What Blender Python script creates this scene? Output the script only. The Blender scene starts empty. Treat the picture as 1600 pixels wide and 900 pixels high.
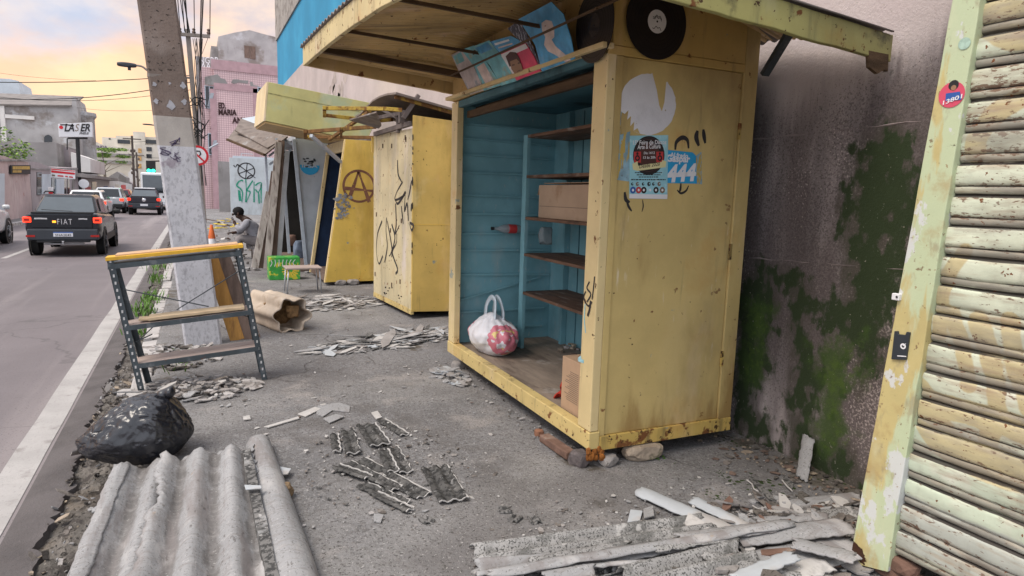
import bpy, bmesh, math, random
from mathutils import Vector, Matrix, noise
V = Vector
rnd = random.Random(11)
scene = bpy.context.scene
col = scene.collection
R_ = math.radians

# ------------------------------------------------------------------ camera model (photo pixels 1600x900 -> rays)
FPX = 1000.0
CAMZ = 1.6
CAM = V((0, 0, CAMZ))
_yc = V((-0.5, 0.156, -1.0)).normalized()
_zc = V((1, -0.03, 0)).cross(-_yc).normalized()
if _zc.y < 0: _zc = -_zc
_xc = _yc.cross(_zc)
RM = Matrix((_xc, _yc, _zc))
def ray(x, y): return RM @ V(((x - 800) / FPX, (450 - y) / FPX, -1))
def PL(x, y, p, n):
    d = ray(x, y); return CAM + d * ((V(p) - CAM).dot(V(n)) / d.dot(V(n)))
def G(x, y, z=0.0): return PL(x, y, (0, 0, z), (0, 0, 1))
def OX(x, y, X): return PL(x, y, (X, 0, 0), (1, 0, 0))
def OY(x, y, Y): return PL(x, y, (0, Y, 0), (0, 1, 0))
def PX(p):
    c = RM.transposed() @ (V(p) - CAM); return (800 + FPX * c.x / -c.z, 450 - FPX * c.y / -c.z)

cd = bpy.data.cameras.new('camera'); cam = bpy.data.objects.new('camera', cd); col.objects.link(cam)
cam.matrix_world = Matrix.Translation(CAM) @ RM.to_4x4()
cd.sensor_width = 36; cd.lens = 36 * FPX / 1600; cd.clip_end = 3000; cd.clip_start = .05
scene.camera = cam

# ------------------------------------------------------------------ materials
def L(c, k=None, s=4, lo=.45, hi=.6, st=None, d=6, z=None, r=None, at=None, am=.5, m=None, h=0., v=False):
    return dict(c=c, k=1 if k is None else k, s=s, lo=lo, hi=hi, st=st, d=d, z=z, r=r, at=at, am=am, m=m, h=h, v=v)
def mat(name, c, rough=.85, var=.18, vs=3, st=None, lay=(), bump=.3, bs=90, bd=.004, metal=0, spec=.35, emit=0, trans=0, alpha=1, cr=None, bd2=None, coat=0, dark=None):
    m = bpy.data.materials.new(name); m.use_nodes = True
    nt = m.node_tree; N = nt.nodes; K = nt.links
    b = N['Principled BSDF']
    tc = N.new('ShaderNodeTexCoord')
    cache = {}
    def co(st):
        if not st: return tc.outputs['Object']
        if st not in cache:
            mp = N.new('ShaderNodeMapping'); mp.inputs['Scale'].default_value = st
            K.new(tc.outputs['Object'], mp.inputs['Vector']); cache[st] = mp.outputs[0]
        return cache[st]
    def nz(s, d=5, st=None, ro=.6):
        n = N.new('ShaderNodeTexNoise'); n.inputs['Scale'].default_value = s; n.inputs['Detail'].default_value = d
        n.inputs['Roughness'].default_value = ro; K.new(co(st), n.inputs['Vector']); return n.outputs['Fac']
    def ss(x, lo, hi):
        r = N.new('ShaderNodeMapRange'); r.interpolation_type = 'SMOOTHSTEP'
        r.inputs['From Min'].default_value = lo; r.inputs['From Max'].default_value = hi
        K.new(x, r.inputs['Value']); return r.outputs[0]
    def ma(op, a, bb):
        n = N.new('ShaderNodeMath'); n.operation = op
        for i, q in enumerate((a, bb)):
            if isinstance(q, (int, float)): n.inputs[i].default_value = q
            else: K.new(q, n.inputs[i])
        return n.outputs[0]
    def mix(f, a, bb):
        n = N.new('ShaderNodeMix'); n.data_type = 'RGBA'
        if isinstance(f, (int, float)): n.inputs[0].default_value = f
        else: K.new(f, n.inputs[0])
        for i, q in ((6, a), (7, bb)):
            if isinstance(q, (tuple, list)): n.inputs[i].default_value = (*q[:3], 1)
            else: K.new(q, n.inputs[i])
        return n.outputs[2]
    def mixf(f, a, bb):
        n = N.new('ShaderNodeMix'); n.data_type = 'FLOAT'
        K.new(f, n.inputs[0])
        for i, q in ((2, a), (3, bb)):
            if isinstance(q, (int, float)): n.inputs[i].default_value = q
            else: K.new(q, n.inputs[i])
        return n.outputs[0]
    c1 = tuple(max(0, q * (1 - var)) for q in c); c2 = tuple(min(1, q * (1 + var)) for q in c)
    out = mix(ss(nz(vs, 8, st), .3, .7), c1, c2)
    ro = rough
    hsum = None
    for l in lay:
        if l['v']:
            vn = N.new('ShaderNodeTexVoronoi'); vn.feature = 'DISTANCE_TO_EDGE'; vn.inputs['Scale'].default_value = l['s']
            w = N.new('ShaderNodeTexNoise'); w.inputs['Scale'].default_value = l['s'] * 2.2; w.inputs['Detail'].default_value = 6
            K.new(co(l['st']), w.inputs['Vector'])
            va = N.new('ShaderNodeVectorMath'); va.operation = 'MULTIPLY_ADD'; va.inputs[1].default_value = (.5 / l['s'],) * 3
            K.new(w.outputs['Color'], va.inputs[0]); K.new(co(l['st']), va.inputs[2]); K.new(va.outputs[0], vn.inputs['Vector'])
            f = ma('SUBTRACT', 1., ss(vn.outputs['Distance'], l['lo'], l['hi']))
            f = ma('MULTIPLY', f, ss(nz(l['s'] * .8, 3), .48, .6))
        else:
            f = nz(l['s'], l['d'], l['st'])
            if l['at']:
                an = N.new('ShaderNodeAttribute'); an.attribute_name = l['at']
                f = ma('ADD', ma('MULTIPLY', ma('SUBTRACT', f, .5), l['am']), an.outputs['Fac'])
            if l['z']:
                z0, z1, amt = l['z']
                sx = N.new('ShaderNodeSeparateXYZ'); K.new(tc.outputs['Object'], sx.inputs[0])
                r = N.new('ShaderNodeMapRange'); r.inputs['From Min'].default_value = z0; r.inputs['From Max'].default_value = z1
                K.new(sx.outputs[2], r.inputs['Value'])
                f = ma('ADD', f, ma('MULTIPLY', r.outputs[0], amt))
            f = ss(f, l['lo'], l['hi'])
        if l['m']: f = ma('MULTIPLY', f, ss(nz(l['m'], 4), .45, .6))
        if l['k'] != 1: f = ma('MULTIPLY', f, l['k'])
        out = mix(f, out, l['c'])
        if l['r'] is not None: ro = mixf(f, ro, l['r'])
        if l['h']:
            hh = ma('MULTIPLY', f, l['h']); hsum = hh if hsum is None else ma('ADD', hsum, hh)
    K.new(out, b.inputs['Base Color'])
    if isinstance(ro, (int, float)): b.inputs['Roughness'].default_value = ro
    else: K.new(ro, b.inputs['Roughness'])
    b.inputs['Metallic'].default_value = metal
    b.inputs['Specular IOR Level'].default_value = spec
    if coat: b.inputs['Coat Weight'].default_value = coat; b.inputs['Coat Roughness'].default_value = .08
    if trans: b.inputs['Transmission Weight'].default_value = trans
    if alpha < 1: b.inputs['Alpha'].default_value = alpha
    if emit: K.new(out, b.inputs['Emission Color']); b.inputs['Emission Strength'].default_value = emit
    if bump:
        bp = N.new('ShaderNodeBump'); bp.inputs['Strength'].default_value = bump; bp.inputs['Distance'].default_value = bd
        h = ma('ADD', nz(bs, 6, st, .7), ma('MULTIPLY', nz(bs * .12, 4, st), 1.6))
        if hsum is not None: h = ma('ADD', h, hsum)
        K.new(h, bp.inputs['Height']); K.new(bp.outputs[0], b.inputs['Normal'])
    return m

# ------------------------------------------------------------------ mesh builder (world coordinates)
class MB:
    def __init__(s): s.v = []; s.f = []; s.mi = []
    def add(s, vs, fs, m=0):
        o = len(s.v); s.v += [V(q) for q in vs]
        for f in fs: s.f.append([o + i for i in f]); s.mi.append(m)
        return s
    def hexa(s, p, m=0):   # bottom 4 (ccw) + top 4
        return s.add(p, [(3, 2, 1, 0), (4, 5, 6, 7), (0, 1, 5, 4), (1, 2, 6, 5), (2, 3, 7, 6), (3, 0, 4, 7)], m)
    def box(s, x0, x1, y0, y1, z0, z1, m=0):
        return s.hexa([(x0, y0, z0), (x1, y0, z0), (x1, y1, z0), (x0, y1, z0), (x0, y0, z1), (x1, y0, z1), (x1, y1, z1), (x0, y1, z1)], m)
    def beam(s, a, b, w, h=None, up=(0, 0, 1), m=0):   # rectangular bar a->b
        a = V(a); b = V(b); h = w if h is None else h
        d = (b - a).normalized(); r = d.cross(V(up))
        if r.length < 1e-4: r = d.cross(V((1, 0, 0)))
        r.normalize(); q = r.cross(d).normalized(); r *= w / 2; q *= h / 2
        return s.hexa([a - r - q, a + r - q, b + r - q, b - r - q, a - r + q, a + r + q, b + r + q, b - r + q], m)
    def poly(s, pts, m=0): return s.add(pts, [tuple(range(len(pts)))], m)
    def prism(s, pts, vec, m=0):
        n = len(pts); vec = V(vec); p = [V(q) for q in pts]
        return s.add(p + [q + vec for q in p], [tuple(range(n))[::-1], tuple(range(n, 2 * n))] + [(i, (i + 1) % n, n + (i + 1) % n, n + i) for i in range(n)], m)
    def tube(s, pts, r, n=8, m=0, cap=True):
        pts = [V(q) for q in pts]; k = len(pts); rs = r if isinstance(r, (list, tuple)) else [r] * k
        vs = []; ref = None
        for i in range(k):
            d = (pts[min(i + 1, k - 1)] - pts[max(i - 1, 0)]).normalized()
            if ref is None:
                ref = V((0, 0, 1)) if abs(d.z) < .9 else V((1, 0, 0))
            a = d.cross(ref).normalized(); b = a.cross(d).normalized(); ref = b
            for j in range(n):
                t = 2 * math.pi * j / n; vs.append(pts[i] + (a * math.cos(t) + b * math.sin(t)) * rs[i])
        fs = [(i * n + j, i * n + (j + 1) % n, (i + 1) * n + (j + 1) % n, (i + 1) * n + j) for i in range(k - 1) for j in range(n)]
        if cap: fs += [tuple(range(n))[::-1], tuple(range((k - 1) * n, k * n))]
        return s.add(vs, fs, m)
    def grid(s, rows, m=0, wrap=False):
        n = len(rows[0]); vs = [q for r in rows for q in r]; fs = []
        for i in range(len(rows) - 1):
            for j in range(n if wrap else n - 1):
                fs.append((i * n + j, i * n + (j + 1) % n, (i + 1) * n + (j + 1) % n, (i + 1) * n + j))
        return s.add(vs, fs, m)
    def disc(s, c, n, r, seg=24, m=0, r2=None, th=0):
        n = V(n).normalized(); a = n.orthogonal().normalized(); b = n.cross(a)
        pts = [V(c) + (a * math.cos(2 * math.pi * i / seg) + b * math.sin(2 * math.pi * i / seg)) * r for i in range(seg)]
        return s.prism(pts, n * th, m) if th else s.poly(pts, m)
    def ring(s, c, n, r0, r1, seg=32, m=0, a0=0, a1=360, th=0):
        n = V(n).normalized(); a = n.orthogonal().normalized(); b = n.cross(a); full = a1 - a0 >= 360
        k = seg + (0 if full else 1); vs = []
        for i in range(k):
            t = R_(a0 + (a1 - a0) * i / seg); e = a * math.cos(t) + b * math.sin(t); vs += [V(c) + e * r0, V(c) + e * r1]
        s.add(vs, [(2 * i, 2 * ((i + 1) % k), 2 * ((i + 1) % k) + 1, 2 * i + 1) for i in range(k if full else k - 1)], m)
        return s
    def lathe(s, prof, c, ax=(0, 0, 1), seg=24, m=0):
        ax = V(ax).normalized(); a = ax.orthogonal().normalized(); b = ax.cross(a); c = V(c); vs = []
        for (r, h) in prof:
            for i in range(seg):
                t = 2 * math.pi * i / seg; vs.append(c + ax * h + (a * math.cos(t) + b * math.sin(t)) * max(r, 1e-4))
        k = len(prof)
        fs = [(i * seg + j, i * seg + (j + 1) % seg, (i + 1) * seg + (j + 1) % seg, (i + 1) * seg + j) for i in range(k - 1) for j in range(seg)]
        fs += [tuple(range(seg))[::-1], tuple(range((k - 1) * seg, k * seg))]
        return s.add(vs, fs, m)
    def rock(s, c, sx, sy, sz, seed=0, m=0, sub=2, k=.3, rz=0., cl=.8):
        bm = bmesh.new(); bmesh.ops.create_icosphere(bm, subdivisions=sub, radius=1)
        cz, sn = math.cos(rz), math.sin(rz); vs = []
        for v in bm.verts:
            p = v.co.copy(); f = 1 + k * noise.noise(p * 1.3 + V((seed * 7.1, seed, 3))) + k * .4 * noise.noise(p * 4 + V((seed, 0, 0)))
            p = V((max(-cl, min(cl, p.x * f)) * sx, max(-cl, min(cl, p.y * f)) * sy, max(-cl, min(cl, p.z * f)) * sz))
            vs.append(V(c) + V((p.x * cz - p.y * sn, p.x * sn + p.y * cz, p.z)))
        bm.verts.index_update(); fs = [[q.index for q in f.verts] for f in bm.faces]; bm.free()
        return s.add(vs, fs, m)
    def stroke(s, pts, w, nrm, m=0):   # flat brush stroke along points lying on a plane
        pts = [V(q) for q in pts]; nrm = V(nrm).normalized(); k = len(pts); vs = []
        for i in range(k):
            d = (pts[min(i + 1, k - 1)] - pts[max(i - 1, 0)]).normalized(); r = d.cross(nrm).normalized()
            ww = (w[i] if isinstance(w, (list, tuple)) else w) / 2
            vs += [pts[i] - r * ww, pts[i] + r * ww]
        return s.add(vs, [(2 * i, 2 * i + 1, 2 * i + 3, 2 * i + 2) for i in range(k - 1)], m)
    def text(s, txt, o, ax, ay, size, m=0, bold=0., shear=0., width=None, align='LEFT', space=1.):
        cu = bpy.data.curves.new('t', 'FONT'); cu.body = txt; cu.size = 1; cu.offset = bold; cu.shear = shear; cu.space_character = space
        cu.resolution_u = 3; cu.fill_mode = 'FRONT'
        ob = bpy.data.objects.new('t', cu); col.objects.link(ob)
        dg = bpy.context.evaluated_depsgraph_get(); dg.update(); me = ob.evaluated_get(dg).to_mesh()
        vs = [v.co.copy() for v in me.vertices]; fs = [tuple(p.vertices) for p in me.polygons]
        ob.evaluated_get(dg).to_mesh_clear(); bpy.data.objects.remove(ob); bpy.data.curves.remove(cu)
        if not vs: return s
        x0 = min(v.x for v in vs); x1 = max(v.x for v in vs)
        kx = size if width is None else width / max(x1 - x0, 1e-4)
        off = -x0 if align == 'LEFT' else -(x0 + x1) / 2
        ax = V(ax).normalized(); ay = V(ay).normalized()
        return s.add([V(o) + ax * ((v.x + off) * kx) + ay * (v.y * size) for v in vs], fs, m)
    def build(s, name, mats, parent=None, smooth=False, bevel=0., solid=0., sub=0, auto=None, origin=None, seg=2):
        if not isinstance(mats, (list, tuple)): mats = [mats]
        me = bpy.data.meshes.new(name); ob = bpy.data.objects.new(name, me); col.objects.link(ob)
        if parent is None:
            if origin is None:
                xs = [v.x for v in s.v]; ys = [v.y for v in s.v]; zs = [v.z for v in s.v]
                origin = V(((min(xs) + max(xs)) / 2, (min(ys) + max(ys)) / 2, min(zs)))
            org = V(origin); ob.location = org
        else:
            ob.parent = parent; r = parent; org = V((0, 0, 0))
            while r is not None: org += r.location; r = r.parent
        me.from_pydata([v - org for v in s.v], [], s.f)
        for q in mats: me.materials.append(q)
        for p, i in zip(me.polygons, s.mi): p.material_index = i; p.use_smooth = smooth
        bm = bmesh.new(); bm.from_mesh(me); bmesh.ops.recalc_face_normals(bm, faces=bm.faces); bm.to_mesh(me); bm.free()
        if smooth and auto: me.set_sharp_from_angle(angle=R_(auto))
        if sub:
            q = ob.modifiers.new('sub', 'SUBSURF'); q.levels = q.render_levels = sub
        if solid:
            q = ob.modifiers.new('solid', 'SOLIDIFY'); q.thickness = solid; q.offset = 0
        if bevel:
            q = ob.modifiers.new('bevel', 'BEVEL'); q.width = bevel; q.segments = seg; q.limit_method = 'ANGLE'; q.angle_limit = R_(40)
        return ob
def islands(mb):
    par = list(range(len(mb.v)))
    def fd(i):
        while par[i] != i: par[i] = par[par[i]]; i = par[i]
        return i
    for f in mb.f:
        for i in f[1:]: par[fd(f[0])] = fd(i)
    out = {}
    for f, m in zip(mb.f, mb.mi): out.setdefault(fd(f[0]), []).append((f, m))
    res = []
    for fs in out.values():
        w_ = MB(); mp = {}
        for f, m in fs:
            for i in f:
                if i not in mp: mp[i] = len(w_.v); w_.v.append(mb.v[i])
            w_.f.append([mp[i] for i in f]); w_.mi.append(m)
        res.append(w_)
    return res
def build_each(mb, *a, **k): return [w_.build(*a, **k) for w_ in islands(mb)]
def tag(o, label=None, cat=None, group=None, kind=None):
    if label: o['label'] = label
    if cat: o['category'] = cat
    if group: o['group'] = group
    if kind: o['kind'] = kind
    return o
def T(name, loc, label, cat, group=None):
    o = bpy.data.objects.new(name, None); col.objects.link(o); o.location = V(loc); o.empty_display_size = .1
    return tag(o, label, cat, group)
def copy_tree(o, parent=None):
    c = o.copy(); col.objects.link(c); c.parent = parent
    for ch in o.children: copy_tree(ch, c)
    return c
def set_attr(ob, name, vals):
    a = ob.data.attributes.new(name, 'FLOAT', 'POINT'); a.data.foreach_set('value', vals)
def fbm(p, o=4): return noise.fractal(p, .9, 2.1, o)
def ss(x, a, b):
    t = max(0, min(1, (x - a) / (b - a))); return t * t * (3 - 2 * t)
def in_poly(x, y, P):
    c = False; j = len(P) - 1
    for i in range(len(P)):
        if (P[i][1] > y) != (P[j][1] > y) and x < (P[j][0] - P[i][0]) * (y - P[i][1]) / (P[j][1] - P[i][1]) + P[i][0]: c = not c
        j = i
    return c
def pdist(x, y, P):   # signed distance to polygon, inside positive
    d = 1e9; n = len(P)
    for i in range(n):
        ax, ay = P[i]; bx, by = P[(i + 1) % n]; dx, dy = bx - ax, by - ay
        t = max(0, min(1, ((x - ax) * dx + (y - ay) * dy) / max(dx * dx + dy * dy, 1e-12)))
        d = min(d, math.hypot(x - ax - t * dx, y - ay - t * dy))
    return d if in_poly(x, y, P) else -d
class Fr:   # frame: o origin, u along the front (away from camera), w into the depth
    def __init__(s, o, u):
        s.o = V(o); s.u = V((u[0], u[1], 0)).normalized(); s.w = V((s.u.y, -s.u.x, 0)); s.sx = 0.
    def p(s, a, b, c): return s.o + s.u * a + s.w * (b + s.sx * c) + V((0, 0, c))
    def box(s, mb, a0, a1, b0, b1, c0, c1, m=0):
        P = s.p
        return mb.hexa([P(a0, b0, c0), P(a0, b1, c0), P(a1, b1, c0), P(a1, b0, c0), P(a0, b0, c1), P(a0, b1, c1), P(a1, b1, c1), P(a1, b0, c1)], m)
    def front(s, x, y, b=0.): return PL(x, y, s.p(0, b, 0), s.w + V((0, 0, -s.sx)))
    def side(s, x, y, a=0.): return PL(x, y, s.p(a, 0, 0), s.u)
    def inv(s, q): d = q - s.o; return d.dot(s.u), d.dot(s.w), d.z
def curve(pts, n=6):   # Catmull-Rom through 2-D or 3-D points
    P = [V(p if len(p) == 3 else (p[0], p[1], 0)) for p in pts]; P = [2 * P[0] - P[1]] + P + [2 * P[-1] - P[-2]]; o = []
    for i in range(1, len(P) - 2):
        for k in range(n):
            t = k / n; a, b, c, d = P[i - 1:i + 3]
            o.append(.5 * ((2 * b) + (c - a) * t + (2 * a - 5 * b + 4 * c - d) * t * t + (3 * b - a - 3 * c + d) * t ** 3))
    return o + [P[-2]]
RUST = (.16, .055, .018); RUSTD = (.05, .02, .01); GRIME = (.05, .045, .04)
def plain(name, c, rough=.7, var=.08, **k): return mat(name, c, rough, var, bump=k.pop('bump', .1), **k)
M = {}
M['pave'] = mat('worn grey pavement', (.195, .191, .194), .92, .16, 1.6, lay=[
    L((.26, .255, .257), .8, s=26, lo=.5, hi=.62, d=10), L((.13, .12, .118), .8, s=31, lo=.52, hi=.63, d=10), L((.31, .30, .29), .45, s=.55, lo=.5, hi=.62, d=10), L((.12, .11, .105), .6, s=1.5, lo=.54, hi=.64, d=12, m=.5),
    L((.14, .13, .128), .6, s=.9, lo=.5, hi=.66, d=10), L((.34, .315, .30), .6, s=2.3, lo=.56, hi=.7, d=8),
    L((.07, .065, .06), .9, s=75, lo=.57, hi=.64, d=4), L((.5, .48, .46), .8, s=85, lo=.63, hi=.69, d=3),
    L((.09, .08, .075), .6, s=.75, lo=.002, hi=.011, v=True, h=-1.5), L((.08, .07, .06), .6, s=3.4, lo=.62, hi=.72, d=8, m=.7), L((.105, .09, .07), .85, s=5, lo=.5, hi=.68, at='dirt', am=1.6, d=12), L((.05, .042, .032), .7, s=14, lo=.62, hi=.85, at='dirt', am=1.8, d=8)], bump=1.0, bs=62, bd=.013)
M['road'] = mat('asphalt', (.165, .145, .152), .75, .12, .5, lay=[
    L((.265, .235, .235), .7, s=.35, st=(2.5, .15, 1), lo=.5, hi=.65, d=5), L((.17, .15, .15), .6, s=110, lo=.6, hi=.7, d=2), L((.05, .045, .045), .7, s=90, lo=.62, hi=.7, d=2),
    L((.08, .075, .075), .5, s=.3, lo=.001, hi=.005, v=True, h=-1.)], bump=.5, bs=120, bd=.003)
M['line'] = mat('worn white road paint', (.38, .365, .355), .8, .12, 2, lay=[L((.2, .18, .17), .7, s=5, lo=.55, hi=.7, d=12), L((.2, .18, .18), .6, s=60, lo=.58, hi=.66)], bump=.4)
M['gutter'] = mat('crumbled asphalt and dirt', (.16, .145, .13), .95, .35, 4, lay=[L((.07, .06, .055), .9, s=6, lo=.5, hi=.6, d=10), L((.05, .045, .04), .9, s=38, lo=.54, hi=.62, d=8), L((.33, .30, .27), .8, s=48, lo=.62, hi=.67, d=4), L((.22, .17, .12), .5, s=2, lo=.55, hi=.7)], bump=1, bs=55, bd=.016)
M['earth'] = mat('dry earth', (.16, .13, .1), .95, .3, 2)
M['kerb'] = mat('whitewashed kerb stone', (.42, .40, .39), .9, .15, 5, lay=[L((.16, .14, .13), .9, s=6, lo=.52, hi=.64, d=8), L((.06, .055, .05), .8, s=30, lo=.63, hi=.7)], bump=.7, bs=45, bd=.008)
M['tarpatch'] = mat('dark patched asphalt edge', (.10, .09, .09), .85, .2, 3, lay=[L((.15, .13, .13), .6, s=80, lo=.58, hi=.7)], bump=.8, bs=70, bd=.008)

def yellow(name, c, rust=.0, **k):
    return mat(name, c, .5, .12, 1.7, lay=[
        L(tuple(q * .55 for q in c), .55, s=1.6, st=(1, 1, .3), lo=.5, hi=.75, d=8),
        L((min(1, c[0] * 1.25), c[1] * 1.3, c[2] * 2.2), .5, s=3, st=(1, 1, .4), lo=.55, hi=.72, d=8),
        L((c[0] * .9, c[1] * .62, c[2] * .4), .55, s=2.4, lo=.55, hi=.75, d=6),
        L((.2, .3, .32), .7, s=5, lo=.72 - rust * .05, hi=.735 - rust * .05, d=8, h=-.5),
        L(GRIME, .75, s=9, st=(1, 1, .12), lo=.6 - rust * .08, hi=.85 - rust * .1, d=8),
        L(RUST, .95, s=11, lo=.685 - rust * .12, hi=.73 - rust * .1, d=10, h=-1, r=.9),
        L(RUSTD, .95, s=24, lo=.72 - rust * .1, hi=.75 - rust * .08, d=4, h=-1, r=.9)] + list(k.pop('lay', ())),
        bump=.25, bs=40, bd=.004, spec=.4, **k)
M['yel'] = yellow('faded yellow painted sheet', (.60, .455, .185), .25, lay=[L((.66, .51, .23), .5, s=1.3, st=(1, 1, .35), lo=.48, hi=.64, d=10), L((.40, .27, .09), .5, s=1.1, st=(1.5, 1.5, .3), lo=.54, hi=.7, d=12), L((.74, .66, .5), .7, s=34, st=(1, 1, .12), lo=.66, hi=.7, d=3, m=1.2), L((.28, .16, .05), .75, s=2, st=(2, 2, .5), lo=.58, hi=.8, z=(.62, .16, .22), d=12),L((.22, .14, .06), .5, s=2.2, st=(1, 1, .5), lo=.55, hi=.85, z=(1.2, 2.6, .28), d=8)])  # last layer: shade over the upper part painted in as browner colour
M['yelpost'] = yellow('pale yellow painted post', (.68, .54, .28), .45)
M['yelbeam'] = yellow('worn yellow base beam', (.62, .48, .2), .8)
M['yelbase'] = yellow('rusted yellow base rail', (.6, .42, .12), 1.3)
M['canopy'] = yellow('stained ochre canopy sheet', (.56, .39, .17), .4, lay=[L((.06, .04, .025), .6, s=1.4, lo=.52, hi=.75, d=8), L((.12, .08, .045), .55, s=3, st=(.3, 3, 1), lo=.5, hi=.75, d=6)])
M['fascia'] = yellow('rusty pale canopy fascia', (.6, .5, .27), .8)
M['fasciagreen'] = yellow('greenish rusty canopy edge', (.36, .34, .13), .75, lay=[L((.03, .03, .025), .9, s=3.5, lo=.53, hi=.68, d=8)])
M['darkbeam'] = mat('dark weathered timber', (.09, .055, .03), .85, .35, 3, st=(1, 1, 6), bump=.5)
M['yel2'] = yellow('ochre yellow sheet', (.66, .46, .13), .3, lay=[L((.42, .28, .07), .6, s=1.6, st=(1, 1, .4), lo=.5, hi=.66, d=10), L((.72, .58, .28), .6, s=1.2, lo=.55, hi=.66, d=10)])
M['yel2door'] = yellow('pale yellow sheet door', (.60, .52, .33), .5, lay=[L((.36, .33, .27), .6, s=1.5, st=(1.5, 1.5, .4), lo=.5, hi=.68, d=8)])
M['yel3'] = yellow('golden yellow sheet', (.70, .48, .10), .1, lay=[L((.48, .3, .06), .55, s=1.6, st=(1, 1, .4), lo=.52, hi=.68, d=10)])
M['signyel'] = yellow('lime faded yellow box panel', (.50, .475, .20), -.4, lay=[L((.38, .47, .32), .7, s=1.4, lo=.53, hi=.65, d=6)])
M['signend'] = yellow('pale cream box end', (.68, .56, .34), .1)
M['teal'] = mat('worn teal paint', (.21, .43, .49), .65, .13, 2.5, lay=[L((.36, .48, .50), .6, s=3, st=(1, 1, .4), lo=.55, hi=.7, d=10), L((.45, .5, .5), .6, s=40, st=(1, 1, .3), lo=.66, hi=.69, d=4), L((.08, .18, .22), .6, s=2, st=(1, 1, .5), lo=.54, hi=.74, d=10), L((.5, .55, .55), .9, s=9, lo=.74, hi=.76), L((.06, .04, .03), .9, s=8, lo=.72, hi=.76)], bump=.2, bs=40)
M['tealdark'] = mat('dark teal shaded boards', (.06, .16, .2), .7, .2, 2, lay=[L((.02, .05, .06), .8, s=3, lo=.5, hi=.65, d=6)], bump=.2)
M['woodshelf'] = mat('worn brown shelf board', (.15, .085, .055), .7, .3, 3, st=(6, 1, 6), lay=[L((.42, .38, .35), .55, s=5, lo=.55, hi=.7, st=(3, .7, 1), d=8), L((.05, .03, .02), .8, s=6, st=(4, .6, 1), lo=.55, hi=.68)], bump=.4)
M['floorwood'] = mat('grey brown plywood floor', (.27, .215, .17), .8, .2, 3, st=(4, 1, 1), lay=[L((.1, .075, .06), .8, s=2, st=(3, .8, 1), lo=.52, hi=.68, d=8), L((.45, .42, .38), .5, s=4, lo=.6, hi=.7, d=8)], bump=.35)
M['navy'] = mat('dark blue interior', (.012, .03, .075), .7, .3, 3)
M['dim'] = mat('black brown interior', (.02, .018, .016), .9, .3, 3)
M['vinyl'] = mat('black vinyl', (.012, .011, .014), .35, .1, 30, bump=.0)
M['card'] = mat('brown cardboard', (.44, .32, .225), .85, .08, 3, lay=[L((.3, .18, .1), .6, s=4, lo=.55, hi=.7)], bump=.15, bs=60)
M['card2'] = mat('tan cardboard', (.46, .31, .2), .85, .08, 3, lay=[L((.3, .2, .12), .5, s=5, lo=.55, hi=.7)], bump=.15)
M['ink'] = plain('black ink', (.02, .02, .022), .6)
M['inkfade'] = plain('faded grey ink', (.2, .15, .11), .8)
M['white'] = plain('white paper', (.72, .72, .74), .8)
M['whitepaint'] = mat('chipped white paint', (.70, .70, .74), .6, .06, 3, lay=[L((.3, .24, .1), .9, s=16, lo=.70, hi=.72), L(GRIME, .4, s=3, lo=.55, hi=.8)])
M['posterblue'] = mat('pale cyan poster print', (.3, .58, .66), .5, .1, 8, lay=[L((.5, .72, .76), .7, s=14, lo=.52, hi=.64)], bump=.06, bs=20)
M['cyan'] = plain('bright cyan print', (.03, .33, .62), .5)
M['torn'] = mat('torn pale blue paper remains', (.25, .4, .48), .9, .3, 9, lay=[L((.5, .36, .1), 1, s=26, st=(2, 2, .5), lo=.5, hi=.56), L((.1, .1, .1), .7, s=12, lo=.62, hi=.68)])
M['redprint'] = plain('red print', (.5, .05, .05), .5)
M['cream'] = plain('cream ribbon print', (.72, .66, .36), .6)
M['brownprint'] = plain('dark brown print', (.08, .035, .03), .5)
M['skinprint'] = plain('sepia printed skin tone', (.3, .17, .1), .5)
M['cov_blue'] = mat('blue sleeve print', (.07, .33, .58), .35, .35, 5, lay=[L((.03, .14, .34), .6, s=4, lo=.5, hi=.7), L((.3, .45, .55), .5, s=7, lo=.6, hi=.75)], bump=.05)
M['cov_teal'] = mat('teal sleeve print', (.16, .46, .52), .4, .3, 6, lay=[L((.35, .33, .2), .7, s=8, lo=.52, hi=.66), L((.02, .08, .1), .6, s=9, lo=.6, hi=.7)], bump=.05)
M['cov_pale'] = mat('faded pale sleeve print', (.5, .43, .42), .5, .3, 7, lay=[L((.12, .2, .26), .7, s=6, lo=.5, hi=.65)], bump=.05)
M['cov_red'] = mat('crimson sleeve print', (.65, .05, .12), .4, .2, 6, bump=.05)
M['cov_figure'] = mat('pale figure print', (.68, .55, .5), .4, .25, 6, lay=[L((.25, .3, .36), .7, s=9, lo=.5, hi=.7)], bump=.05)
M['cov_bw'] = mat('black and white sleeve print', (.04, .04, .06), .4, .3, 9, lay=[L((.5, .52, .6), .9, s=22, st=(1, 3, 1), lo=.54, hi=.6)], bump=.05)
M['conc'] = mat('rough concrete', (.3, .28, .27), .92, .18, 3, lay=[L((.12, .11, .1), .7, s=4, st=(1, 1, .4), lo=.52, hi=.7, d=8), L((.05, .045, .04), .9, s=34, lo=.62, hi=.68)], bump=.8, bs=40, bd=.008)
M['gutterstone'] = mat('dirty gutter stones', (.17, .15, .135), .95, .4, 9, lay=[L((.3, .28, .26), .7, s=14, lo=.55, hi=.7), L((.06, .05, .045), .9, s=22, lo=.52, hi=.62)], bump=.9, bs=50, bd=.008)
M['brick'] = mat('old red brown brick', (.17, .10, .075), .95, .3, 8, lay=[L((.3, .26, .22), .6, s=9, lo=.55, hi=.7)], bump=.8, bs=50, bd=.006)
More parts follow.
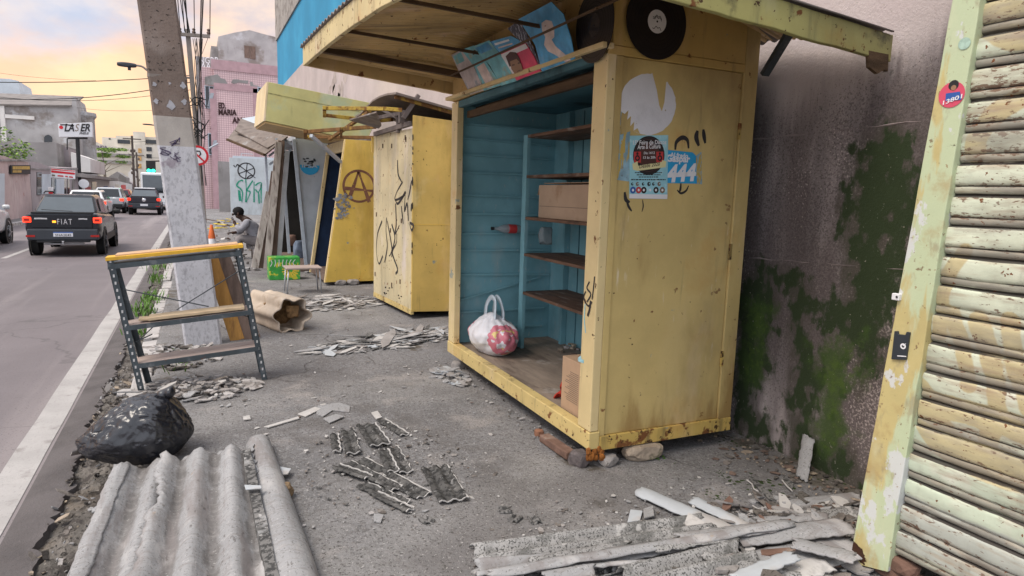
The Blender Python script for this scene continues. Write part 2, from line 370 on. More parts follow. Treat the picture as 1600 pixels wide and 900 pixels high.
M['stone'] = mat('mossy pale stone', (.38, .31, .24), .95, .25, 9, lay=[L((.08, .1, .04), .7, s=9, lo=.55, hi=.68), L((.1, .08, .06), .6, s=20, lo=.55, hi=.7)], bump=.9, bs=40, bd=.01)
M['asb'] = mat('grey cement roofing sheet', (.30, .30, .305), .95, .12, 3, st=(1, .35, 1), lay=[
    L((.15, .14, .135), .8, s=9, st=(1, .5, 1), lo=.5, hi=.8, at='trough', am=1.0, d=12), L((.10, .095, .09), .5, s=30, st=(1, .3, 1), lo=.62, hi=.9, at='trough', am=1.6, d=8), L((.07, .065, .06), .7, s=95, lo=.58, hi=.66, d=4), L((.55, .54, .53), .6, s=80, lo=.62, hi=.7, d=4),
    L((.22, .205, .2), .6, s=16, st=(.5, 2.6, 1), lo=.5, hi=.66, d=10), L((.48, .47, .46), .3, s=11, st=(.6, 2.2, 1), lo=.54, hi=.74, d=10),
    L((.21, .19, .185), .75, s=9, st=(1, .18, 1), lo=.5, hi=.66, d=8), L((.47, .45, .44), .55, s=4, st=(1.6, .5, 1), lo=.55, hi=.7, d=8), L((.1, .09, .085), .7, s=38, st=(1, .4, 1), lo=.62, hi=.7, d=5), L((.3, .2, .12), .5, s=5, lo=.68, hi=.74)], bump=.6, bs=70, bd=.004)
M['asbdark'] = mat('black weathered roofing sheet', (.17, .165, .16), .95, .2, 5, lay=[
    L((.04, .04, .04), .95, s=42, lo=.46, hi=.56, d=10), L((.06, .06, .058), .6, s=8, lo=.5, hi=.66, d=8), L((.45, .44, .43), .8, s=24, lo=.60, hi=.68, d=10), L((.36, .36, .36), .6, s=5, lo=.58, hi=.68, d=8)], bump=.6, bs=80, bd=.004)
M['asbwhite'] = mat('pale broken sheet edge', (.46, .445, .43), .9, .1, 6, lay=[L((.3, .29, .28), .6, s=14, lo=.55, hi=.68)], bump=.4)
M['asbclean'] = mat('pale bluish new sheet face', (.42, .445, .47), .8, .1, 3, lay=[L((.36, .31, .27), .6, s=3, lo=.5, hi=.65)], bump=.3)
M['asbmid'] = mat('speckled weathered roofing sheet', (.30, .295, .29), .95, .2, 4, lay=[
    L((.05, .05, .048), .9, s=120, lo=.50, hi=.60, d=6), L((.09, .09, .085), .75, s=7, st=(1, 1, 1), lo=.5, hi=.64, d=10), L((.52, .51, .5), .7, s=14, lo=.6, hi=.68, d=10)], bump=.6, bs=80, bd=.004)
M['asbblack'] = mat('blackened roofing sheet', (.085, .083, .08), .95, .3, 9, lay=[
    L((.02, .02, .02), .9, s=36, lo=.46, hi=.56, d=8), L((.28, .275, .27), .7, s=30, lo=.60, hi=.68, d=8), L((.22, .21, .2), .5, s=6, lo=.55, hi=.68, d=6)], bump=.7, bs=80, bd=.005)
M['asbbeige'] = mat('beige stained fibre sheet', (.47, .39, .31), .8, .15, 4, lay=[L((.25, .18, .12), .7, s=5, lo=.52, hi=.7, d=8), L((.65, .58, .5), .5, s=4, lo=.58, hi=.7)], bump=.35)
M['bag'] = mat('black bin bag plastic', (.013, .014, .019), .24, .1, 3, st=(2.4, 2.4, .3), bump=.12, bs=26, bd=.010, spec=.75)
M['metalrack'] = mat('dark grey painted angle iron', (.065, .08, .09), .55, .2, 6, lay=[L((.18, .19, .2), .6, s=11, lo=.55, hi=.68), L(RUST, .8, s=18, lo=.66, hi=.7)], bump=.2, metal=.2)
M['hole'] = plain('pale slot showing through', (.5, .5, .5), .9)
M['palewood'] = mat('pale bare plank', (.52, .40, .26), .8, .15, 4, st=(1, 6, 6), lay=[L((.3, .2, .12), .6, s=5, st=(.8, 6, 6), lo=.55, hi=.7)], bump=.3)
M['greywood'] = mat('grey weathered board', (.40, .36, .33), .9, .25, 4, st=(3, 3, .5), lay=[L((.12, .09, .08), .8, s=5, st=(4, 4, .4), lo=.5, hi=.66, d=8)], bump=.5)
M['greyboard'] = mat('grey pink shelf board', (.37, .30, .27), .85, .15, 4, st=(.8, 5, 5), lay=[L((.17, .12, .1), .7, s=4, st=(.6, 5, 5), lo=.52, hi=.68, d=8)], bump=.35)
M['orangewood'] = mat('yellow painted plank', (.66, .38, .035), .6, .15, 4, st=(1, 4, 4), lay=[L((.4, .2, .08), .7, s=6, lo=.6, hi=.7)], bump=.25)
M['plywood'] = mat('golden plywood board', (.42, .22, .06), .8, .2, 4, st=(4, 4, .6), lay=[L((.2, .1, .04), .7, s=5, st=(3, 3, .5), lo=.55, hi=.7)], bump=.3)
M['brownwood'] = mat('dark brown plank', (.15, .105, .085), .85, .3, 4, st=(4, 4, .6), bump=.4)
M['polewhite'] = mat('whitewashed concrete', (.52, .52, .55), .92, .06, 4, lay=[L((.36, .36, .385), .75, s=40, st=(1, 1, .6), lo=.5, hi=.62, d=8), L((.2, .19, .2), .7, s=5, st=(1, 1, .5), lo=.6, hi=.72, d=8), L((.18, .12, .16), .55, s=3.2, lo=.62, hi=.68, d=10, z=(1.5, 2.6, .05))], bump=.8, bs=70, bd=.005)
M['poleraw'] = mat('weathered brown concrete', (.175, .135, .115), .92, .18, 2.5, lay=[L((.27, .225, .2), .7, s=2, lo=.52, hi=.68, d=10), L((.05, .04, .035), .95, s=24, st=(1, 1, 1.6), lo=.63, hi=.67, d=4, h=-2)], bump=.8, bs=50, bd=.007)
M['polegrey'] = mat('grey concrete band', (.4, .37, .34), .92, .12, 4, bump=.6, bs=60)
M['greenplastic'] = mat('green crate plastic', (.05, .33, .06), .5, .2, 6, lay=[L((.6, .55, .05), .9, s=7, lo=.55, hi=.6, d=6), L((.6, .7, .6), .8, s=22, lo=.68, hi=.7)], bump=.2)
M['orange'] = plain('faded orange plastic', (.6, .13, .03), .6)
M['skin'] = plain('dark brown skin', (.055, .028, .018), .5)
M['jacket'] = mat('grey work shirt', (.31, .31, .34), .9, .12, 8, bump=.4, bs=20)
M['trousers'] = mat('grey work trousers', (.23, .21, .21), .9, .12, 8, bump=.4, bs=20)
M['hair'] = plain('black hair', (.01, .009, .009), .9)
M['boot'] = plain('grey boot', (.12, .12, .13), .8)
M['cabinetw'] = mat('dirty white painted sheet', (.45, .48, .52), .7, .1, 3, lay=[L((.28, .27, .27), .6, s=2, st=(1, 1, .4), lo=.52, hi=.7, d=8), L(RUSTD, .9, s=14, lo=.70, hi=.73)], bump=.25)
M['aluminium'] = mat('dull aluminium', (.5, .52, .55), .45, .1, 5, metal=.6, bump=.15)
M['awning'] = mat('brown grey old awning sheet', (.2, .165, .145), .8, .25, 3, lay=[L((.09, .07, .06), .8, s=3, lo=.52, hi=.7), L((.4, .4, .4), .5, s=4, lo=.58, hi=.7)], bump=.3)
M['graf_black'] = plain('black spray paint', (.03, .028, .03), .7)
M['graf_brown'] = mat('brown spray paint', (.19, .085, .05), .7, .2, 8, lay=[L((.55, .36, .07), .8, s=24, lo=.6, hi=.68)])
M['graf_green'] = plain('green spray paint', (.02, .25, .16), .7)
M['graf_grey'] = mat('scraped grey patch', (.22, .24, .27), .8, .3, 9, lay=[L((.6, .4, .08), .9, s=22, lo=.55, hi=.6)])
M['moss'] = mat('moss', (.03, .05, .012), 1., .4, 12, bump=1, bs=60, bd=.01)
M['leaf'] = mat('leaf green', (.22, .34, .06), .6, .35, 2)
M['leafdark'] = mat('dark leaf green', (.07, .14, .03), .6, .35, 2)
M['grass'] = mat('weed green', (.09, .19, .03), .7, .4, 9)
M['trunk'] = mat('grey bark', (.16, .13, .1), .95, .3, 6)
M['glassdark'] = plain('dark glass', (.015, .018, .022), .08, spec=.6, bump=0)
M['glasscar'] = plain('grey car glass', (.06, .075, .085), .06, spec=.8, bump=0)
M['tyre'] = plain('black rubber', (.014, .014, .014), .85)
M['rim'] = plain('dark alloy', (.12, .12, .13), .4, metal=.6)
M['rimlight'] = plain('silver alloy', (.45, .45, .46), .35, metal=.7)
M['blackplastic'] = plain('black trim plastic', (.025, .026, .028), .6)
M['greyplastic'] = plain('slate grey plastic', (.04, .046, .056), .5)
M['carblack'] = plain('blue black car paint', (.007, .009, .014), .22, coat=.25, bump=0)
M['cargrey'] = plain('dark grey car paint', (.02, .02, .028), .25, coat=.3, bump=0)
M['carwhite'] = plain('white car paint', (.68, .69, .70), .3, coat=.6, bump=0)
M['carsilver'] = plain('silver car paint', (.42, .45, .48), .3, coat=.6, bump=0)
M['carred'] = plain('dark red car paint', (.22, .012, .02), .3, coat=.6, bump=0)
M['redlight'] = plain('lit red tail lamp', (.9, .035, .012), .3, emit=1.4, bump=0)
M['reddim'] = plain('red lamp lens', (.4, .015, .01), .3, bump=0)
M['amber'] = plain('glowing amber badge', (1., .3, .02), .3, emit=1.5, bump=0)  # tailgate badge mark, given a glow of its own
M['chrome'] = plain('bright chrome', (.75, .75, .76), .15, metal=1, bump=0)
M['plate'] = plain('number plate', (.65, .66, .7), .5)
M['greenlight'] = plain('lit green signal', (.02, .9, .45), .3, emit=3, bump=0)
M['redsign'] = plain('red sign paint', (.55, .02, .03), .5)
M['bluesign'] = plain('blue sign paint', (.03, .1, .35), .5)
M['pinkpaper'] = plain('pink sticker', (.62, .08, .14), .5)
M['beigew'] = mat('cream painted wall', (.58, .54, .47), .85, .08, .6, lay=[L((.4, .36, .3), .5, s=.5, st=(1, 1, .3), lo=.5, hi=.7)], bump=.1, bs=4)
M['wallgrey'] = mat('grey plaster wall', (.27, .255, .25), .92, .15, .6, lay=[L((.14, .13, .12), .8, s=.7, st=(1, 1, .4), lo=.5, hi=.65, d=10), L((.4, .38, .36), .6, s=1.1, lo=.58, hi=.7, d=10)], bump=.3, bs=5, bd=.02)
M['wallblot'] = mat('blotched old plaster', (.36, .35, .35), .92, .15, .6, lay=[L((.2, .17, .15), .85, s=.4, lo=.5, hi=.62, d=12), L((.52, .53, .55), .7, s=.55, lo=.55, hi=.63, d=12), L((.1, .09, .085), .7, s=1.2, st=(1, 1, .25), lo=.6, hi=.75, d=10)], bump=.3, bs=5, bd=.02)
M['wallpinkold'] = mat('stained faded pink wall', (.46, .36, .35), .92, .12, 1, lay=[L((.58, .5, .48), .7, s=1.2, st=(1, 1, .4), lo=.52, hi=.68, d=10), L((.14, .1, .09), .9, s=1.6, st=(1, 1, .3), lo=.56, hi=.7, d=10), L((.34, .14, .12), .7, s=2.2, lo=.64, hi=.7, d=10)], bump=.3, bs=8, bd=.01)
M['wallmauve'] = mat('grey mauve wall', (.33, .29, .30), .9, .1, .8, lay=[L((.2, .17, .17), .7, s=1, st=(1, 1, .3), lo=.55, hi=.72, d=8)], bump=.15, bs=6)
M['wallwhite'] = mat('white painted wall', (.62, .6, .58), .85, .06, .8, lay=[L((.4, .36, .33), .5, s=.7, st=(1, 1, .3), lo=.55, hi=.72, d=8)], bump=.1, bs=6)
M['wallpale'] = mat('pale blue white wall', (.5, .55, .6), .85, .08, .8, bump=.1, bs=6)
M['rooftile'] = mat('grey roof sheeting', (.2, .18, .17), .9, .2, 1.5, bump=.4, bs=10)
M['panelwhite'] = mat('dirty white rendered panel', (.48, .52, .54), .9, .08, 1.5, lay=[L((.3, .31, .31), .6, s=1.5, st=(1, 1, .4), lo=.52, hi=.7, d=8)], bump=.2, bs=8)
M['bluewall'] = mat('bright blue painted wall', (.035, .27, .47), .85, .1, .5, lay=[L((.06, .36, .56), .5, s=.5, lo=.5, hi=.7)], bump=.2, bs=8)
M['hollowblock'] = mat('grey hollow block wall', (.33, .31, .29), .95, .2, 2, lay=[L((.12, .1, .09), .8, s=3, lo=.52, hi=.66, d=8)], bump=.8, bs=6, bd=.03)
M['poledark'] = mat('dark weathered pole', (.11, .09, .08), .9, .25, 1)
M['polegrey2'] = mat('grey brown concrete post', (.23, .2, .18), .9, .2, 1)
M['wire'] = plain('black cable', (.02, .02, .02), .8)
M['yellowtape'] = plain('yellow scrap', (.7, .52, .06), .7)
M['teal_cloth'] = mat('green teal rag', (.04, .14, .13), .95, .3, 9, bump=.5)
M['redcloth'] = mat('red cloth', (.42, .035, .02), .9, .2, 7, bump=.4, bs=30)
M['bottle'] = plain('clear pale plastic', (.5, .58, .62), .1, trans=.4, alpha=.75, bump=0)
M['clearbag'] = plain('crumpled clear plastic', (.4, .46, .48), .2, trans=.4, alpha=.75)
M['dark_box'] = plain('slate black plastic', (.03, .037, .045), .35)
M['ironlight'] = mat('pale grey painted steel', (.42, .47, .54), .5, .1, 9, bump=.1)
M['rustpipe'] = mat('yellow painted rusty pipe', (.5, .34, .06), .7, .2, 8, lay=[L(RUST, .9, s=7, lo=.46, hi=.6), L(RUSTD, .8, s=16, lo=.58, hi=.7)], bump=.4)
M['brownpipe'] = mat('rusted brown bar', (.17, .085, .03), .85, .3, 8, lay=[L((.45, .3, .06), .7, s=7, lo=.55, hi=.66)], bump=.4)
M['greywood2'] = mat('grey brown timber', (.18, .15, .14), .85, .25, 5, bump=.3)
# ================================================================== long pink and blue building wall behind the kiosks (damp at the near end)
WX = 3.38
MD = mat('damp stained render', (.49, .425, .41), .93, .1, 1.2, lay=[
    L((.56, .46, .46), .6, s=.9, st=(1, 1, .4), lo=.55, hi=.75, d=8),
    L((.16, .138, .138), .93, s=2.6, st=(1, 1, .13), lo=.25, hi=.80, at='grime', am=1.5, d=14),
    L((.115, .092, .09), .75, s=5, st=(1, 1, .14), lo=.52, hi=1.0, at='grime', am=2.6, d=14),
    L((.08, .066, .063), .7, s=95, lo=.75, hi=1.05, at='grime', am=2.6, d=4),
    L((.56, .48, .45), .65, s=70, lo=.46, hi=.8, d=8, at='speck', am=2.2),
    L((.045, .038, .04), .8, s=2.2, st=(1, 1, .13), lo=.5, hi=.8, at='streak', am=1.6, d=10),
    L((.06, .055, .042), .8, s=5, st=(1, 1, .35), lo=.30, hi=.75, at='moss', am=2.0, d=14), L((.026, .042, .016), .95, s=11, st=(1, 1, .6), lo=.42, hi=.72, at='moss', am=2.6, d=15, r=1),
    L((.045, .08, .018), .88, s=8, lo=.30, hi=.85, at='green', am=1.9, d=12),
    L((.07, .115, .02), .7, s=26, lo=.62, hi=1.15, at='green', am=2.2, d=6),
    L((.34, .31, .26), .75, s=48, lo=.66, hi=.72, d=5)], bump=.8, bs=60, bd=.006)
def pw(P): return [((q := OX(x, y, WX)).y, q.z) for x, y in P]
MB1 = pw([(1368, 202), (1438, 193), (1428, 245), (1450, 262), (1420, 400), (1400, 470), (1385, 560), (1350, 590), (1330, 520), (1262, 520), (1240, 500), (1300, 470), (1335, 405), (1322, 335), (1330, 300), (1345, 240)])
MB2 = pw([(1150, 432), (1198, 415), (1212, 470), (1208, 560), (1180, 640), (1230, 660), (1240, 700), (1140, 690)])
MB3 = pw([(1225, 430), (1275, 440), (1275, 520), (1300, 600), (1290, 680), (1330, 690), (1345, 780), (1210, 720), (1230, 640), (1240, 560)])
GR1 = pw([(1165, 470), (1205, 480), (1205, 580), (1165, 600)]); GR2 = pw([(1270, 540), (1345, 520), (1350, 600), (1330, 710), (1280, 690)])
T_bld = T('roadside_building', (WX + .1, 14, 0), 'long pink building with a bright blue upper storey behind the yellow kiosks', 'building')
w = MB(); att = {k: [] for k in ('grime', 'speck', 'streak', 'moss', 'green')}
ys = [-2 + .0] + [1.2 + .035 * i for i in range(110)]; zs = [.034 * i for i in range(82)]
rows = []
for y in ys:
    row = []
    for z in zs:
        row.append((WX + .004 * fbm(V((y * 2, z * 2, 1))), y, z))
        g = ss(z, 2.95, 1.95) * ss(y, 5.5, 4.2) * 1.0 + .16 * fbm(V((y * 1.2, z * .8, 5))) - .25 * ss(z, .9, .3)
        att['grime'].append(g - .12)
        att['speck'].append(.30 + .34 * fbm(V((y * 1.6, z * .9, 9))) - .16 * ss(z, 1.7, 2.3) - .3 * ss(z, 2.5, 2.7))
        att['streak'].append(-.5 + .75 * ss(abs(y - 2.75 + .2 * fbm(V((z, 0, 2)))), .45, .0) * ss(z, .9, 2.0) + .5 * ss(z, .5, .1))
        d = max(pdist(y, z, MB1), pdist(y, z, MB2), pdist(y, z, MB3) - .01, -.25 + .27 * ss(z, .35, .0))
        mm = .5 + max(-.5, min(.35, d * 3.2)); mm += .3 * fbm(V((y * 5, z * 4, 4))) - .12 * (z < .5)
        att['moss'].append(mm if d > -.3 else min(mm, .1) + .0)
        gd = max(pdist(y, z, GR1), pdist(y, z, GR2)); att['green'].append(.50 + max(-.45, min(.35, gd * 3)) + .35 * fbm(V((y * 4, z * 3, 8))) - .25 * ss(z, 1.1, 1.7) - .5 * ss(-d, .05, .2))
    rows.append(row)
w.grid(rows); nz_ = len(zs); z1 = zs[-1]; y1 = ys[-1]
k0 = len(w.v)
w.poly([(WX, -2, z1), (WX, y1, z1), (WX, y1, 5.75), (WX, -2, 5.75)]); w.poly([(WX, y1, 0), (WX, 29.3, 0), (WX, 29.3, 5.75), (WX, y1, 5.75)])
w.poly([(WX, 29.3, 0), (9, 29.3, 0), (9, 29.3, 5.75), (WX, 29.3, 5.75)])
for k in att: att[k] += [-.6] * (len(w.v) - k0)
ob = w.build('wall', MD, T_bld)
for k in att: set_attr(ob, k, att[k])
for p in ob.data.polygons: p.use_smooth = True
w = MB(); w.poly([(WX, -2, 5.75), (WX, 29.3, 5.75), (WX, 29.3, 7.75), (WX, -2, 7.75)]); w.poly([(WX, 29.3, 5.75), (9, 29.3, 5.75), (9, 29.3, 7.75), (WX, 29.3, 7.75)]); w.build('blue_wall', M['bluewall'], T_bld)
w = MB(); w.box(WX - .05, 9, -2, 29.34, 7.752, 12.5); w.build('block_gable', M['hollowblock'], T_bld)
w = MB()
for (xa, ya, xb, yb) in ((1168, 219, 1440, 189), (1172, 403, 1445, 424)):
    a = OX(xa, ya, WX - .004); b = OX(xb, yb, WX - .004)
    pts = [a.lerp(b, i / 14) + V((0, 0, .004 * math.sin(i * 2.1))) for i in range(15)]
    w.tube([q + V((.006, 0, 0)) for q in pts], [.0045 + .002 * math.sin(i * 1.7) for i in range(15)], 5)
build_each(w, 'render_joint', mat('render joint', (.2, .165, .16), .95, .4, 9, bump=.6), T_bld)
w = MB(); w.box(WX - .35, WX - .1, 27.7, 27.9, 5.55, 5.75); w.beam((WX, 27.8, 5.6), (WX - .2, 27.8, 5.6), .06); w.build('floodlight', M['blackplastic'], T_bld)
w = MB()  # peeled render on the pink part
for sd_ in range(9):
    c = OX(530 + rnd.uniform(-18, 22), 140 + rnd.uniform(-22, 22), WX - .004); w.poly([c + V((0, .25 * math.cos(t * 1.05) * rnd.uniform(.5, 1.2), .2 * math.sin(t * 1.05) * rnd.uniform(.5, 1.3))) for t in range(6)])
w.build('bare_patch', mat('bare render', (.42, .36, .33), .95, .2, 4), T_bld)

# ================================================================== roller shutter kiosk at the right
SX = 2.665
T_sh = T('shutter_kiosk', (SX, .6, 0), 'rusty pale green roller shutter kiosk front beside the mossy wall', 'kiosk')
MS = mat('rusty shutter paint', (.57, .61, .48), .55, .1, 2, lay=[
    L((.49, .57, .45), .7, s=1.1, lo=.46, hi=.58, d=3), L((.66, .64, .56), .6, s=3, lo=.55, hi=.68, d=6),
    L((.49, .41, .22), .88, s=5, lo=.44, hi=.56, at='yel', am=.45, d=10),
    L((.42, .44, .40), .9, s=3, lo=.5, hi=.6, at='grey', am=.4, d=8),
    L((.33, .24, .16), .8, s=5, st=(1, .5, 4), lo=.5, hi=.7, d=10),
    L((.20, .18, .155), .85, s=8, st=(1, .4, 2), lo=.40, hi=.75, at='band', am=1.6, d=12), L((.16, .14, .115), .7, s=6, st=(1, 1.2, .35), lo=.56, hi=.8, d=12), L((.36, .31, .24), .45, s=22, st=(1, .4, 2), lo=.36, hi=.6, at='rust', am=1.5, d=10), L((.15, .08, .05), .85, s=62, st=(1, .5, 1.6), lo=.62, hi=.78, at='rust', am=2.6, d=7, h=-.8, r=.95),  # band: greyer lower slat colour, with shade between slats painted in
    L((.05, .042, .038), .95, s=9, st=(1, .35, 3), lo=.40, hi=.62, at='lip', am=1.7, d=10, h=-.5, r=.95),  # lip: rusty dark lines, also painted shade in the gaps between slats
    L(RUST, .95, s=30, lo=.68, hi=.70, d=3, h=-1, r=.95), L((.22, .21, .18), .6, s=2.5, st=(1, .5, 2), lo=.48, hi=.7, d=10)], bump=.35, bs=55, bd=.004)
w = MB(); rows = []; pitch = .118; a_ = {k: [] for k in ('yel', 'grey', 'rust', 'lip', 'band')}
prof = [(0, -.004), (.02, .003), (.05, .0075), (.10, .0095), (.20, .0105), (.34, .011), (.48, .0105), (.58, .009), (.635, .006), (.665, .001), (.685, -.001), (.705, .002), (.74, .005), (.79, .0058), (.85, .005), (.90, .002), (.935, -.004), (.965, -.010)]
SWIRL = [curve([OX(x, y, SX) for x, y in P], 8) for P in (
    [(1600, 150), (1560, 175), (1530, 215), (1525, 240)], [(1385, 560), (1440, 620), (1500, 640), (1570, 660), (1640, 690)], [(1490, 490), (1510, 560), (1515, 600)], [(1530, 500), (1550, 560), (1560, 640), (1545, 690)],
    [(1580, 500), (1590, 580), (1610, 640)], [(1430, 610), (1480, 690), (1560, 730), (1660, 760)], [(1470, 520), (1480, 440), (1510, 390)], [(1550, 20), (1590, 40), (1640, 30)])]
SWW = [.04, .05, .03, .035, .03, .07, .03, .08]
sp = [[(q.y, q.z) for q in c] for c in SWIRL]
_a, _b = OX(1386, 893, SX - .03), OX(1541, -60, SX - .03)
def ypr(z): return _a.y + (_b.y - _a.y) * (z - _a.z) / (_b.z - _a.z)
_a, _b = OX(1386, 893, SX - .03), OX(1541, -60, SX - .03)
def ypr(z): return _a.y + (_b.y - _a.y) * (z - _a.z) / (_b.z - _a.z)
for i in range(22):
    ztop = 2.72 - i * pitch
    for j, (t, dp) in enumerate(prof):
        row = []
        z = ztop - t * pitch
        for k in range(150):
            y = ypr(ztop) - .004 - k * .0122
            dent = .005 * fbm(V((y * 3, i * 1.7, t))) + .0025 * fbm(V((y * 14, z * 20, 3)))
            zz = z + .006 * fbm(V((y * 1.3, i * 3.1, 0)))
            if i == 21: zz = max(zz, .05 + .07 * fbm(V((y * 3, 0, 7))) + .04)
            row.append((SX - dp + dent, y, zz))
            dm = min(min(math.hypot(y - q[0], z - q[1]) for q in s_) - ww for s_, ww in zip(sp, SWW))
            a_['yel'].append(.5 + max(-.5, min(.5, -dm * 14)))
            a_['grey'].append(.15 + .55 * ss(z, .5, .36) * ss(z, .12, .2) + .2 * fbm(V((y, i * 2.2, 1))))
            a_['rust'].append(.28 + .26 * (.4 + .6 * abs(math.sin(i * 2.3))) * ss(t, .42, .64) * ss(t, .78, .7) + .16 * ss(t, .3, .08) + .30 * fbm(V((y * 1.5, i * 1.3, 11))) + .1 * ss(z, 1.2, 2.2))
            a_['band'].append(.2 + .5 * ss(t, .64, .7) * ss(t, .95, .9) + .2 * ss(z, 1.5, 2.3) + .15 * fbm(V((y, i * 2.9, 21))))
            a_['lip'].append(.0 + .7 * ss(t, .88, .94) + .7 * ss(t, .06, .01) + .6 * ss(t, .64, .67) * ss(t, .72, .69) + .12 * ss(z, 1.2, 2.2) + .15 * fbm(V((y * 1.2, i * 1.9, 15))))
        rows.append(row)
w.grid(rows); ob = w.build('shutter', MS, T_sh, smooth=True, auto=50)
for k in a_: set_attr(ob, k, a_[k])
w = MB()
MP = mat('chipped mint and ochre post paint', (.52, .44, .20), .6, .12, 3, lay=[
    L((.49, .60, .41), .8, s=1.7, st=(1, 3., .8), lo=.47, hi=.53, z=(0.3, 2.0, .06), d=5), L((.58, .60, .42), .6, s=2, st=(1, 3, 1), lo=.52, hi=.68, d=6), L((.4, .3, .13), .5, s=3, lo=.55, hi=.66),
    L((.6, .62, .62), .9, s=8, st=(1, 1, .6), lo=.595, hi=.62, d=12, z=(.9, .1, .10)), L((.30, .25, .16), .6, s=14, st=(1, 1, .5), lo=.58, hi=.7, d=10), L((.18, .11, .06), .8, s=34, lo=.65, hi=.69, d=6), L((.38, .27, .12), .5, s=6, lo=.55, hi=.7), L((.3, .2, .1), .8, s=40, lo=.68, hi=.71, d=4), L(RUSTD, 1, s=9, lo=.70, hi=.73, z=(.25, .0, .14), d=8, h=-1)], bump=.3, bs=30)
pc = [OX(1324, 893, SX - .04), OX(1386, 893, SX - .04), OX(1541, -60, SX - .04), OX(1499, -60, SX - .04)]
nn = 24; rows = []
for i in range(nn + 1):
    t = i / nn; a = pc[0].lerp(pc[3], t); b = pc[1].lerp(pc[2], t); a = a + V((0, .004 * fbm(V((t * 9, 1, 1))), 0)); b = b + V((0, .005 * fbm(V((t * 14, 5, 1))), 0))
    rows.append([a + V((.09, 0, 0)), a, b, b + V((.022, 0, 0)), b + V((.09, 0, 0))])
rows[0] = [V((q.x, q.y, max(0.0, q.z))) for q in rows[0]]
w.grid(rows, wrap=True); w.build('door_post', MP, T_sh, bevel=.004)
w = MB(); w.box(SX + .05, 3.36, -.9, 1.6, .12, 2.74); w.build('body', M['dim'], T_sh)
w = MB(); w.box(SX - .1, SX + .06, -.9, 1.72, 2.74, 2.95); w.build('shutter_hood', M['yelpost'], T_sh, bevel=.01)
w = MB(); w.box(SX - .02, SX + .05, -.9, -.19, .1, 2.74); w.build('side_panel', M['yel'], T_sh)
nrm = V((-1, 0, 0))
w = MB(); c = OX(1487, 148, SX - .0415); w.disc(c, (-1, 0, 0), .048, 28, 0, th=.001)
w.disc(OX(1490, 133, SX - .0432), (-1, 0, 0), .019, 18, 1); w.disc(OX(1490, 137, SX - .0438), (-1, 0, 0), .010, 16, 2)
w.poly([OX(x, y, SX - .0444) for x, y in ((1477, 158), (1478, 146), (1500, 143), (1502, 156))], 3)
o_ = OX(1473, 164, SX - .0452); e_ = OX(1503, 153, SX - .0452); w.text('13801', o_, e_ - o_, (0, 0, 1), .022, 4, bold=.02, width=(e_ - o_).length)
w.build('round_sticker', [M['pinkpaper'], M['ink'], M['skinprint'], M['bluesign'], M['white']], T_sh)
w = MB(); w.disc(OX(1507, 68, SX - .0415), (-1, 0, 0), .022, 20, th=.001); w.build('small_round_sticker', mat('faded mint sticker', (.36, .5, .42), .6, .2, 40), T_sh)
Q = [OX(x, y, SX - .034) for x, y in ((1396, 561), (1419, 562), (1425, 519), (1420, 518), (1418, 523), (1407, 522), (1406, 517), (1401, 517))]
w = MB(); w.prism(Q, (-.016, 0, 0)); od = w.build('card_holder', M['dark_box'], T_sh, bevel=.002)
w = MB(); cc = OX(1411, 541, SX - .0515); w.ring(cc, (-1, 0, 0), .006, .012, 20, 0, 0, 360); w.poly([cc + V((-.0004, .003, .004)), cc + V((-.0004, -.012, .016)), cc + V((-.0004, -.004, .001))])
o_ = OX(1402, 556, SX - .0515); e_ = OX(1416, 557, SX - .0515); w.stroke([o_, o_.lerp(e_, .5), e_], .004, (-1, 0, 0))
w.build('emblem', M['white'], od)
a = OX(1402, 464, SX - .05); w = MB(); w.box(a.x - .008, a.x + .014, a.y - .012, a.y + .02, a.z - .014, a.z + .014); w.build('latch', M['white'], T_sh, bevel=.003)
w = MB(); w.disc(OX(1401, 464, SX - .062), (-1, 0, 0), .005, 10); w.build('latch_hole', M['ink'], T_sh)
for i, (x, y, s_) in enumerate(((1410, 872, 0), (1392, 860, .3), (1436, 888, -.2))):
    c = OX(x, y, SX + .02); w = MB(); w.rock((c.x, c.y, .035 + .05 * (i == 0)), .09, .055, .042, i, rz=1.4 + s_, k=.18)
    tag(w.build('loose_brick', M['brick']), ['brown brick wedged under the shutter on top of another', 'dark brick against the foot of the mint shutter post', 'brick under the bottom edge of the rusty shutter'][i], 'brick', 'bricks under the shutter')

# ================================================================== the open yellow record kiosk
K1 = Fr(G(920, 702, .12) - V((0, 0, .12)), (.031, 1)); LK = 2.60; DK = 1.1; P = K1.p
T_k1 = T('record_kiosk', P(1.3, .55, 0), 'open yellow kiosk with teal interior and records under its stained canopy', 'kiosk')
B = lambda mb, *a, m=0: K1.box(mb, *a, m)
w = MB(); B(w, 0, .145, 0, .06, .225, 2.44); w.build('front_post', M['yelpost'], T_k1, bevel=.006)
w = MB(); B(w, LK - .155, LK, 0, .06, .225, 2.44); w.build('front_post', M['yelpost'], T_k1, bevel=.006)
w = MB(); B(w, -.004, LK + .004, -.006, .07, .115, .222); w.build('base_beam', M['yelbeam'], T_k1, bevel=.006)
w = MB(); B(w, -.003, .03, .072, DK + .003, .10, .19); w.build('base_rail', M['yelbase'], T_k1, bevel=.004)
w = MB()   # rust crust hanging off the front corner
for i in range(14): w.rock(P(rnd.uniform(-.012, .012), rnd.uniform(-.01, .1), rnd.uniform(.05, .12)), .02, .016, .03, i, sub=1)
w.build('rust_crust', mat('flaking rust', (.3, .11, .025), 1, .4, 30, bump=1, bs=80), T_k1)
w = MB(); B(w, .012, .03, .062, .985, .192, 2.40); sp_ = w.build('side_panel', M['yel'], T_k1, bevel=.003)
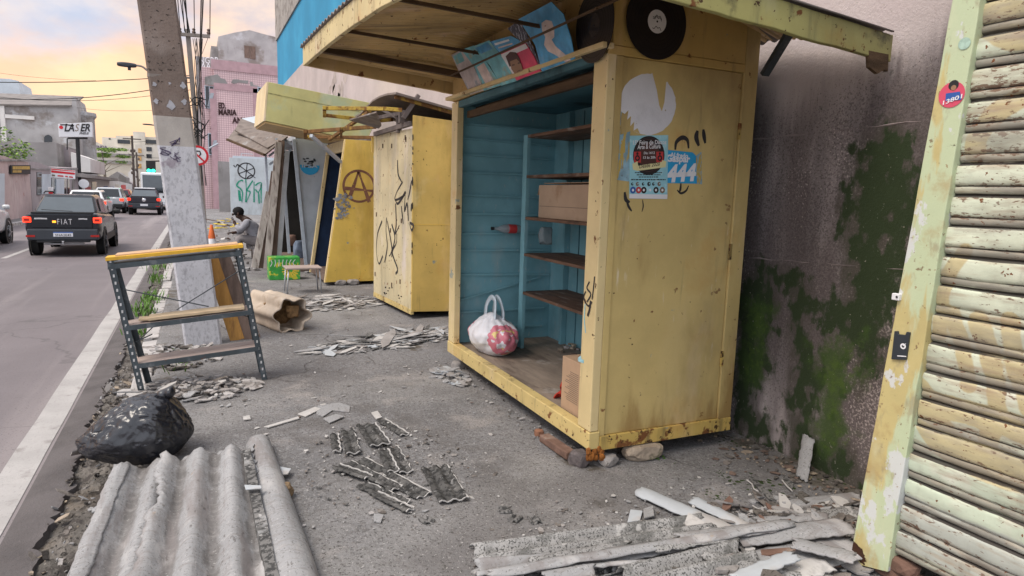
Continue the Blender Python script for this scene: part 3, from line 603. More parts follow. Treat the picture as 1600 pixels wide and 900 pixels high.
w = MB(); B(w, 0.001, .024, .0605, .105, .19, 2.40); w.build('corner_strip', M['yel'], T_k1, bevel=.003)
w = MB(); B(w, -.001, .028, .99, DK, .19, 2.78); w.build('rear_post', M['yel'], T_k1, bevel=.004)
w = MB()
for c in (.55, 1.25, 2.0): B(w, -.006, .004, .975, .995, c, c + .1)
w.build('hinge', M['yelbase'], T_k1)
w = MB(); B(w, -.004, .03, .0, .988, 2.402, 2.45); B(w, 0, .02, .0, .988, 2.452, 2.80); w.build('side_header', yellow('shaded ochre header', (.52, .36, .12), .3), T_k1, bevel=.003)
w = MB(); B(w, .0, .012, .03, .05, .2, 2.4); 
# rear wall, far end wall, roof board, floor
w = MB(); B(w, .03, LK, DK - .03, DK, .16, 2.44); w.build('rear_wall', M['teal'], T_k1)
w = MB()
for a0 in (.75, 1.5, 2.02): B(w, a0, a0 + .012, DK - .036, DK - .031, .2, 2.4)
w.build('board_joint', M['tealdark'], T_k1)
w = MB(); B(w, LK - .03, LK, .062, DK - .03, .16, 2.44); e1 = w.build('end_wall', M['teal'], T_k1)
w = MB()
for i, (x, y) in enumerate(((740, 195), (740, 217), (740, 242), (740, 270), (740, 305), (740, 334), (740, 365), (740, 391), (740, 428))):
    z = K1.inv(K1.side(x, y, LK - .03))[2]; tl = (.01, -.012, .0, .008, -.006, .0, .01, .0, -.02)[i]
    w.hexa([P(LK - .03, .07, z - .011), P(LK - .03, DK - .05, z - .011 + tl), P(LK - .06, DK - .05, z - .011 + tl), P(LK - .06, .07, z - .011), P(LK - .03, .07, z + .009), P(LK - .03, DK - .05, z + .009 + tl), P(LK - .055, DK - .05, z + .009 + tl), P(LK - .055, .07, z + .009)])
w.beam(P(LK - .045, .1, .62), P(LK - .045, .95, .82), .018)
w.beam(P(LK - .045, .07, .5), P(LK - .045, DK - .1, .5), .02); w.beam(P(LK - .045, .4, .34), P(LK - .045, DK - .1, .32), .02)
w.build('batten', M['teal'], T_k1, bevel=.003)
w = MB(); B(w, LK - .04, LK - .031, .06, .1, .222, 2.4); w.build('door_jamb', M['dim'], T_k1)
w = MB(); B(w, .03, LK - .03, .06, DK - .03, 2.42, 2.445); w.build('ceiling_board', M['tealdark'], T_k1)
w = MB(); B(w, .03, LK - .03, .07, DK - .03, .17, .20); w.build('floor_board', M['floorwood'], T_k1)
w = MB(); B(w, .034, .05, .06, DK - .03, .2, 2.42); w.build('inner_side_wall', M['teal'], T_k1)
w = MB(); B(w, .145, LK - .155, .09, .13, 2.30, 2.36); B(w, .15, LK - .16, .17, .21, 2.33, 2.40); w.build('inner_lintel', M['darkbeam'], T_k1, bevel=.004)
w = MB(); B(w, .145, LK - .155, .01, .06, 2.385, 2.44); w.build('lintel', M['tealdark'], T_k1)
w = MB(); w.hexa([P(-.03, -.055, 2.425), P(-.03, .02, 2.425), P(LK + .03, .02, 2.46), P(LK + .03, -.055, 2.46), P(-.03, -.055, 2.455), P(-.03, .02, 2.455), P(LK + .03, .02, 2.49), P(LK + .03, -.055, 2.49)]); w.build('ledge', M['yelpost'], T_k1, bevel=.004)
w = MB(); B(w, .0, LK, .005, .03, 2.45, 2.88); w.build('header_board', M['canopy'], T_k1)
w = MB(); B(w, LK - .03, LK, .03, DK, 2.446, 2.7); B(w, .02, LK, DK - .02, DK, 2.446, 2.74); w.build('upper_panel', M['canopy'], T_k1)
# shelving
SB = .57
w = MB(); B(w, 2.17, 2.25, SB, SB + .035, .2, 2.165); w.build('shelf_upright', M['teal'], T_k1, bevel=.003)
w = MB(); B(w, 2.2, 2.24, DK - .09, DK - .032, .2, 2.4); w.build('shelf_upright', M['teal'], T_k1, bevel=.003)
for i, (c, tl) in enumerate(((2.168, 0), (1.81, .0), (1.435, .0), (1.092, .02), (.735, .02))):
    w = MB(); w.hexa([P(.055, SB + .004, c - .03), P(.055, DK - .04, c - .03), P(2.2, DK - .04, c - .03 + tl * .5), P(2.2, SB + .004, c - .03 + tl * .5), P(.055, SB + .004, c - .004), P(.055, DK - .04, c - .004), P(2.2, DK - .04, c - .004 + tl * .5), P(2.2, SB + .004, c - .004 + tl * .5)])
    w.build('shelf', M['woodshelf'], T_k1, bevel=.003)
# canopy: corners of the soffit plane
FL = V((.90, 5.74, 2.64)); FRr = V((1.02, 2.24, 2.47)); BR = V((3.3, 2.30, 2.37)); BL = V((3.32, 5.72, 2.44))
def S(s, t, dz=0.): # s: 0 front -> 1 rear, t: 0 far end -> 1 near end
    q = (FL * (1 - s) + BL * s) * (1 - t) + (FRr * (1 - s) + BR * s) * t
    if dz > .06: q.z += .24 * ss(t, 1.0, .78) * ss(s, -.02, .45) * ss(s, 1.02, .97) * ss(t, -.02, .25)
    q.z += .06 * math.sin(math.pi * t) * (1 - s); return q + V((0, 0, dz))
w = MB(); rows = []
for i in range(481):
    t = .012 + .976 * i / 480
    rows.append([S(s, t, .09 + .017 * max(-.6, min(.6, math.cos(i * math.pi / 4)))) for s in (.03, .2, .4, .6, .8, .99)])
w.grid(rows); cs = w.build('canopy_soffit', M['canopy'], T_k1, smooth=True, solid=.006)
w = MB(); rows = [[S(s, t, .155 + .010 * math.cos(t * 280 * math.pi / 4)) for s in (-.02, .25, .5, .75, 1.0)] for t in [i / 280 for i in range(-4, 285)]]
w.grid(rows); w.build('canopy_roof', M['rooftile'], T_k1, smooth=True, solid=.008)
def fasc(name, q0, q1, h, th, m, off):
    w = MB(); rows = []; k = 26
    for i in range(k + 1):
        t = i / k; a = S(*(q0[j] + (q1[j] - q0[j]) * t for j in (0, 1))); j1 = .006 * fbm(V((t * 9, q0[0] * 3, 1))); o = V(off) * th
        rows.append([a + V((0, 0, j1)), a + V((0, 0, h + j1 * .5)), a + o + V((0, 0, h + j1 * .5)), a + o + V((0, 0, j1))])
    w.grid(rows, wrap=True); w.poly(rows[0]); w.poly(rows[-1]); return w.build(name, m, T_k1, bevel=.004)
fasc('front_fascia', (0, -.01), (0, 1.01), .15, .03, M['fascia'], (-1, 0, 0))
fasc('end_fascia', (0, 1.0), (1.01, 1.0), .135, .03, M['fasciagreen'], (0, -1, 0))
fasc('end_fascia', (0, 0), (1.0, 0), .15, .04, M['canopy'], (0, 1, 0))
w = MB()
for t in (.10, .30, .60):   # battens / seams under the soffit
    w.beam(S(.0, t, .075), S(.99, t - .0, .075), .02 if t > .2 else .05, .05 if t < .2 else .02)
w.build('soffit_batten', M['darkbeam'], T_k1)
w = MB(); a = S(.98, 1.0); pts = [a + V((-.02 + .02 * i, -.05 + rnd.uniform(-.01, .01), -.02 - .02 * abs(math.sin(i * 1.7)))) for i in range(6)]
w.prism([a + V((-.12, -.034, .03)), a + V((-.1, -.034, -.05)), a + V((-.03, -.034, -.075)), a + V((.02, -.034, -.05)), a + V((.05, -.034, -.055)), a + V((.04, -.034, .03))], (0, .02, 0)); w.build('torn_edge', M['darkbeam'], T_k1)
w = MB(); w.beam((3.2, 3.0, 2.40), (3.158, 2.74, 2.675), .05, .03); w.build('brace', M['metalrack'], T_k1)
w = MB()
for k in range(26):
    t = k / 26; q = S(0, .02 + t * .95, .155); w.rock(q + V((rnd.uniform(-.02, .04), 0, .005)), .03, .05, .02, k, sub=1)
w.build('roof_debris', M['brick'], T_k1)
# records and sleeves
def record(px_, plane, r, name_lab, lab2):
    c, n = plane
    t = T('vinyl_record', c, name_lab, 'record', 'vinyl records fixed to the kiosk header')
    w = MB(); w.lathe([(.001, 0), (r, 0), (r, .004), (.001, .004)], c, n, 48); d = w.build('disc', M['vinyl'], t)
    w = MB(); m_ = plain('groove sheen', (.03, .03, .035), .25)
    for q in (.52, .62, .74, .86, .95): w.ring(c + n * .0046, n, r * q - .002, r * q, 64)
    w.build('groove', m_, t)
    w = MB(); w.disc(c + n * .0048, n, r * .31, 30, 0); w.disc(c + n * .006, n, .006, 10, 1)
    if lab2: 
        ax = V((K1.w)); e_ = n * .0058
        for (x_, z_) in ((.0, .03), (.0, .022), (.0, -.03)): w.stroke(curve([c + e_ + ax * (x_ + .012 * (i - 2.5)) + V((0, 0, z_ + .005 * (-1) ** i - .002 * (i - 2.5) ** 2)) for i in range(6)], 3), .0035, n, 1)
    w.build('label', [M['white'] if lab2 else M['cargrey'], M['ink']], t)
record(0, (K1.side(1026, 34, -.022), -K1.u), .205, 'big black vinyl record with a white centre label on the kiosk side', True)
c = K1.front(929, 40, -.03); record(0, (c, (-K1.w + V((0, 0, -.05))).normalized()), .2, 'black vinyl record with a dark label on the kiosk front beside the blue sleeve', False)
tv = (-K1.w * .42 + V((0, 0, 1))).normalized(); nv = K1.u.cross(tv).normalized()
if nv.dot(-K1.w) < 0: nv = -nv
def cover(pxs, off, mats, shapes, label):
    o = P(0, -.03, 2.47) + nv * off; q = lambda x, y, e=0: PL(x, y, o + nv * e, nv)
    t0 = q(*pxs[0])
    w = MB(); w.prism([q(*p) for p in pxs], -nv * .004, 0)
    for i, (m_, pts) in enumerate(shapes): w.poly([q(*p, .0012 * (i + 1)) for p in pts], m_)
    return tag(w.build('record_sleeve', [M[k] for k in mats]), label, 'record sleeve', 'record sleeves tucked under the canopy')
cover([(705, 86), (723, 77), (742, 108), (756, 141), (735, 148), (720, 118)], .004, ['cov_pale', 'cov_teal'], [(1, [(708, 88), (720, 81), (726, 95), (714, 101)])], 'faded narrow record sleeve farthest from the records')
cover([(721, 78), (740, 71), (762, 100), (783, 133), (756, 142), (742, 106)], .010, ['cov_teal', 'cov_figure', 'ink'], [(1, [(745, 105), (756, 98), (775, 132), (762, 138)]), (2, [(737, 80), (744, 77), (746, 83), (739, 86)])], 'blotchy teal and tan record sleeve with a dark spot near its top')
cover([(738, 73), (764, 63), (790, 95), (809, 126), (783, 134), (765, 102)], .016, ['cov_teal', 'cov_blue'], [(1, [(742, 75), (762, 66), (770, 76), (752, 84)])], 'turquoise record sleeve next to the crimson one')
cover([(759, 67), (798, 56), (822, 68), (800, 88), (783, 83)], .014, ['cov_blue', 'white', 'cov_figure'], [(1, [(772, 68), (795, 61), (796, 64), (774, 71)]), (2, [(778, 74), (800, 67), (801, 69), (779, 76)])], 'blue record sleeve with pale lettering peeping above the crimson one')
cover([(782, 84), (821, 67), (834, 88), (845, 111), (807, 126), (797, 106)], .022, ['cov_red', 'white', 'brownprint', 'skinprint', 'cov_figure'], [
    (1, [(783, 85), (821, 68), (825, 75), (787, 92)]), (1, [(783, 87), (790, 84), (806, 118), (803, 119)]), (2, [(790, 88), (797, 81), (806, 82), (812, 92), (814, 102), (796, 104)]), (3, [(797, 96), (807, 92), (814, 99), (817, 109), (812, 117), (806, 118), (799, 108)]),
    (2, [(800, 101), (804, 100), (804, 102), (800, 103)]), (2, [(809, 98), (813, 97), (813, 99), (809, 100)]), (2, [(808, 111), (813, 109), (813, 110), (808, 112)])], 'crimson record sleeve with a dark haired portrait')
cover([(793, 45), (811, 31), (830, 68), (848, 110), (842, 112), (822, 74)], .018, ['cov_bw'], [], 'black and white record sleeve edge behind the blue one')
cover([(810, 30), (861, 3), (880, 22), (892, 60), (898, 92), (847, 112), (836, 70)], .028, ['cov_blue', 'cov_figure', 'skinprint'], [
    (1, [(846, 36), (853, 31), (862, 33), (866, 44), (866, 58), (862, 62), (868, 72), (882, 84), (892, 94), (884, 97), (868, 86), (856, 80), (850, 70), (852, 58), (847, 48)]), (2, [(851, 40), (853, 39), (853, 41), (851, 42)])], 'largest blue record sleeve with a pale figure on it')
w = MB(); a = PL(705, 118, P(0, -.2, 2.6) + nv * .035, nv); b = PL(935, 12, P(0, -.2, 2.6) + nv * .035, nv)
w.beam(a, b, .012, .03, up=nv); w.build('retaining_strip', M['darkbeam'], T_k1)
w = MB(); w.tube([b, b + V((.1, -.25, .05)), P(-.03, -.02, 2.66)], .008, 6); w.build('cord', M['darkbeam'], T_k1)
# --- papers on the side panel (plane a = .012)
nu = -K1.u
def sq(x, y, e=0.): return K1.side(x, y, .012 - .0015 - e)
w = MB()
ring_ = [(1012 + 44 * math.cos(t), 163 + 48 * math.sin(t)) for t in [2 * math.pi * i / 56 for i in range(56)]]
cx = []
for (x, y) in ring_:
    cx.append((x + rnd.uniform(-.6, .6), y + rnd.uniform(-.6, .6)))
wedge = [(1019, 114), (1026, 140), (1030, 165), (1034, 174), (1038, 160), (1041, 128), (1044, 128)]
tear = [(985, 206), (990, 196), (984, 190), (990, 178), (979, 180), (981, 165), (974, 176)]
poly = []
for (x, y) in cx:
    if 1019 < x < 1043 and y < 163: continue
    if x < 988 and y > 174: continue
    poly.append((x, y))
poly.sort(key=lambda p: math.atan2(p[1] - 163, p[0] - 1012))
out = []; dw = dt = False
for (x, y) in poly:
    an = math.degrees(math.atan2(y - 163, x - 1012))
    if not dw and an > -60: out += wedge; dw = True
    if not dt and an > 125: out += [(1000, 209), (996, 200), (990, 204), (991, 190), (985, 197), (986, 181), (980, 187), (982, 172), (976, 178)]; dt = True
    out.append((x, y))
w.prism([sq(*p) for p in out], nu * .0008); w.build('torn_paper_disc', M['whitepaint'], T_k1)
w = MB(); w.poly([sq(*p, -.0008) for p in ((966, 212), (985, 205), (986, 284), (964, 281))]); w.poly([sq(*p, .0016) for p in ((1088, 243), (1096, 237), (1097, 288), (1090, 287), (1087, 268))]); w.poly([sq(*p, -.0008) for p in ((963, 180), (971, 150), (975, 155), (970, 185), (969, 215), (964, 212))])
build_each(w, 'torn_paper', M['torn'], T_k1)
# campaign sticker
w = MB(); w.prism([sq(*p, -.0002) for p in ((1040, 234), (1082, 238), (1088, 244), (1087, 260), (1089, 287), (1040, 286))], nu * .0008, 0)
def tx(s_, x0, y0, x1, y1, h, e, m, **k):
    a = sq(x0, y0, e); b = sq(x1, y1, e); w.text(s_, a, b - a, (0, 0, 1), h, m, width=(b - a).length, **k)
tx('ALfredo', 1047, 244.5, 1075, 246.5, .034, .0012, 1, bold=.03); tx('Gaspar', 1041, 252, 1078, 253.5, .056, .0012, 1, bold=.04); tx('444', 1041, 284, 1087, 281, .135, .0012, 1, bold=.05, shear=.1)
w.build('election_sticker', [M['cyan'], M['white']], T_k1)
# event poster
w = MB(); w.prism([sq(*p, .0012) for p in ((984, 212), (1044, 211), (1042.5, 311), (983, 310))], nu * .0008, 0)
w.poly([sq(*p, .0022) for p in ((983.5, 303), (1043, 304), (1042.5, 310.8), (983.3, 309.8))], 1)
c = sq(1014, 243, .0023); w.disc(c, nu, .112, 36, 2); w.disc(c + nu * .0003, nu, .078, 30, 3); w.ring(c + nu * .0002, nu, .09, .093, 40, 3); w.ring(c + nu * .0002, nu, .1, .102, 40, 3)
for (x, y) in ((996, 245), (1031, 245)):
    w.poly([sq(x - 5.5, y - 8, .003), sq(x + 5.5, y - 8, .003), sq(x + 5.5, y + 9, .003), sq(x - 5.5, y + 9, .003)], 4); w.disc(sq(x, y + 2, .0034), nu, .017, 18, 2); w.disc(sq(x, y + 2, .0038), nu, .008, 14, 4); w.disc(sq(x, y - 5, .0034), nu, .008, 14, 2)
w.poly([sq(*p, .0038) for p in ((988, 256), (996, 252), (997, 259), (1034, 253), (1035, 250), (1041, 252), (1040, 261), (1034, 262), (996, 267), (989, 265))], 5)
tx('15ª Feira de Discos', 989, 226, 1041, 225, .034, .0045, 1, bold=.02); tx('Arte & Cultura', 996, 233, 1032, 231.5, .034, .0045, 1, bold=.02)
tx('Dia 14/12', 1006, 241, 1023, 240.5, .02, .0045, 1, bold=.02); tx('13 às 20h', 1005, 248, 1024, 247.5, .02, .0045, 1, bold=.02); tx('Desde 2020', 999, 263, 1031, 258.5, .03, .0045, 2, bold=.01)
def wordline(x0, x1, y, h):
    x = x0
    while x < x1: q_ = rnd.uniform(1.2, 4.5); w.poly([sq(x, y, .0025), sq(min(x + q_, x1), y, .0025), sq(min(x + q_, x1), y - h, .0025), sq(x, y - h, .0025)], 2); x += q_ + .7
for i in range(3): wordline(992 + 3 * i, 1035 - 3 * i, 270.5 + 3.4 * i, 1.5)
wordline(986, 1040, 281.6, 1.8)
for i, (x, m_) in enumerate(((988, 2), (996, 6), (1005, 2), (1014, 2), (1021, 2), (1030, 6))): w.disc(sq(x, 287.5, .0026), nu, .013 if i % 2 else .01, 5 + i, m_); w.disc(sq(x + 1, 287, .003), nu, .005, 6, 0)
for i, (x, m_) in enumerate(((989, 7), (998, 4), (1006, 2), (1016, 0), (1025, 2), (1035, 6))): w.disc(sq(x, 297, .0026), nu, .02, 12 - i, m_); w.disc(sq(x, 297, .003), nu, .008, 8, 1)
w.build('event_poster', [M['posterblue'], M['white'], M['ink'], M['brownprint'], M['redprint'], M['cream'], M['inkfade'], M['bluesign']], T_k1)
# painted marks
w = MB()
def pst(pts, wd, e=-.0006, m=0):
    c = curve([sq(x, y, e) for x, y in pts], 5); k = len(c); w.stroke(c, [wd * (.5 + .7 * math.sin(math.pi * (i + .6) / k)) for i in range(k)], nu, m)
pst([(1055, 234), (1057, 222), (1066, 215), (1074, 219), (1076, 232)], .022); pst([(1090, 204), (1088, 215), (1092, 228)], .028); pst([(1099, 202), (1100, 212), (1102, 224)], .024); pst([(1058, 297), (1064, 302), (1072, 298), (1076, 290)], .012); pst([(1064, 286), (1063, 296), (1061, 300)], .014)
pst([(979, 312), (982, 322), (987, 330)], .014); pst([(1004, 312), (1005, 322), (1003, 331)], .007); pst([(976, 300), (978, 312), (984, 316)], .02)
build_each(w, 'painted_mark', M['graf_black'], T_k1)
w = MB()
def fst(pts, wd, b=-.0075):
    c = curve([K1.front(x, y, b) for x, y in pts], 5); w.stroke(c, wd, -K1.w)
fst([(929, 432), (927, 452), (925, 468)], .012, -.002); fst([(921, 440), (917, 450), (923, 460), (917, 472)], .012, -.002); fst([(915, 455), (912, 466), (919, 478), (925, 472)], .012, -.002); fst([(923, 470), (921, 484), (918, 494)], .02, -.002)
build_each(w, 'pen_mark', M['graf_black'], T_k1)
w = MB(); fst([(914, 475), (913, 500), (915, 520)], .01, -.002); fst([(908, 583 - 25), (904, 587 - 25), (912, 590 - 25)], .02, -.002); w.build('paint_drip', M['posterblue'], T_k1)
# --- things in the kiosk
def frbox(name, m, a0, a1, b0, b1, c0, c1, label, cat, root=None):
    t = T(name, P((a0 + a1) / 2, (b0 + b1) / 2, c0), label, cat); w = MB(); B(w, a0, a1, b0, b1, c0, c1); w.build('carton', m, t, bevel=.004); return t
i0 = K1.inv(K1.front(841, 336, .62)); i1 = K1.inv(K1.front(903, 284, .62))
z0 = 1.4325
t = frbox('cardboard_box', M['card'], .42, i0[0], .62, .95, z0, z0 + (i1[2] - i0[2]) * 1.0, 'worn brown cardboard box on the middle teal shelf', 'box')
w = MB(); K1.box(w, .5, i0[0] - .02, .6185, .6195, z0 + .1, z0 + .105); K1.box(w, .9, .96, .617, .6192, z0 + .1, z0 + .17); K1.box(w, 1.02, 1.05, .617, .6192, z0 + .11, z0 + .17); w.build('printing', M['inkfade'], t)
w = MB(); K1.box(w, .42, i0[0] - .01, .66, .9, z0 + .3, z0 + .306); w.hexa([P(i0[0] - .005, .62, z0 + .28), P(i0[0] - .005, .95, z0 + .28), P(i0[0] + .02, .95, z0 + .2), P(i0[0] + .02, .62, z0 + .2), P(i0[0], .62, z0 + .284), P(i0[0], .95, z0 + .284), P(i0[0] + .024, .95, z0 + .2), P(i0[0] + .024, .62, z0 + .2)]); w.build('flap', M['card2'], t)
q = K1.front(899, 658, .12); i0 = K1.inv(q); ztop = .2 + .34
t = frbox('cardboard_box', M['card2'], i0[0] - .3, i0[0] + .17, .10, .36, .2005, .2 + .36, 'tan cardboard box with fine print on the kiosk floor beside the front post', 'box')
w = MB()
for k in range(16):
    c = .28 + k * .013; K1.box(w, i0[0] - .05, i0[0] - .05 + rnd.uniform(.1, .18), .0985, .0995, c, c + .004)
    K1.box(w, i0[0] + .1705, i0[0] + .1712, .14, .14 + rnd.uniform(.1, .19), c, c + .004)
w.build('fine_print', M['inkfade'], t)
w = MB(); rows = []
for i in range(14):
    u_ = i / 13; rows.append([P(i0[0] + .19 + .16 * u_ + .02 * math.sin(j * 1.1), .16 + .2 * (j / 11) + .02 * math.sin(i * .9), .2 + (.33 * (1 - u_) ** 1.4 + .03 * math.sin(i * 1.3 + j * .9) + .02) * (.6 + .4 * math.sin(math.pi * j / 11))) for j in range(12)])
w.grid(rows); tag(w.build('red_cloth', M['redcloth'], smooth=True, solid=.01, sub=1), 'crumpled red cloth beside the tan cardboard box on the kiosk floor', 'cloth')
# bottle lying on a batten
pa = K1.side(770, 357, LK - .11); pb = K1.side(813, 358, LK - .11); ax = (pb - pa).normalized(); ln = (pb - pa).length
t = T('plastic_bottle', (pa + pb) / 2, 'clear plastic bottle with a red label lying on a teal batten', 'bottle')
w = MB(); r_ = .042; w.lathe([(.013, .0), (.013, .03), (.016, .05), (.03, .08), (r_, .12), (r_ * .95, .16), (r_, .2), (r_, ln - .02), (r_ * .8, ln)], pa, ax, 20); w.build('bottle_body', M['bottle'], t, smooth=True)
w = MB(); w.lathe([(.016, -.015), (.016, .012), (.015, .013)], pa, ax, 14); w.build('cap', M['ink'], t)
w = MB(); w.lathe([(r_ + .001, .16), (r_ + .0015, .165), (r_ + .0015, .235), (r_ + .001, .24)], pa, ax, 20); w.build('label', M['redprint'], t, smooth=True)
c = K1.front(852, 365, .75); w = MB(); w.rock(c + V((0, 0, -.02)), .07, .06, .1, 5, k=.7, sub=3); tag(w.build('crumpled_plastic', M['clearbag'], smooth=True), 'crumpled clear plastic hanging under the middle shelf', 'plastic wrap')
# carrier bag
MBAG = mat('white carrier bag film', (.72, .72, .76), .35, .04, 4, lay=[L((.60, .13, .19), .9, s=18, lo=.52, hi=.54, at='red', am=.7, d=1), L((.72, .58, .2), .9, s=14, lo=.70, hi=.72, at='red', am=.7, d=1)], bump=.35, bs=25, bd=.01, spec=.5)
c = G(762, 553, .2) ; c = P(K1.inv(c)[0] + .06, .27, .2)
t = T('carrier_bag', c, 'knotted white and red plastic carrier bag on the kiosk floor', 'bag')
bm = bmesh.new(); bmesh.ops.create_icosphere(bm, subdivisions=5, radius=1); w = MB(); red = []; vs = []
for v in bm.verts:
    p = v.co; f = 1 + .1 * noise.noise(p * 1.7) + .05 * noise.noise(p * 4) + .028 * math.sin(14 * math.atan2(p.y, p.x) + 3 * noise.noise(p * 2)) * (p.z > -.2) + .03 * abs(noise.noise(p * 7))
    z = p.z; tp = 1 - .45 * max(0, z) ** 1.5
    vs.append(c + K1.u * (p.x * .33 * f * tp) + K1.w * (p.y * .2 * f * tp) + V((0, 0, .17 + max(-.165, z * .19 * f))))
    q = (-K1.w.dot(K1.w * p.y)); red.append(.09 + .52 * ss(abs(p.x + .08), .42, .66) * ss(z, .8, .5))
bm.verts.index_update(); w.add(vs, [[q.index for q in f.verts] for f in bm.faces]); bm.free()
ob = w.build('bag_body', MBAG, t, smooth=True); set_attr(ob, 'red', red)
w = MB()
for b_ in (-.03, .05):
    pts = curve([c + K1.u * .13 + K1.w * b_ + V((0, 0, .3)), c + K1.u * .105 + K1.w * b_ + V((0, 0, .42)), c + K1.u * .03 + K1.w * (b_ * .6) + V((0, 0, .5)), c - K1.u * .06 + K1.w * (b_ * .6) + V((0, 0, .48)), c - K1.u * .09 + K1.w * b_ + V((0, 0, .38)), c - K1.u * .08 + K1.w * b_ + V((0, 0, .29))], 6)
    k = len(pts); w.stroke(pts, [.075 - .03 * math.sin(math.pi * i / k) for i in range(k)], -K1.w + V((0, 0, .1)))
w.build('handle', mat('translucent bag film', (.5, .58, .64), .3, .08, 9, bump=.2), t, smooth=True, solid=.006)
# rags and litter along the rear wall
w = MB(); rows = []
for i in range(16): rows.append([P(.8 + i * .045, .78 + .02 * j, .2 + .1 * abs(noise.noise(V((i * .5, j * .6, 2)))) + .11 * math.sin(math.pi * j / 11) * math.sin(math.pi * i / 15)) for j in range(12)])
w.grid(rows); tag(w.build('rag', M['teal_cloth'], smooth=True, solid=.012, sub=1), 'dark green teal rag on the kiosk floor by the rear wall', 'rag')
w = MB()
for k in range(60):
    p = P(rnd.uniform(.7, 2.05), rnd.uniform(.85, 1.04), .205 + rnd.uniform(0, .08)); s_ = rnd.uniform(.01, .05); w.rock(p, s_, s_ * .7, s_ * .4, k, m=rnd.randrange(3), sub=1, rz=rnd.uniform(0, 3))
tag(w.build('floor_litter', [M['conc'], M['stone'], M['brownwood']]), 'broken rubbish along the rear wall of the kiosk', 'litter', kind='stuff')
# under the kiosk
def rk(name, px_, py_, sx, sy, sz, m, lab, cat, rz=0., sd=1, k=.2, sub=3, z=0):
    p = G(px_, py_); w = MB(); w.rock((p.x, p.y, sz * .72 + z), sx, sy, sz, sd, rz=rz, k=k, sub=sub); return tag(w.build(name, m), lab, cat)
rk('timber_block', 905, 727, .06, .07, .062, mat('charred grey timber end', (.14, .12, .12), .95, .4, 14, bump=1, bs=30, bd=.01), 'charred grey timber block under the front corner of the kiosk', 'block', .3, 2)
rk('stone_block', 1003, 716, .16, .07, .062, M['stone'], 'long pale stone propping the kiosk side rail', 'stone', -.1, 3, .25)
rk('flat_stone', 950, 725, .07, .06, .04, M['conc'], 'grey flat stone between the charred block and the pale stone', 'stone', .2, 4)
a = G(850, 683, .03); b = G(893, 712, .04); w = MB(); w.beam(a, b, .075, .05); tag(w.build('loose_brick', M['brick'], bevel=.008), 'long red brown brick lying beside the charred block', 'brick')
rk('brick_piece', 842, 681, .035, .035, .03, mat('orange brick', (.27, .13, .08), .95, .2, 9), 'small orange brick fragment at the end of the long brick', 'brick', 0, 6)
rk('concrete_chunk', 715, 577, .07, .06, .05, M['conc'], 'grey concrete chunk under the far front corner of the open kiosk', 'stone', .3, 8)
w = MB()
for a0 in (.3, 1.2, 2.1): B(w, a0, a0 + .2, .3, .5, 0.0, .165)
w.build('support_block', M['conc'], T_k1)
# ================================================================== ground, road, pavement
def st(o, kind='structure'): o['kind'] = kind; return o
w = MB(); w.box(-400, 400, -60, 900, -1, -.2); st(w.build('ground', M['earth']))
w = MB(); w.box(-6.55, -.86, -8, 420, -.19, -.12); st(w.build('road', M['road']))
# pavement: gently uneven sheet, broken towards the gutter
w = MB(); rows = []
ys = [-3 + .08 * i for i in range(190)] + [12.2 + .6 * i for i in range(80)] + [62 + 8 * i for i in range(40)]
xs = [i / 60 for i in range(61)]
def pz(x, y):
    if y > 14: return 0.
    e = .010 * fbm(V((x * .9, y * .9, 3))) + .003 * fbm(V((x * 6, y * 6, 1)))
    return e
def pedge(y):
    return -.40 + (.10 * fbm(V((y * 1.3, 7, 1))) + .06 * fbm(V((y * 6, 7, 1))) + .16 * ss(y, 5.2, 3.6)) * ss(y, 7.5, 5.5)
for y in ys:
    x0 = pedge(y); xm = 3.5 if y < 29.5 else 12
    rows.append([(x0 + (xm - x0) * t ** 1.2, y, pz(x0 + (xm - x0) * t ** 1.2, y) - (.02 if t == 0 else 0)) for t in xs])
w.grid(rows); 
for i in range(len(ys) - 1): 
    a = rows[i][0]; b = rows[i + 1][0]; w.poly([a, b, (b[0] - .02, b[1], -.19), (a[0] - .02, a[1], -.19)])
ob = w.build('pavement', M['pave'], smooth=True, auto=50); st(ob)
def dirtv(v):
    a = ss(v.x, 2.75, 3.35) * ss(v.y, 3.6, 3.0) * .75 + .5 * ss(abs(v.x - 2.06), .22, .02) * ss(v.y, 2.9, 3.2) * ss(v.y, 10, 6) + .55 * ss(v.x, .12, -.3) + .35 * ss(math.hypot(v.x - 2.2, v.y - 2.9), .7, .1) + .3 * ss(math.hypot(v.x - 1.9, v.y - 6.8), 1.1, .3)
    return -.12 + a + .12 * fbm(V((v.x * 1.5, v.y * 1.5, 6)))
set_attr(ob, 'dirt', [dirtv(v) for v in w.v])
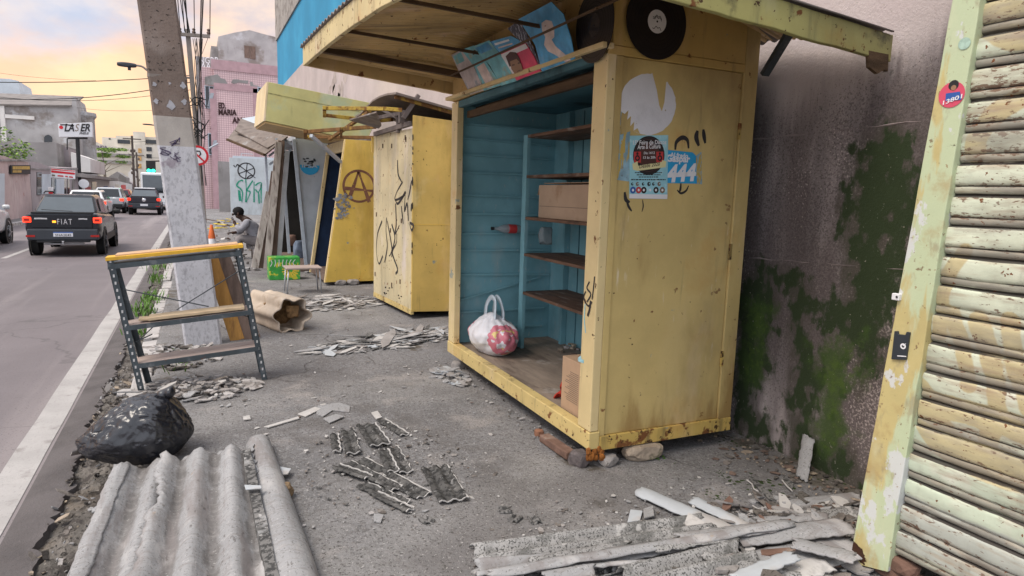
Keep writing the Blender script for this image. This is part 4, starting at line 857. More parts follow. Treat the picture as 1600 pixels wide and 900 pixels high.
# gutter strip: crumbling road edge and dirt
w = MB(); rows = []
for i in range(1700):
    y = -2 + .025 * i; e0 = -.78 + .05 * fbm(V((y * 1.1, 3, 3))); row = []
    for j in range(34):
        t = j / 33; x = e0 + (pedge(y) + .05 - e0) * t
        rough = ss(t, .12, .3)
        z = -.14 + .012 * rough + rough * (.026 * fbm(V((x * 7, y * 7, 2))) + .03 * abs(fbm(V((x * 16, y * 16, 2)))) + .012 * fbm(V((x * 45, y * 45, 2)))) + .07 * ss(t, .8, 1.)
        row.append((x + .02 * fbm(V((x * 9, y * 9, 8))), y, z if j else -.14))
    rows.append(row)
w.grid(rows); st(w.build('gutter', M['gutter'], smooth=True, auto=40))
w = MB(); rows = []
for i in range(1700):
    y = -2 + .025 * i; e1 = -.70 + .08 * fbm(V((y * 1.4, 9, 3))) + .035 * fbm(V((y * 6, 9, 3))) + .02 * fbm(V((y * 22, 9, 3)))
    rows.append([(-.885, y, -.1195), (-.84, y, -.112), (e1 - .06, y, -.105 + .012 * fbm(V((y * 5, 0, 0)))), (e1, y, -.10 + .012 * fbm(V((y * 7, 2, 0)))), (e1 + .012, y, -.17)])
w.grid(rows); st(w.build('road_edge', M['tarpatch'], smooth=True, auto=40))
w = MB(); rows = []
for i in range(500):
    y = -4 + i * .6; j0 = .012 * fbm(V((y * 2, 0, 1))); rows.append([(-1.085 + j0, y, -.116), (-.905 + j0 * .6, y, -.116)])
w.grid(rows); st(w.build('edge_line', M['line']))
w = MB()
for k in range(14):
    y = 18.2 + 10.2 * (k - 1); w.poly([(-3.98, y, -.116), (-3.86, y, -.116), (-3.86, y + 3.6, -.116), (-3.98, y + 3.6, -.116)])
st(w.build('lane_marking', M['line']))
w = MB(); w.box(-9.5, -6.55, -8, 400, -.3, -.01); st(w.build('far_pavement', M['pave']))
w = MB(); w.box(-6.62, -6.45, -8, 400, -.2, .0); st(w.build('far_kerb', M['kerb'], bevel=.02))
# kerb stones on the near side
y = 5.75; k = 0; first = True
while y < 40:
    ln = rnd.uniform(.75, 1.1); w = MB(); dx = rnd.uniform(-.025, .025); dz = rnd.uniform(-.03, .012)
    n_ = 10; rows = []
    for i in range(n_ + 1):
        yy = y + ln * i / n_; q = .008 * fbm(V((yy * 5, k, 0)))
        rows.append([(-.52 + dx + q, yy, -.17), (-.515 + dx + q, yy, .005 + dz + q), (-.375 + dx - q, yy, .012 + dz - q), (-.36 + dx, yy, -.17)])
    w.grid(rows, wrap=True); w.poly(rows[0]); w.poly(rows[-1])
    o = w.build('kerb_stone', M['kerb'], bevel=.012); tag(o, 'whitewashed kerb stone in the row beside the road edge', 'kerb', 'kerb stones along the road edge', 'structure')
    y += ln + rnd.uniform(.02, .05); k += 1
# gravel and chips in the gutter, litter on the pavement
def shards(name, label, n, pts, smin, smax, mats, zfun=None, thick=.006, flat=.9, seed=1, long=2.2, adir=None):
    r = random.Random(seed); w = MB()
    for k in range(n):
        x, y, z = pts(r); s_ = smin + (smax - smin) * r.random() ** 2.4 * (1 if r.random() < .9 else 1.5); a = r.uniform(0, 6.3) if adir is None or r.random() < .3 else r.gauss(adir, .35); e = 1 + (long - 1) * r.random() ** 1.5
        m = r.randint(4, 6); P_ = []
        for i in range(m):
            t = 2 * math.pi * (i + r.uniform(-.3, .3)) / m; P_.append((math.cos(t) * s_ * e, math.sin(t) * s_))
        tx_ = r.gauss(0, 1 - flat) ; ty_ = r.gauss(0, 1 - flat); ca, sa = math.cos(a), math.sin(a); lo = 0; Q = []
        for (u_, v_) in P_: Q.append([x + u_ * ca - v_ * sa, y + u_ * sa + v_ * ca, tx_ * u_ + ty_ * v_])
        lo = min(q[2] for q in Q); Q = [V((q[0], q[1], z + q[2] - lo + .002)) for q in Q]
        w.prism(Q, (0, 0, thick * r.uniform(.6, 1.4)), r.randrange(len(mats)))
    o = w.build(name, mats); tag(o, label, 'debris', kind='stuff'); return o
def ell(cx, cy, rx, ry, rot=0, zz=0.0, hgt=0., pw_=.6):
    def f(r):
        a = r.uniform(0, 6.3); q = r.random() ** pw_; u_ = math.cos(a) * rx * q; v_ = math.sin(a) * ry * q
        return cx + u_ * math.cos(rot) - v_ * math.sin(rot), cy + u_ * math.sin(rot) + v_ * math.cos(rot), zz + hgt * (1 - q) * r.random()
    return f
MC = [M['asbwhite'], M['conc'], M['asb'], M['kerb']]
shards('pavement_chips', 'small pale chips strewn over the pavement', 520, lambda r: (r.uniform(-.3, 3.2), r.choice((r.uniform(1.2, 6), r.uniform(3, 14))), .004), .0025, .014, MC + [M['gutterstone'], M['brownwood']], thick=.003, seed=3)
shards('kiosk_edge_chips', 'pale chips and grit along the foot of the open kiosk', 70, lambda r: (2.08 + r.gauss(0, .08), r.uniform(3.2, 5.6), .004), .004, .014, MC + [M['gutter'], M['gutterstone']], thick=.008, seed=33)
shards('wall_foot_litter', 'grit and dead leaves at the foot of the mossy wall', 260, lambda r: (3.36 - abs(r.gauss(0, .22)), r.uniform(1.7, 3.2), .004), .004, .022, [M['gutter'], M['gutter'], M['gutterstone'], M['stone'], M['brownwood']], thick=.006, seed=34)
shards('gutter_rubble', 'grey rubble and chips in the gutter beside the kerb', 1500, lambda r: (r.uniform(-.72, -.28), r.choice((r.uniform(1.6, 6.5), r.uniform(4.6, 6.6), r.uniform(6, 12))), r.choice((-.125, -.118, -.10))), .004, .02, [M['gutterstone'], M['gutterstone'], M['gutter'], M['gutter'], M['conc'], M['asb'], M['stone']], thick=.007, flat=.55, seed=4, long=2.2)
shards('rack_rubble', 'broken pale sheet fragments heaped under the metal shelf rack', 230, ell(-.05, 5.55, .5, .38, 0, .0, .06), .012, .045, [M['asb'], M['asbwhite'], M['conc'], M['gutterstone'], M['kerb']], thick=.01, flat=.85, seed=5)
shards('pole_rubble', 'broken fragments and dirt around the foot of the white pole', 130, ell(-.15, 6.75, .35, .5, 0, 0, .04), .015, .05, [M['asb'], M['conc'], M['gutter'], M['kerb']], thick=.012, flat=.8, seed=6)
shards('shard_heap', 'heap of pale broken roofing shards in front of the closed yellow kiosk', 620, ell(1.95, 6.75, 1.0, .33, .28, 0, .05), .006, .05, [M['asb'], M['asbwhite'], M['asbclean'], M['asb'], M['asbdark'], M['conc']], thick=.006, flat=.93, seed=7, long=7, adir=.45)
shards('far_shard_heap', 'scattered grey roofing shards near the small metal stool', 520, ell(1.75, 9.4, .85, .66, .2, 0, .04), .006, .05, [M['asb'], M['conc'], M['asbwhite'], M['gutterstone']], thick=.006, flat=.92, seed=8, long=5, adir=.3)
shards('edge_shard_heap', 'small spill of grey shards beside the open kiosk base', 110, ell(2.02, 5.2, .13, .33, 0, 0, .03), .012, .04, [M['asb'], M['asbclean'], M['conc']], thick=.006, flat=.85, seed=9, long=2.6)
shards('front_rubble', 'loose rubble between the broken roofing strips and the shutter kiosk', 460, ell(2.5, 1.98, .65, .36, .1, 0, .05), .003, .04, [M['asb'], M['conc'], M['gutter'], M['asbwhite'], M['gutterstone'], M['brick']], thick=.008, flat=.8, seed=10, long=3)
shards('heap_crumbs', 'fine crumbs around the heap of broken roofing strips', 500, ell(1.9, 2.3, .95, .4, 0, .002, .0), .002, .012, [M['asb'], M['conc'], M['asbwhite'], M['gutterstone']], thick=.004, seed=37)
shards('strip_crumbs', 'fine crumbs around the black weathered strips', 420, ell(1.0, 3.55, .5, .75, 0, .002, .0), .002, .011, [M['asbwhite'], M['asbdark'], M['conc'], M['gutterstone']], thick=.004, seed=38)
shards('far_litter', 'scattered scraps on the pavement around the seated worker', 170, lambda r: (r.uniform(-.1, 2.2), r.uniform(13, 27), .004), .02, .09, [M['conc'], M['asbwhite'], M['brownwood'], M['asb'], M['kerb'], M['gutter']], thick=.03, flat=.8, seed=12)
w = MB(); r = random.Random(4)   # weeds
for (cx, cy, n_, s_) in ((-.62, 9.4, 80, .13), (-.58, 10.4, 80, .13), (-.2, 6.5, 40, .1), (-.62, 8.0, 26, .1), (-.6, 12.5, 50, .16), (-.65, 14.5, 40, .16), (2.6, 3.0, 14, .04), (-.5, 17, 50, .2)):
    for k in range(n_):
        x = cx + r.gauss(0, s_ * .6); y = cy + r.gauss(0, s_ * 1.6); a = r.uniform(0, 6.3); h = s_ * r.uniform(.5, 1.2); b = V((x, y, -.02)); t_ = V((x + math.cos(a) * h * .6, y + math.sin(a) * h * .6, h - .02)); s2 = V((-math.sin(a), math.cos(a), 0)) * .006
        m_ = b.lerp(t_, .55) + V((0, 0, h * .15)); w.add([b - s2, b + s2, m_ + s2 * 1.2, t_, m_ - s2 * 1.2], [(0, 1, 2, 4), (4, 2, 3)])
tag(w.build('weeds', M['grass']), 'green weeds growing along the kerb', 'weeds', kind='stuff')
w = MB()
for (x, y, s_) in ((1130, 742, .09), (1125, 775, .07), (1190, 765, .12), (1225, 722, .05), (1150, 690, .1), (1300, 745, .08), (1165, 700, .06)):
    p = G(x, y)
    for k in range(30): w.rock((p.x + rnd.gauss(0, s_ * .6), p.y + rnd.gauss(0, s_ * .6), -.001), s_ * .12, s_ * .14, .007, k, sub=1, rz=rnd.random() * 3)
tag(w.build('ground_moss', M['moss']), 'mossy clumps on the pavement by the stained wall', 'moss', kind='stuff')
w = MB()   # dark wet stains are real patches of old tar
tag_ = None

# ================================================================== concrete pole in the foreground
pb = [G(289, 543), G(347, 537)]; cx = (pb[0] + pb[1]) / 2
T_p = T('utility_pole', (cx.x, cx.y + .12, 0), 'big leaning concrete pole whitewashed on its lower part beside the kerb', 'utility pole')
w0 = (pb[1] - pb[0]).length / 2
tp = OY(245, 0, cx.y + .05); slope = (tp.x - cx.x) / tp.z
def pole_sec(z, k=1.): 
    c = V((cx.x + slope * z, cx.y + .02 * z / 3, z)); ww = w0 * (1 - .018 * z) * k; dd = .11 * (1 - .018 * z) * k
    ch = .02
    return [c + V((-ww, ch, 0)), c + V((-ww + ch, 0, 0)), c + V((ww - ch, 0, 0)), c + V((ww, ch, 0)), c + V((ww, 2 * dd - ch, 0)), c + V((ww - ch, 2 * dd, 0)), c + V((-ww + ch, 2 * dd, 0)), c + V((-ww, 2 * dd - ch, 0))]
zp = OY(285, 183, cx.y).z
def pseg(name, z0, z1, m, k=1.):
    w = MB(); n_ = 22; rows = []
    for i in range(n_ + 1):
        z = z0 + (z1 - z0) * i / n_; s_ = pole_sec(z, k); rows.append([q + V((.004 * fbm(V((z * 3, j, 1))), .004 * fbm(V((z * 3, j, 4))), 0)) for j, q in enumerate(s_)])
    w.grid(rows, wrap=True); w.poly(rows[0]); w.poly(rows[-1]); return w.build(name, m, T_p, smooth=True, auto=35)
pseg('painted_shaft', -.1, zp - .28, M['polewhite']); pseg('grey_band', zp - .28, zp, M['polegrey'], 1.004); pseg('bare_shaft', zp, 9.6, M['poleraw'])
zb = OY(263, 122, cx.y).z
w = MB(); a = pole_sec(zb, 1.02); w.prism(a, (0, 0, .03)); w.build('metal_band', M['polegrey2'], T_p)
w = MB()
yq = cx.y - .004
for (x, y, r_) in ((267, 164, .034), (241, 131, .017), (286, 133, .024), (244, 158, .02), (288, 159, .022), (265, 130, .01)):
    c = OY(x, y, yq + .03 * 0); c.y = cx.y + .02 * c.z / 3 - .006
    w.poly([c + V((r_ * (1 + .3 * math.sin(3 * t + x) + .2 * math.sin(7 * t + x)) * math.cos(t), 0, r_ * 1.2 * (1 + .25 * math.sin(4 * t + y)) * math.sin(t))) for t in [i * .45 for i in range(14)]])
build_each(w, 'paper_scrap', mat('pale paper scrap', (.36, .36, .39), .9, .15, 9), T_p)
w = MB(); c = OY(274, 224, yq); c.y = cx.y + .02 * c.z / 3 - .006
for (dx, dz, s_) in ((0, .02, 1), (-.09, -.09, .8), (.0, -.13, .7)): 
    for k in range(3): w.stroke(curve([c + V((dx + rnd.uniform(-.05, .05), 0, dz + rnd.uniform(-.05, .05))) for _ in range(4)], 4), .008 * s_, (0, -1, 0))
w.build('scrawl', plain('faded purple ink', (.1, .08, .14), .9), T_p)
w = MB()  # cable clamp and bundle up the right side of the pole
for k in range(4):
    pts = [V((cx.x + slope * z + w0 + .03 + .012 * k + .03 * math.sin(z * 2 + k * 2), cx.y + .08 + .02 * k, z)) for z in [3.1 + .5 * i for i in range(14)]]
    w.tube(pts, .004 + .002 * (k % 2), 5)
w.build('cable_bundle', M['wire'], T_p)

# ================================================================== metal shelf rack
L0 = G(216, 612); R0 = G(418, 593); RY = (L0.y + R0.y) / 2
T_r = T('shelf_rack', ((L0.x + R0.x) / 2, RY + .14, 0), 'short grey angle iron rack with three board shelves beside the black bin bag', 'shelf rack')
DR = .26
lt = OY(166, 404, RY); rt = OY(376, 384, RY)
def leg(b, t, sx_, sy_):
    b = V(b); t = V(t); d = (t - b); w = MB(); s_ = .045; th = .005
    X_ = V((sx_, 0, 0)); Y_ = V((0, sy_, 0))
    for (A_, B_) in ((X_ * s_, Y_ * th), (X_ * th, Y_ * s_)):
        w.hexa([b, b + A_, b + A_ + B_, b + B_, t, t + A_, t + A_ + B_, t + B_])
    lg = w.build('leg', M['metalrack'], T_r)
    w = MB(); n_ = 19
    for i in range(n_):
        c = b + d * ((i + .6) / n_)
        o = V((sx_ * .022, -sy_ * .0015, 0)); w.box(c.x + o.x - .006, c.x + o.x + .006, c.y + o.y - .001, c.y + o.y + .001, c.z - .011, c.z + .011)
        o = V((-sx_ * .0015, sy_ * .022, 0)); w.box(c.x + o.x - .001, c.x + o.x + .001, c.y + o.y - .006, c.y + o.y + .006, c.z - .011, c.z + .011)
    w.build('slot_holes', M['hole'], lg)
bl = OY(231, 609, RY + DR)
leg(L0, lt, 1, 1); leg(R0, rt, -1, 1); leg((bl.x, RY + DR, bl.z), (lt.x + .0, RY + DR, lt.z - .01), 1, -1); leg((R0.x, RY + DR, 0), (rt.x, RY + DR, rt.z - .01), -1, -1)
def at(px_, py_): return OY(px_, py_, RY)
def rackshelf(l, r, th, m, name='shelf', front=.04):
    a = at(*l); b = at(*r); y0 = RY + .004; w = MB()
    w.hexa([a + V((0, .004, -.012)), b + V((0, .004, -.012)), b + V((0, DR - .004, -.012)), a + V((0, DR - .004, -.012)), a + V((0, .004, 0)), b + V((0, .004, 0)), b + V((0, DR - .004, 0)), a + V((0, DR - .004, 0))])
    s_ = w.build(name, m, T_r)
    w = MB(); w.hexa([a + V((0, -.004, -front)), b + V((0, -.004, -front)), b + V((0, .003, -front)), a + V((0, .003, -front)), a + V((0, -.004, -.002)), b + V((0, -.004, -.002)), b + V((0, .003, -.002)), a + V((0, .003, -.002))])
    w.build('shelf_lip', M['metalrack'], s_)
rackshelf((196, 509), (394, 484), .012, M['greyboard']); rackshelf((210, 569), (404, 541), .012, M['greyboard']); rackshelf((168, 413), (376, 392), .012, M['metalrack'])
def plank(name, l, r, y0, y1, th, m, label, dz=0.):
    a = at(*l); b = at(*r); a.z += dz; b.z += dz
    w = MB(); n_ = 10; rows = []
    for i in range(n_ + 1):
        q = a.lerp(b, i / n_); j = .003 * math.sin(i * 2.3); rows.append([V((q.x, RY + y0 + j, q.z)), V((q.x, RY + y0 + j, q.z + th)), V((q.x, RY + y1 - j, q.z + th)), V((q.x, RY + y1 - j, q.z))])
    w.grid(rows, wrap=True); w.poly(rows[0]); w.poly(rows[-1]); return tag(w.build(name, m, bevel=.003), label, 'plank')
MTOP = mat('pinkish bare plank', (.55, .36, .22), .8, .12, 4, st=(1, 6, 6), bump=.25)
plank('wooden_plank', (165, 408), (380, 387), -.012, .15, .028, M['orangewood'], 'yellow painted plank lying along the top of the rack', .0)
plank('wooden_plank', (180, 408), (372, 389), .02, .2, .016, MTOP, 'thin bare pinkish board on top of the yellow plank', .03)
plank('wooden_plank', (232, 502), (382, 484), .0, .17, .024, M['palewood'], 'pale bare plank on the middle shelf of the rack', .002)
a = at(216, 503); w = MB(); w.box(a.x, a.x + .085, RY + .03, RY + .13, a.z + .002, a.z + .02); tag(w.build('wood_offcut', M['palewood'], bevel=.003), 'short wooden offcut at the left end of the middle rack shelf', 'offcut')
w = MB()
for (x0, y0, x1, y1, m) in ((188, 451, 326, 479, 0), (276, 484, 379, 420, 1), (394, 497, 372, 490, 1), (238, 522, 212, 534, 1)):
    dy = DR - .01 if m == 0 else DR - .03
    w.beam(OY(x0, y0, RY + dy), OY(x1, y1, RY + dy), .006, .024, up=(0, 1, 0))
w.beam(OY(240, 510, RY + DR), OY(212, 536, RY + DR), .006, .03, up=(0, 1, 0))
w.build('cross_brace', M['metalrack'], T_r)

# ================================================================== bin bag
def blob(c, rx, ry, rz_, f, sub=5):
    bm = bmesh.new(); bmesh.ops.create_icosphere(bm, subdivisions=sub, radius=1); w = MB(); vs = []
    for v in bm.verts: vs.append(V(c) + f(v.co.copy(), rx, ry, rz_))
    bm.verts.index_update(); w.add(vs, [[q.index for q in fc.verts] for fc in bm.faces]); bm.free(); return w
def bagf(p, rx, ry, rz_):
    n_ = noise.noise; top = ss(p.z, -.3, .7)
    f = 1 + .10 * n_(p * 1.5 + V((2, 0, 0))) + .04 * n_(p * 3.5 + V((3, 1, 0)))
    # long stretched folds hanging from the gathered top, plus a few sharp crossing creases
    q = V((p.x * 6.5 + 1.4 * n_(p * 1.2), p.y * 6.5, p.z * 1.3)); f += .05 * top * (.5 - abs(n_(q)) * 1.6)
    q2 = V((p.x * 15 + 2 * n_(p * 2), p.y * 15, p.z * 3.)); f += .017 * (.5 - abs(n_(q2)) * 1.8)
    q3 = V((p.x * 2.2 + p.z * 3.5, p.y * 3, p.z * 2.)); f -= .035 * ss(abs(n_(q3)), .07, .0)
    bulge = .12 * ss(p.x, .0, .5) * ss(p.z, .0, .7) * ss(p.x, 1.0, .6)
    z = p.z * rz_ * (f + bulge) ; left = ss(p.x, .05, -.9)
    z *= 1 - .35 * left; xx = p.x * rx * f * (1.0 + .08 * left)
    return V((xx, p.y * ry * f * (1 - .25 * left) - .02 * left, max(-rz_ * .66, z - .02 * left)))
c = G(219, 712) ; c.z = .15
w = blob(c, .275, .215, .225, bagf, 6); kn = V(c) + V((.13, -.02, .20)); w.tube(curve([kn + V((.0, 0, -.05)), kn + V((.0, 0, .01)), kn + V((.03, -.01, .035)), kn + V((.07, -.03, .03))], 4), [.05, .035, .018, .02, .03, .035, .03, .028, .03, .035, .04, .03, .01][:13], 9); ob = w.build('bin_bag', M['bag'], smooth=True); tag(ob, 'shiny black bin bag lying at the kerb behind the corrugated sheets', 'bin bag')

# ================================================================== corrugated roofing sheets in the foreground
def corr(name, o, ux, uy, W, Ln, amp, nw, m, label, cat='roofing sheet', lift=0., bend=0., jag=.02, th=.006, seed=0, nl=60, group=None, tilt=0., part=None, jagw=0., lab2=None, phase=0.):
    o = V(o); ux = V(ux).normalized(); uy = V(uy).normalized(); up = ux.cross(uy).normalized()
    if up.z < 0: up = -up
    w = MB(); rows = []; n_ = max(8, int(nw * 12))
    for i in range(nl + 1):
        row = []
        for j in range(n_ + 1):
            s_ = j / n_; t = i / nl
            tj = t * Ln; e = jag * (fbm(V((s_ * 6 + seed * 3.3, seed, 1))) + .6 * fbm(V((s_ * 25, seed, 5))) + .3 * noise.noise(V((s_ * 70, seed, 5))))
            tj = e * (1 - t) + tj + (jag * fbm(V((s_ * 7, seed, 9)))) * t
            wj = s_ * W + (1 - s_) ** 9 * jagw * (fbm(V((t * 7, seed, 2))) + .4 * fbm(V((t * 40, seed, 4)))) + s_ ** 9 * jagw * (fbm(V((t * 9, seed, 6))) + .5 * fbm(V((t * 40, seed, 6))))
            h = amp * math.sin(2 * math.pi * nw * s_ + phase) + .003 * fbm(V((s_ * 3, t * 3, seed))) + .0018 * fbm(V((s_ * 14, t * 25, seed))) + bend * (t - .5) ** 2 + tilt * s_
            row.append(o + ux * wj + uy * tj + up * (h + amp + lift))
        rows.append(row)
    w.grid(rows); ob = w.build(name, m, parent=part, smooth=True, solid=th)
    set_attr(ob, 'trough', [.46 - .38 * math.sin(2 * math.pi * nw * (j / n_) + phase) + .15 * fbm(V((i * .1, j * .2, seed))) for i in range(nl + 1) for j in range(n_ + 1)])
    if part is None: tag(ob, label, cat, group)
    return ob
a = G(176, 706, .14); b = G(386, 682, .14); d_ = V((-.05, -1, 0))
Wd = (b - a).length; ux = (b - a)
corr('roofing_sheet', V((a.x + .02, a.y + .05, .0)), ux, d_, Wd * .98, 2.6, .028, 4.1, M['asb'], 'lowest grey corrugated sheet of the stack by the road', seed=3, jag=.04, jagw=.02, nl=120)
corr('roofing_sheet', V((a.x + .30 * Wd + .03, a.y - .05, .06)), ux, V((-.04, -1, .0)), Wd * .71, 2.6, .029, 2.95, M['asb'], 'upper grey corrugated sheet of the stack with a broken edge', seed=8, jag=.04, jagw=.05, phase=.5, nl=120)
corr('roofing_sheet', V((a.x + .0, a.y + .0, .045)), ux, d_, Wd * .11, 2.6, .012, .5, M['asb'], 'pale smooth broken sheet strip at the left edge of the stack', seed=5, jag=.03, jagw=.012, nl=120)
e = G(392, 700, .02); f_ = V((.0, -1, 0))
w = MB()
a1 = V((e.x - .035, e.y - .25, .0)); rows = []
for i in range(40):
    y = a1.y - i * .06; q = .006 * fbm(V((y * 6, 1, 1))); rows.append([(a1.x - .03 + q, y, .01), (a1.x - .03 + q, y, .115 + q), (a1.x + .015 - q, y, .12 + q), (a1.x + .03 + q, y, .01)])
w.grid(rows, wrap=True); w.poly(rows[0]); tag(w.build('broken_sheet_edge', M['asbdark'], smooth=True, auto=40), 'black and white weathered strip wedged between the stack and the ridge tile', 'roofing sheet')
rows = []; w = MB(); hw0, hw1 = .055, .12
p0 = G(404, 700); p1 = G(452, 900)
dirr = (p1 - p0); dirr.z = 0; LT = dirr.length + .9; dirr.normalize(); sid = V((-dirr.y, dirr.x, 0))
for i in range(60):
    t = i / 59; c = p0 + dirr * (LT * t); r_ = .062 + .028 * min(1, t * 1.6); row = []
    for j in range(17):
        an = math.pi * j / 16; k = 1 + .03 * fbm(V((t * 5, j * .3, 2))); row.append(c + sid * (math.cos(an) * r_ * 1.15 * k) + V((0, 0, .004 + math.sin(an) * r_ * 1.35 * k)) + dirr * (.02 * fbm(V((j * .4, 0, 3))) if i == 0 else 0))
    rows.append(row)
w.grid(rows); tag(w.build('ridge_tile', M['asb'], smooth=True, solid=.009), 'long smooth half round ridge sheet beside the corrugated stack', 'ridge tile')
rk('rubble_chunk', 446, 776, .048, .04, .045, mat('ochre brown rubble', (.21, .145, .085), .95, .3, 14, bump=1, bs=40, bd=.01), 'ochre brown rubble chunk beside the ridge sheet', 'stone', .4, 9, .35, sub=3)
rk('black_stone', 434, 770, .04, .03, .03, M['asbdark'], 'dark stone touching the ochre rubble chunk', 'stone', .4, 12)
def frag(pxs, m, label, z=.006, th=.008, cat='sheet fragment', tilt=0., group=None):
    Q = [G(x, y, z) for x, y in pxs]
    if tilt:
        for i, q in enumerate(Q): q.z += tilt * i / len(Q)
    w = MB(); w.prism(Q, (0, 0, th)); return tag(w.build('sheet_fragment', m, bevel=.0015), label, cat, group)
frag([(424, 728), (455, 734), (450, 742), (427, 745)], M['asbclean'], 'pointed pale fragment beside the ridge sheet above the ochre chunk', .02)
frag([(440, 782), (451, 800), (458, 818), (448, 812)], M['asb'], 'narrow grey fragment below the ochre chunk')
frag([(382, 759), (408, 760), (409, 764), (384, 766)], M['asbclean'], 'small pale sliver resting on the weathered strip', .14, .006)
frag([(584, 804), (600, 806), (595, 818), (584, 816)], M['asb'], 'small square grey fragment on bare pavement below the black striped pieces')
frag([(380, 652), (390, 650), (392, 656), (380, 657)], M['asbwhite'], 'small white fragment right of the rack foot')
frag([(580, 646), (590, 643), (597, 653), (588, 656)], M['asbwhite'], 'pale leaf shaped fragment above the black striped pieces')
frag([(497, 635), (530, 630), (547, 636), (546, 645), (520, 642), (505, 652), (494, 648)], M['asb'], 'broad grey flake among the pale slivers in mid pavement', .004)
frag([(412, 668), (466, 652), (468, 655), (420, 669)], M['asbwhite'], 'long thin white sliver left of the grey flakes')
frag([(465, 648), (492, 637), (502, 640), (478, 652)], M['asbwhite'], 'pale forked sliver between the thin sliver and the broad flake')
frag([(505, 655), (525, 648), (538, 652), (515, 662)], M['asb'], 'grey flake at the lower edge of the mid pavement slivers')
w = MB()
for (x, y) in ((668, 816), (800, 797), (832, 815), (790, 812)):
    p = G(x, y); ux_ = V((.6, .8, 0)); vx = V((.8, -.6, 0))
    pass
dark_spots = [((668, 816), 'small black ridged crumb below the striped pieces'), ((788, 800), 'upper left of three dark ridged crumbs on open pavement'), ((804, 813), 'lower left of three dark ridged crumbs on open pavement'), ((834, 815), 'right one of three dark ridged crumbs on open pavement')]
for k, ((x, y), lb) in enumerate(dark_spots):
    p = G(x, y); an = .3 + k * .9; u1 = V((math.cos(an), math.sin(an), 0)); v1 = V((-math.sin(an), math.cos(an), 0))
    corr('sheet_fragment', p - u1 * .03 - v1 * .03, u1, v1, .055, .06, .008, 1.2, M['asbdark'], lb, 'sheet fragment', nl=6, jag=.02, seed=20 + k)
# black weathered corrugated pieces with white broken edges
strips = [  # far end (mid), near end (mid), width m
    ((522, 681), (526, 708), .045, 'short black striped piece, leftmost of the group on the pavement'), ((542, 676), (552, 712), .075, 'black striped piece second from the left in the upper row'), ((571, 668), (594, 700), .12, 'widest black striped piece of the upper row'),
    ((595, 658), (632, 682), .06, 'topmost thin pale striped piece of the group'), ((612, 703), (634, 742), .07, 'black striped piece right of the middle in the second row'), ((598, 708), (614, 742), .06, 'black striped piece left of the pair in the second row'),
    ((560, 722), (662, 778), .09, 'longest black striped piece lying across the lower row'), ((540, 728), (620, 768), .07, 'black striped piece behind the longest one'), ((524, 734), (575, 752), .06, 'thin black striped piece at the left of the lower row'),
    ((565, 760), (632, 790), .07, 'black striped piece under the longest one'), ((585, 776), (640, 802), .05, 'lowest pale edged strip of the group'), ((678, 735), (708, 788), .14, 'wide black striped piece set apart at the right of the group')]
for k, (p0_, p1_, wd, lb) in enumerate(strips):
    q0 = G(*p0_); q1 = G(*p1_); d = (q1 - q0); ln = d.length; d.normalize(); s_ = V((d.y, -d.x, 0))
    if s_.x < 0: s_ = -s_
    nw = max(.6, wd / .06); z = .003 + .006 * (k % 3)
    ob = corr('roofing_strip', q0 - s_ * wd * .55 + V((0, 0, z)), s_, d, wd * 1.1, ln, .0075, nw, M['asbblack'], lb, 'roofing strip', nl=20, jag=.02, seed=30 + k, jagw=.012, th=.005, group='black weathered roofing strips on the pavement')
    w = MB(); pts = [q0 + d * (ln * i / 12) + s_ * (wd * .56 + .004 * math.sin(i * 1.9 + k)) + V((0, 0, z + .012)) for i in range(13)]; w.stroke(pts, [.007 + .003 * math.sin(i * 2.2) for i in range(13)], (0, 0, 1))
    pts = [q1 + d * .004 + s_ * (wd * (i / 10 - .5) * 1.1) + V((0, 0, z + .0085 + .0075 * math.sin(2 * math.pi * nw * i / 10) + .002)) for i in range(11)]; w.stroke(pts, .0045, (0, 0, 1))
    w.build('broken_edge', M['asbwhite'], ob, solid=.006)
# heap of strips in front of the shutter
def strip_px(far, near, wd, z0, z1, amp, nw, m, lb, th=.008, seed=0, jag=.03, nl=24, jagw=.012, bend=0):
    q0 = G(*far, z0); q1 = G(*near, z1); d = q1 - q0; ln = d.length; d.normalize(); s_ = d.cross(V((0, 0, 1))).normalized()
    if s_.y > 0: s_ = -s_
    return corr('roofing_strip', q0 - s_ * wd / 2 - V((0, 0, amp)), s_, d, wd, ln, amp, nw, m, lb, 'roofing strip', nl=nl, jag=jag, seed=seed, jagw=jagw, th=th, bend=bend, group='broken roofing strips heaped in front of the shutter')
strip_px((742, 868), (1106, 818), .16, .02, .03, .022, 1.6, M['asbmid'], 'long dark corrugated strip at the top left of the heap', seed=41)
strip_px((742, 890), (1000, 872), .13, .02, .04, .02, 1.4, M['asb'], 'grey corrugated strip below the long dark one', seed=42)
strip_px((766, 897), (1236, 818), .062, .06, .10, .012, .5, M['asb'], 'long narrow grey strip lying diagonally over the heap', seed=43, jagw=.02)
strip_px((905, 880), (1110, 842), .10, .03, .06, .012, .5, M['asb'], 'grey strip tucked under the diagonal one', seed=44)
strip_px((1000, 768), (1160, 838), .115, .012, .03, .016, .5, M['asbclean'], 'white backed strip pointing away at the top of the heap', seed=45)
strip_px((1085, 782), (1175, 828), .09, .012, .03, .012, .5, M['asbclean'], 'short white strip beside the longer white one', seed=46)
strip_px((975, 900), (1160, 856), .30, .03, .06, .026, 3, M['asbmid'], 'wide blackened corrugated piece in the front of the heap', seed=47, nl=30)
strip_px((1150, 842), (1324, 822), .14, .05, .10, .012, .5, M['asb'], 'smooth grey strip reaching to the shutter post', seed=48)
strip_px((1170, 890), (1330, 850), .22, .03, .05, .015, .5, M['asb'], 'broad smooth grey sheet below the strip by the post', seed=49)
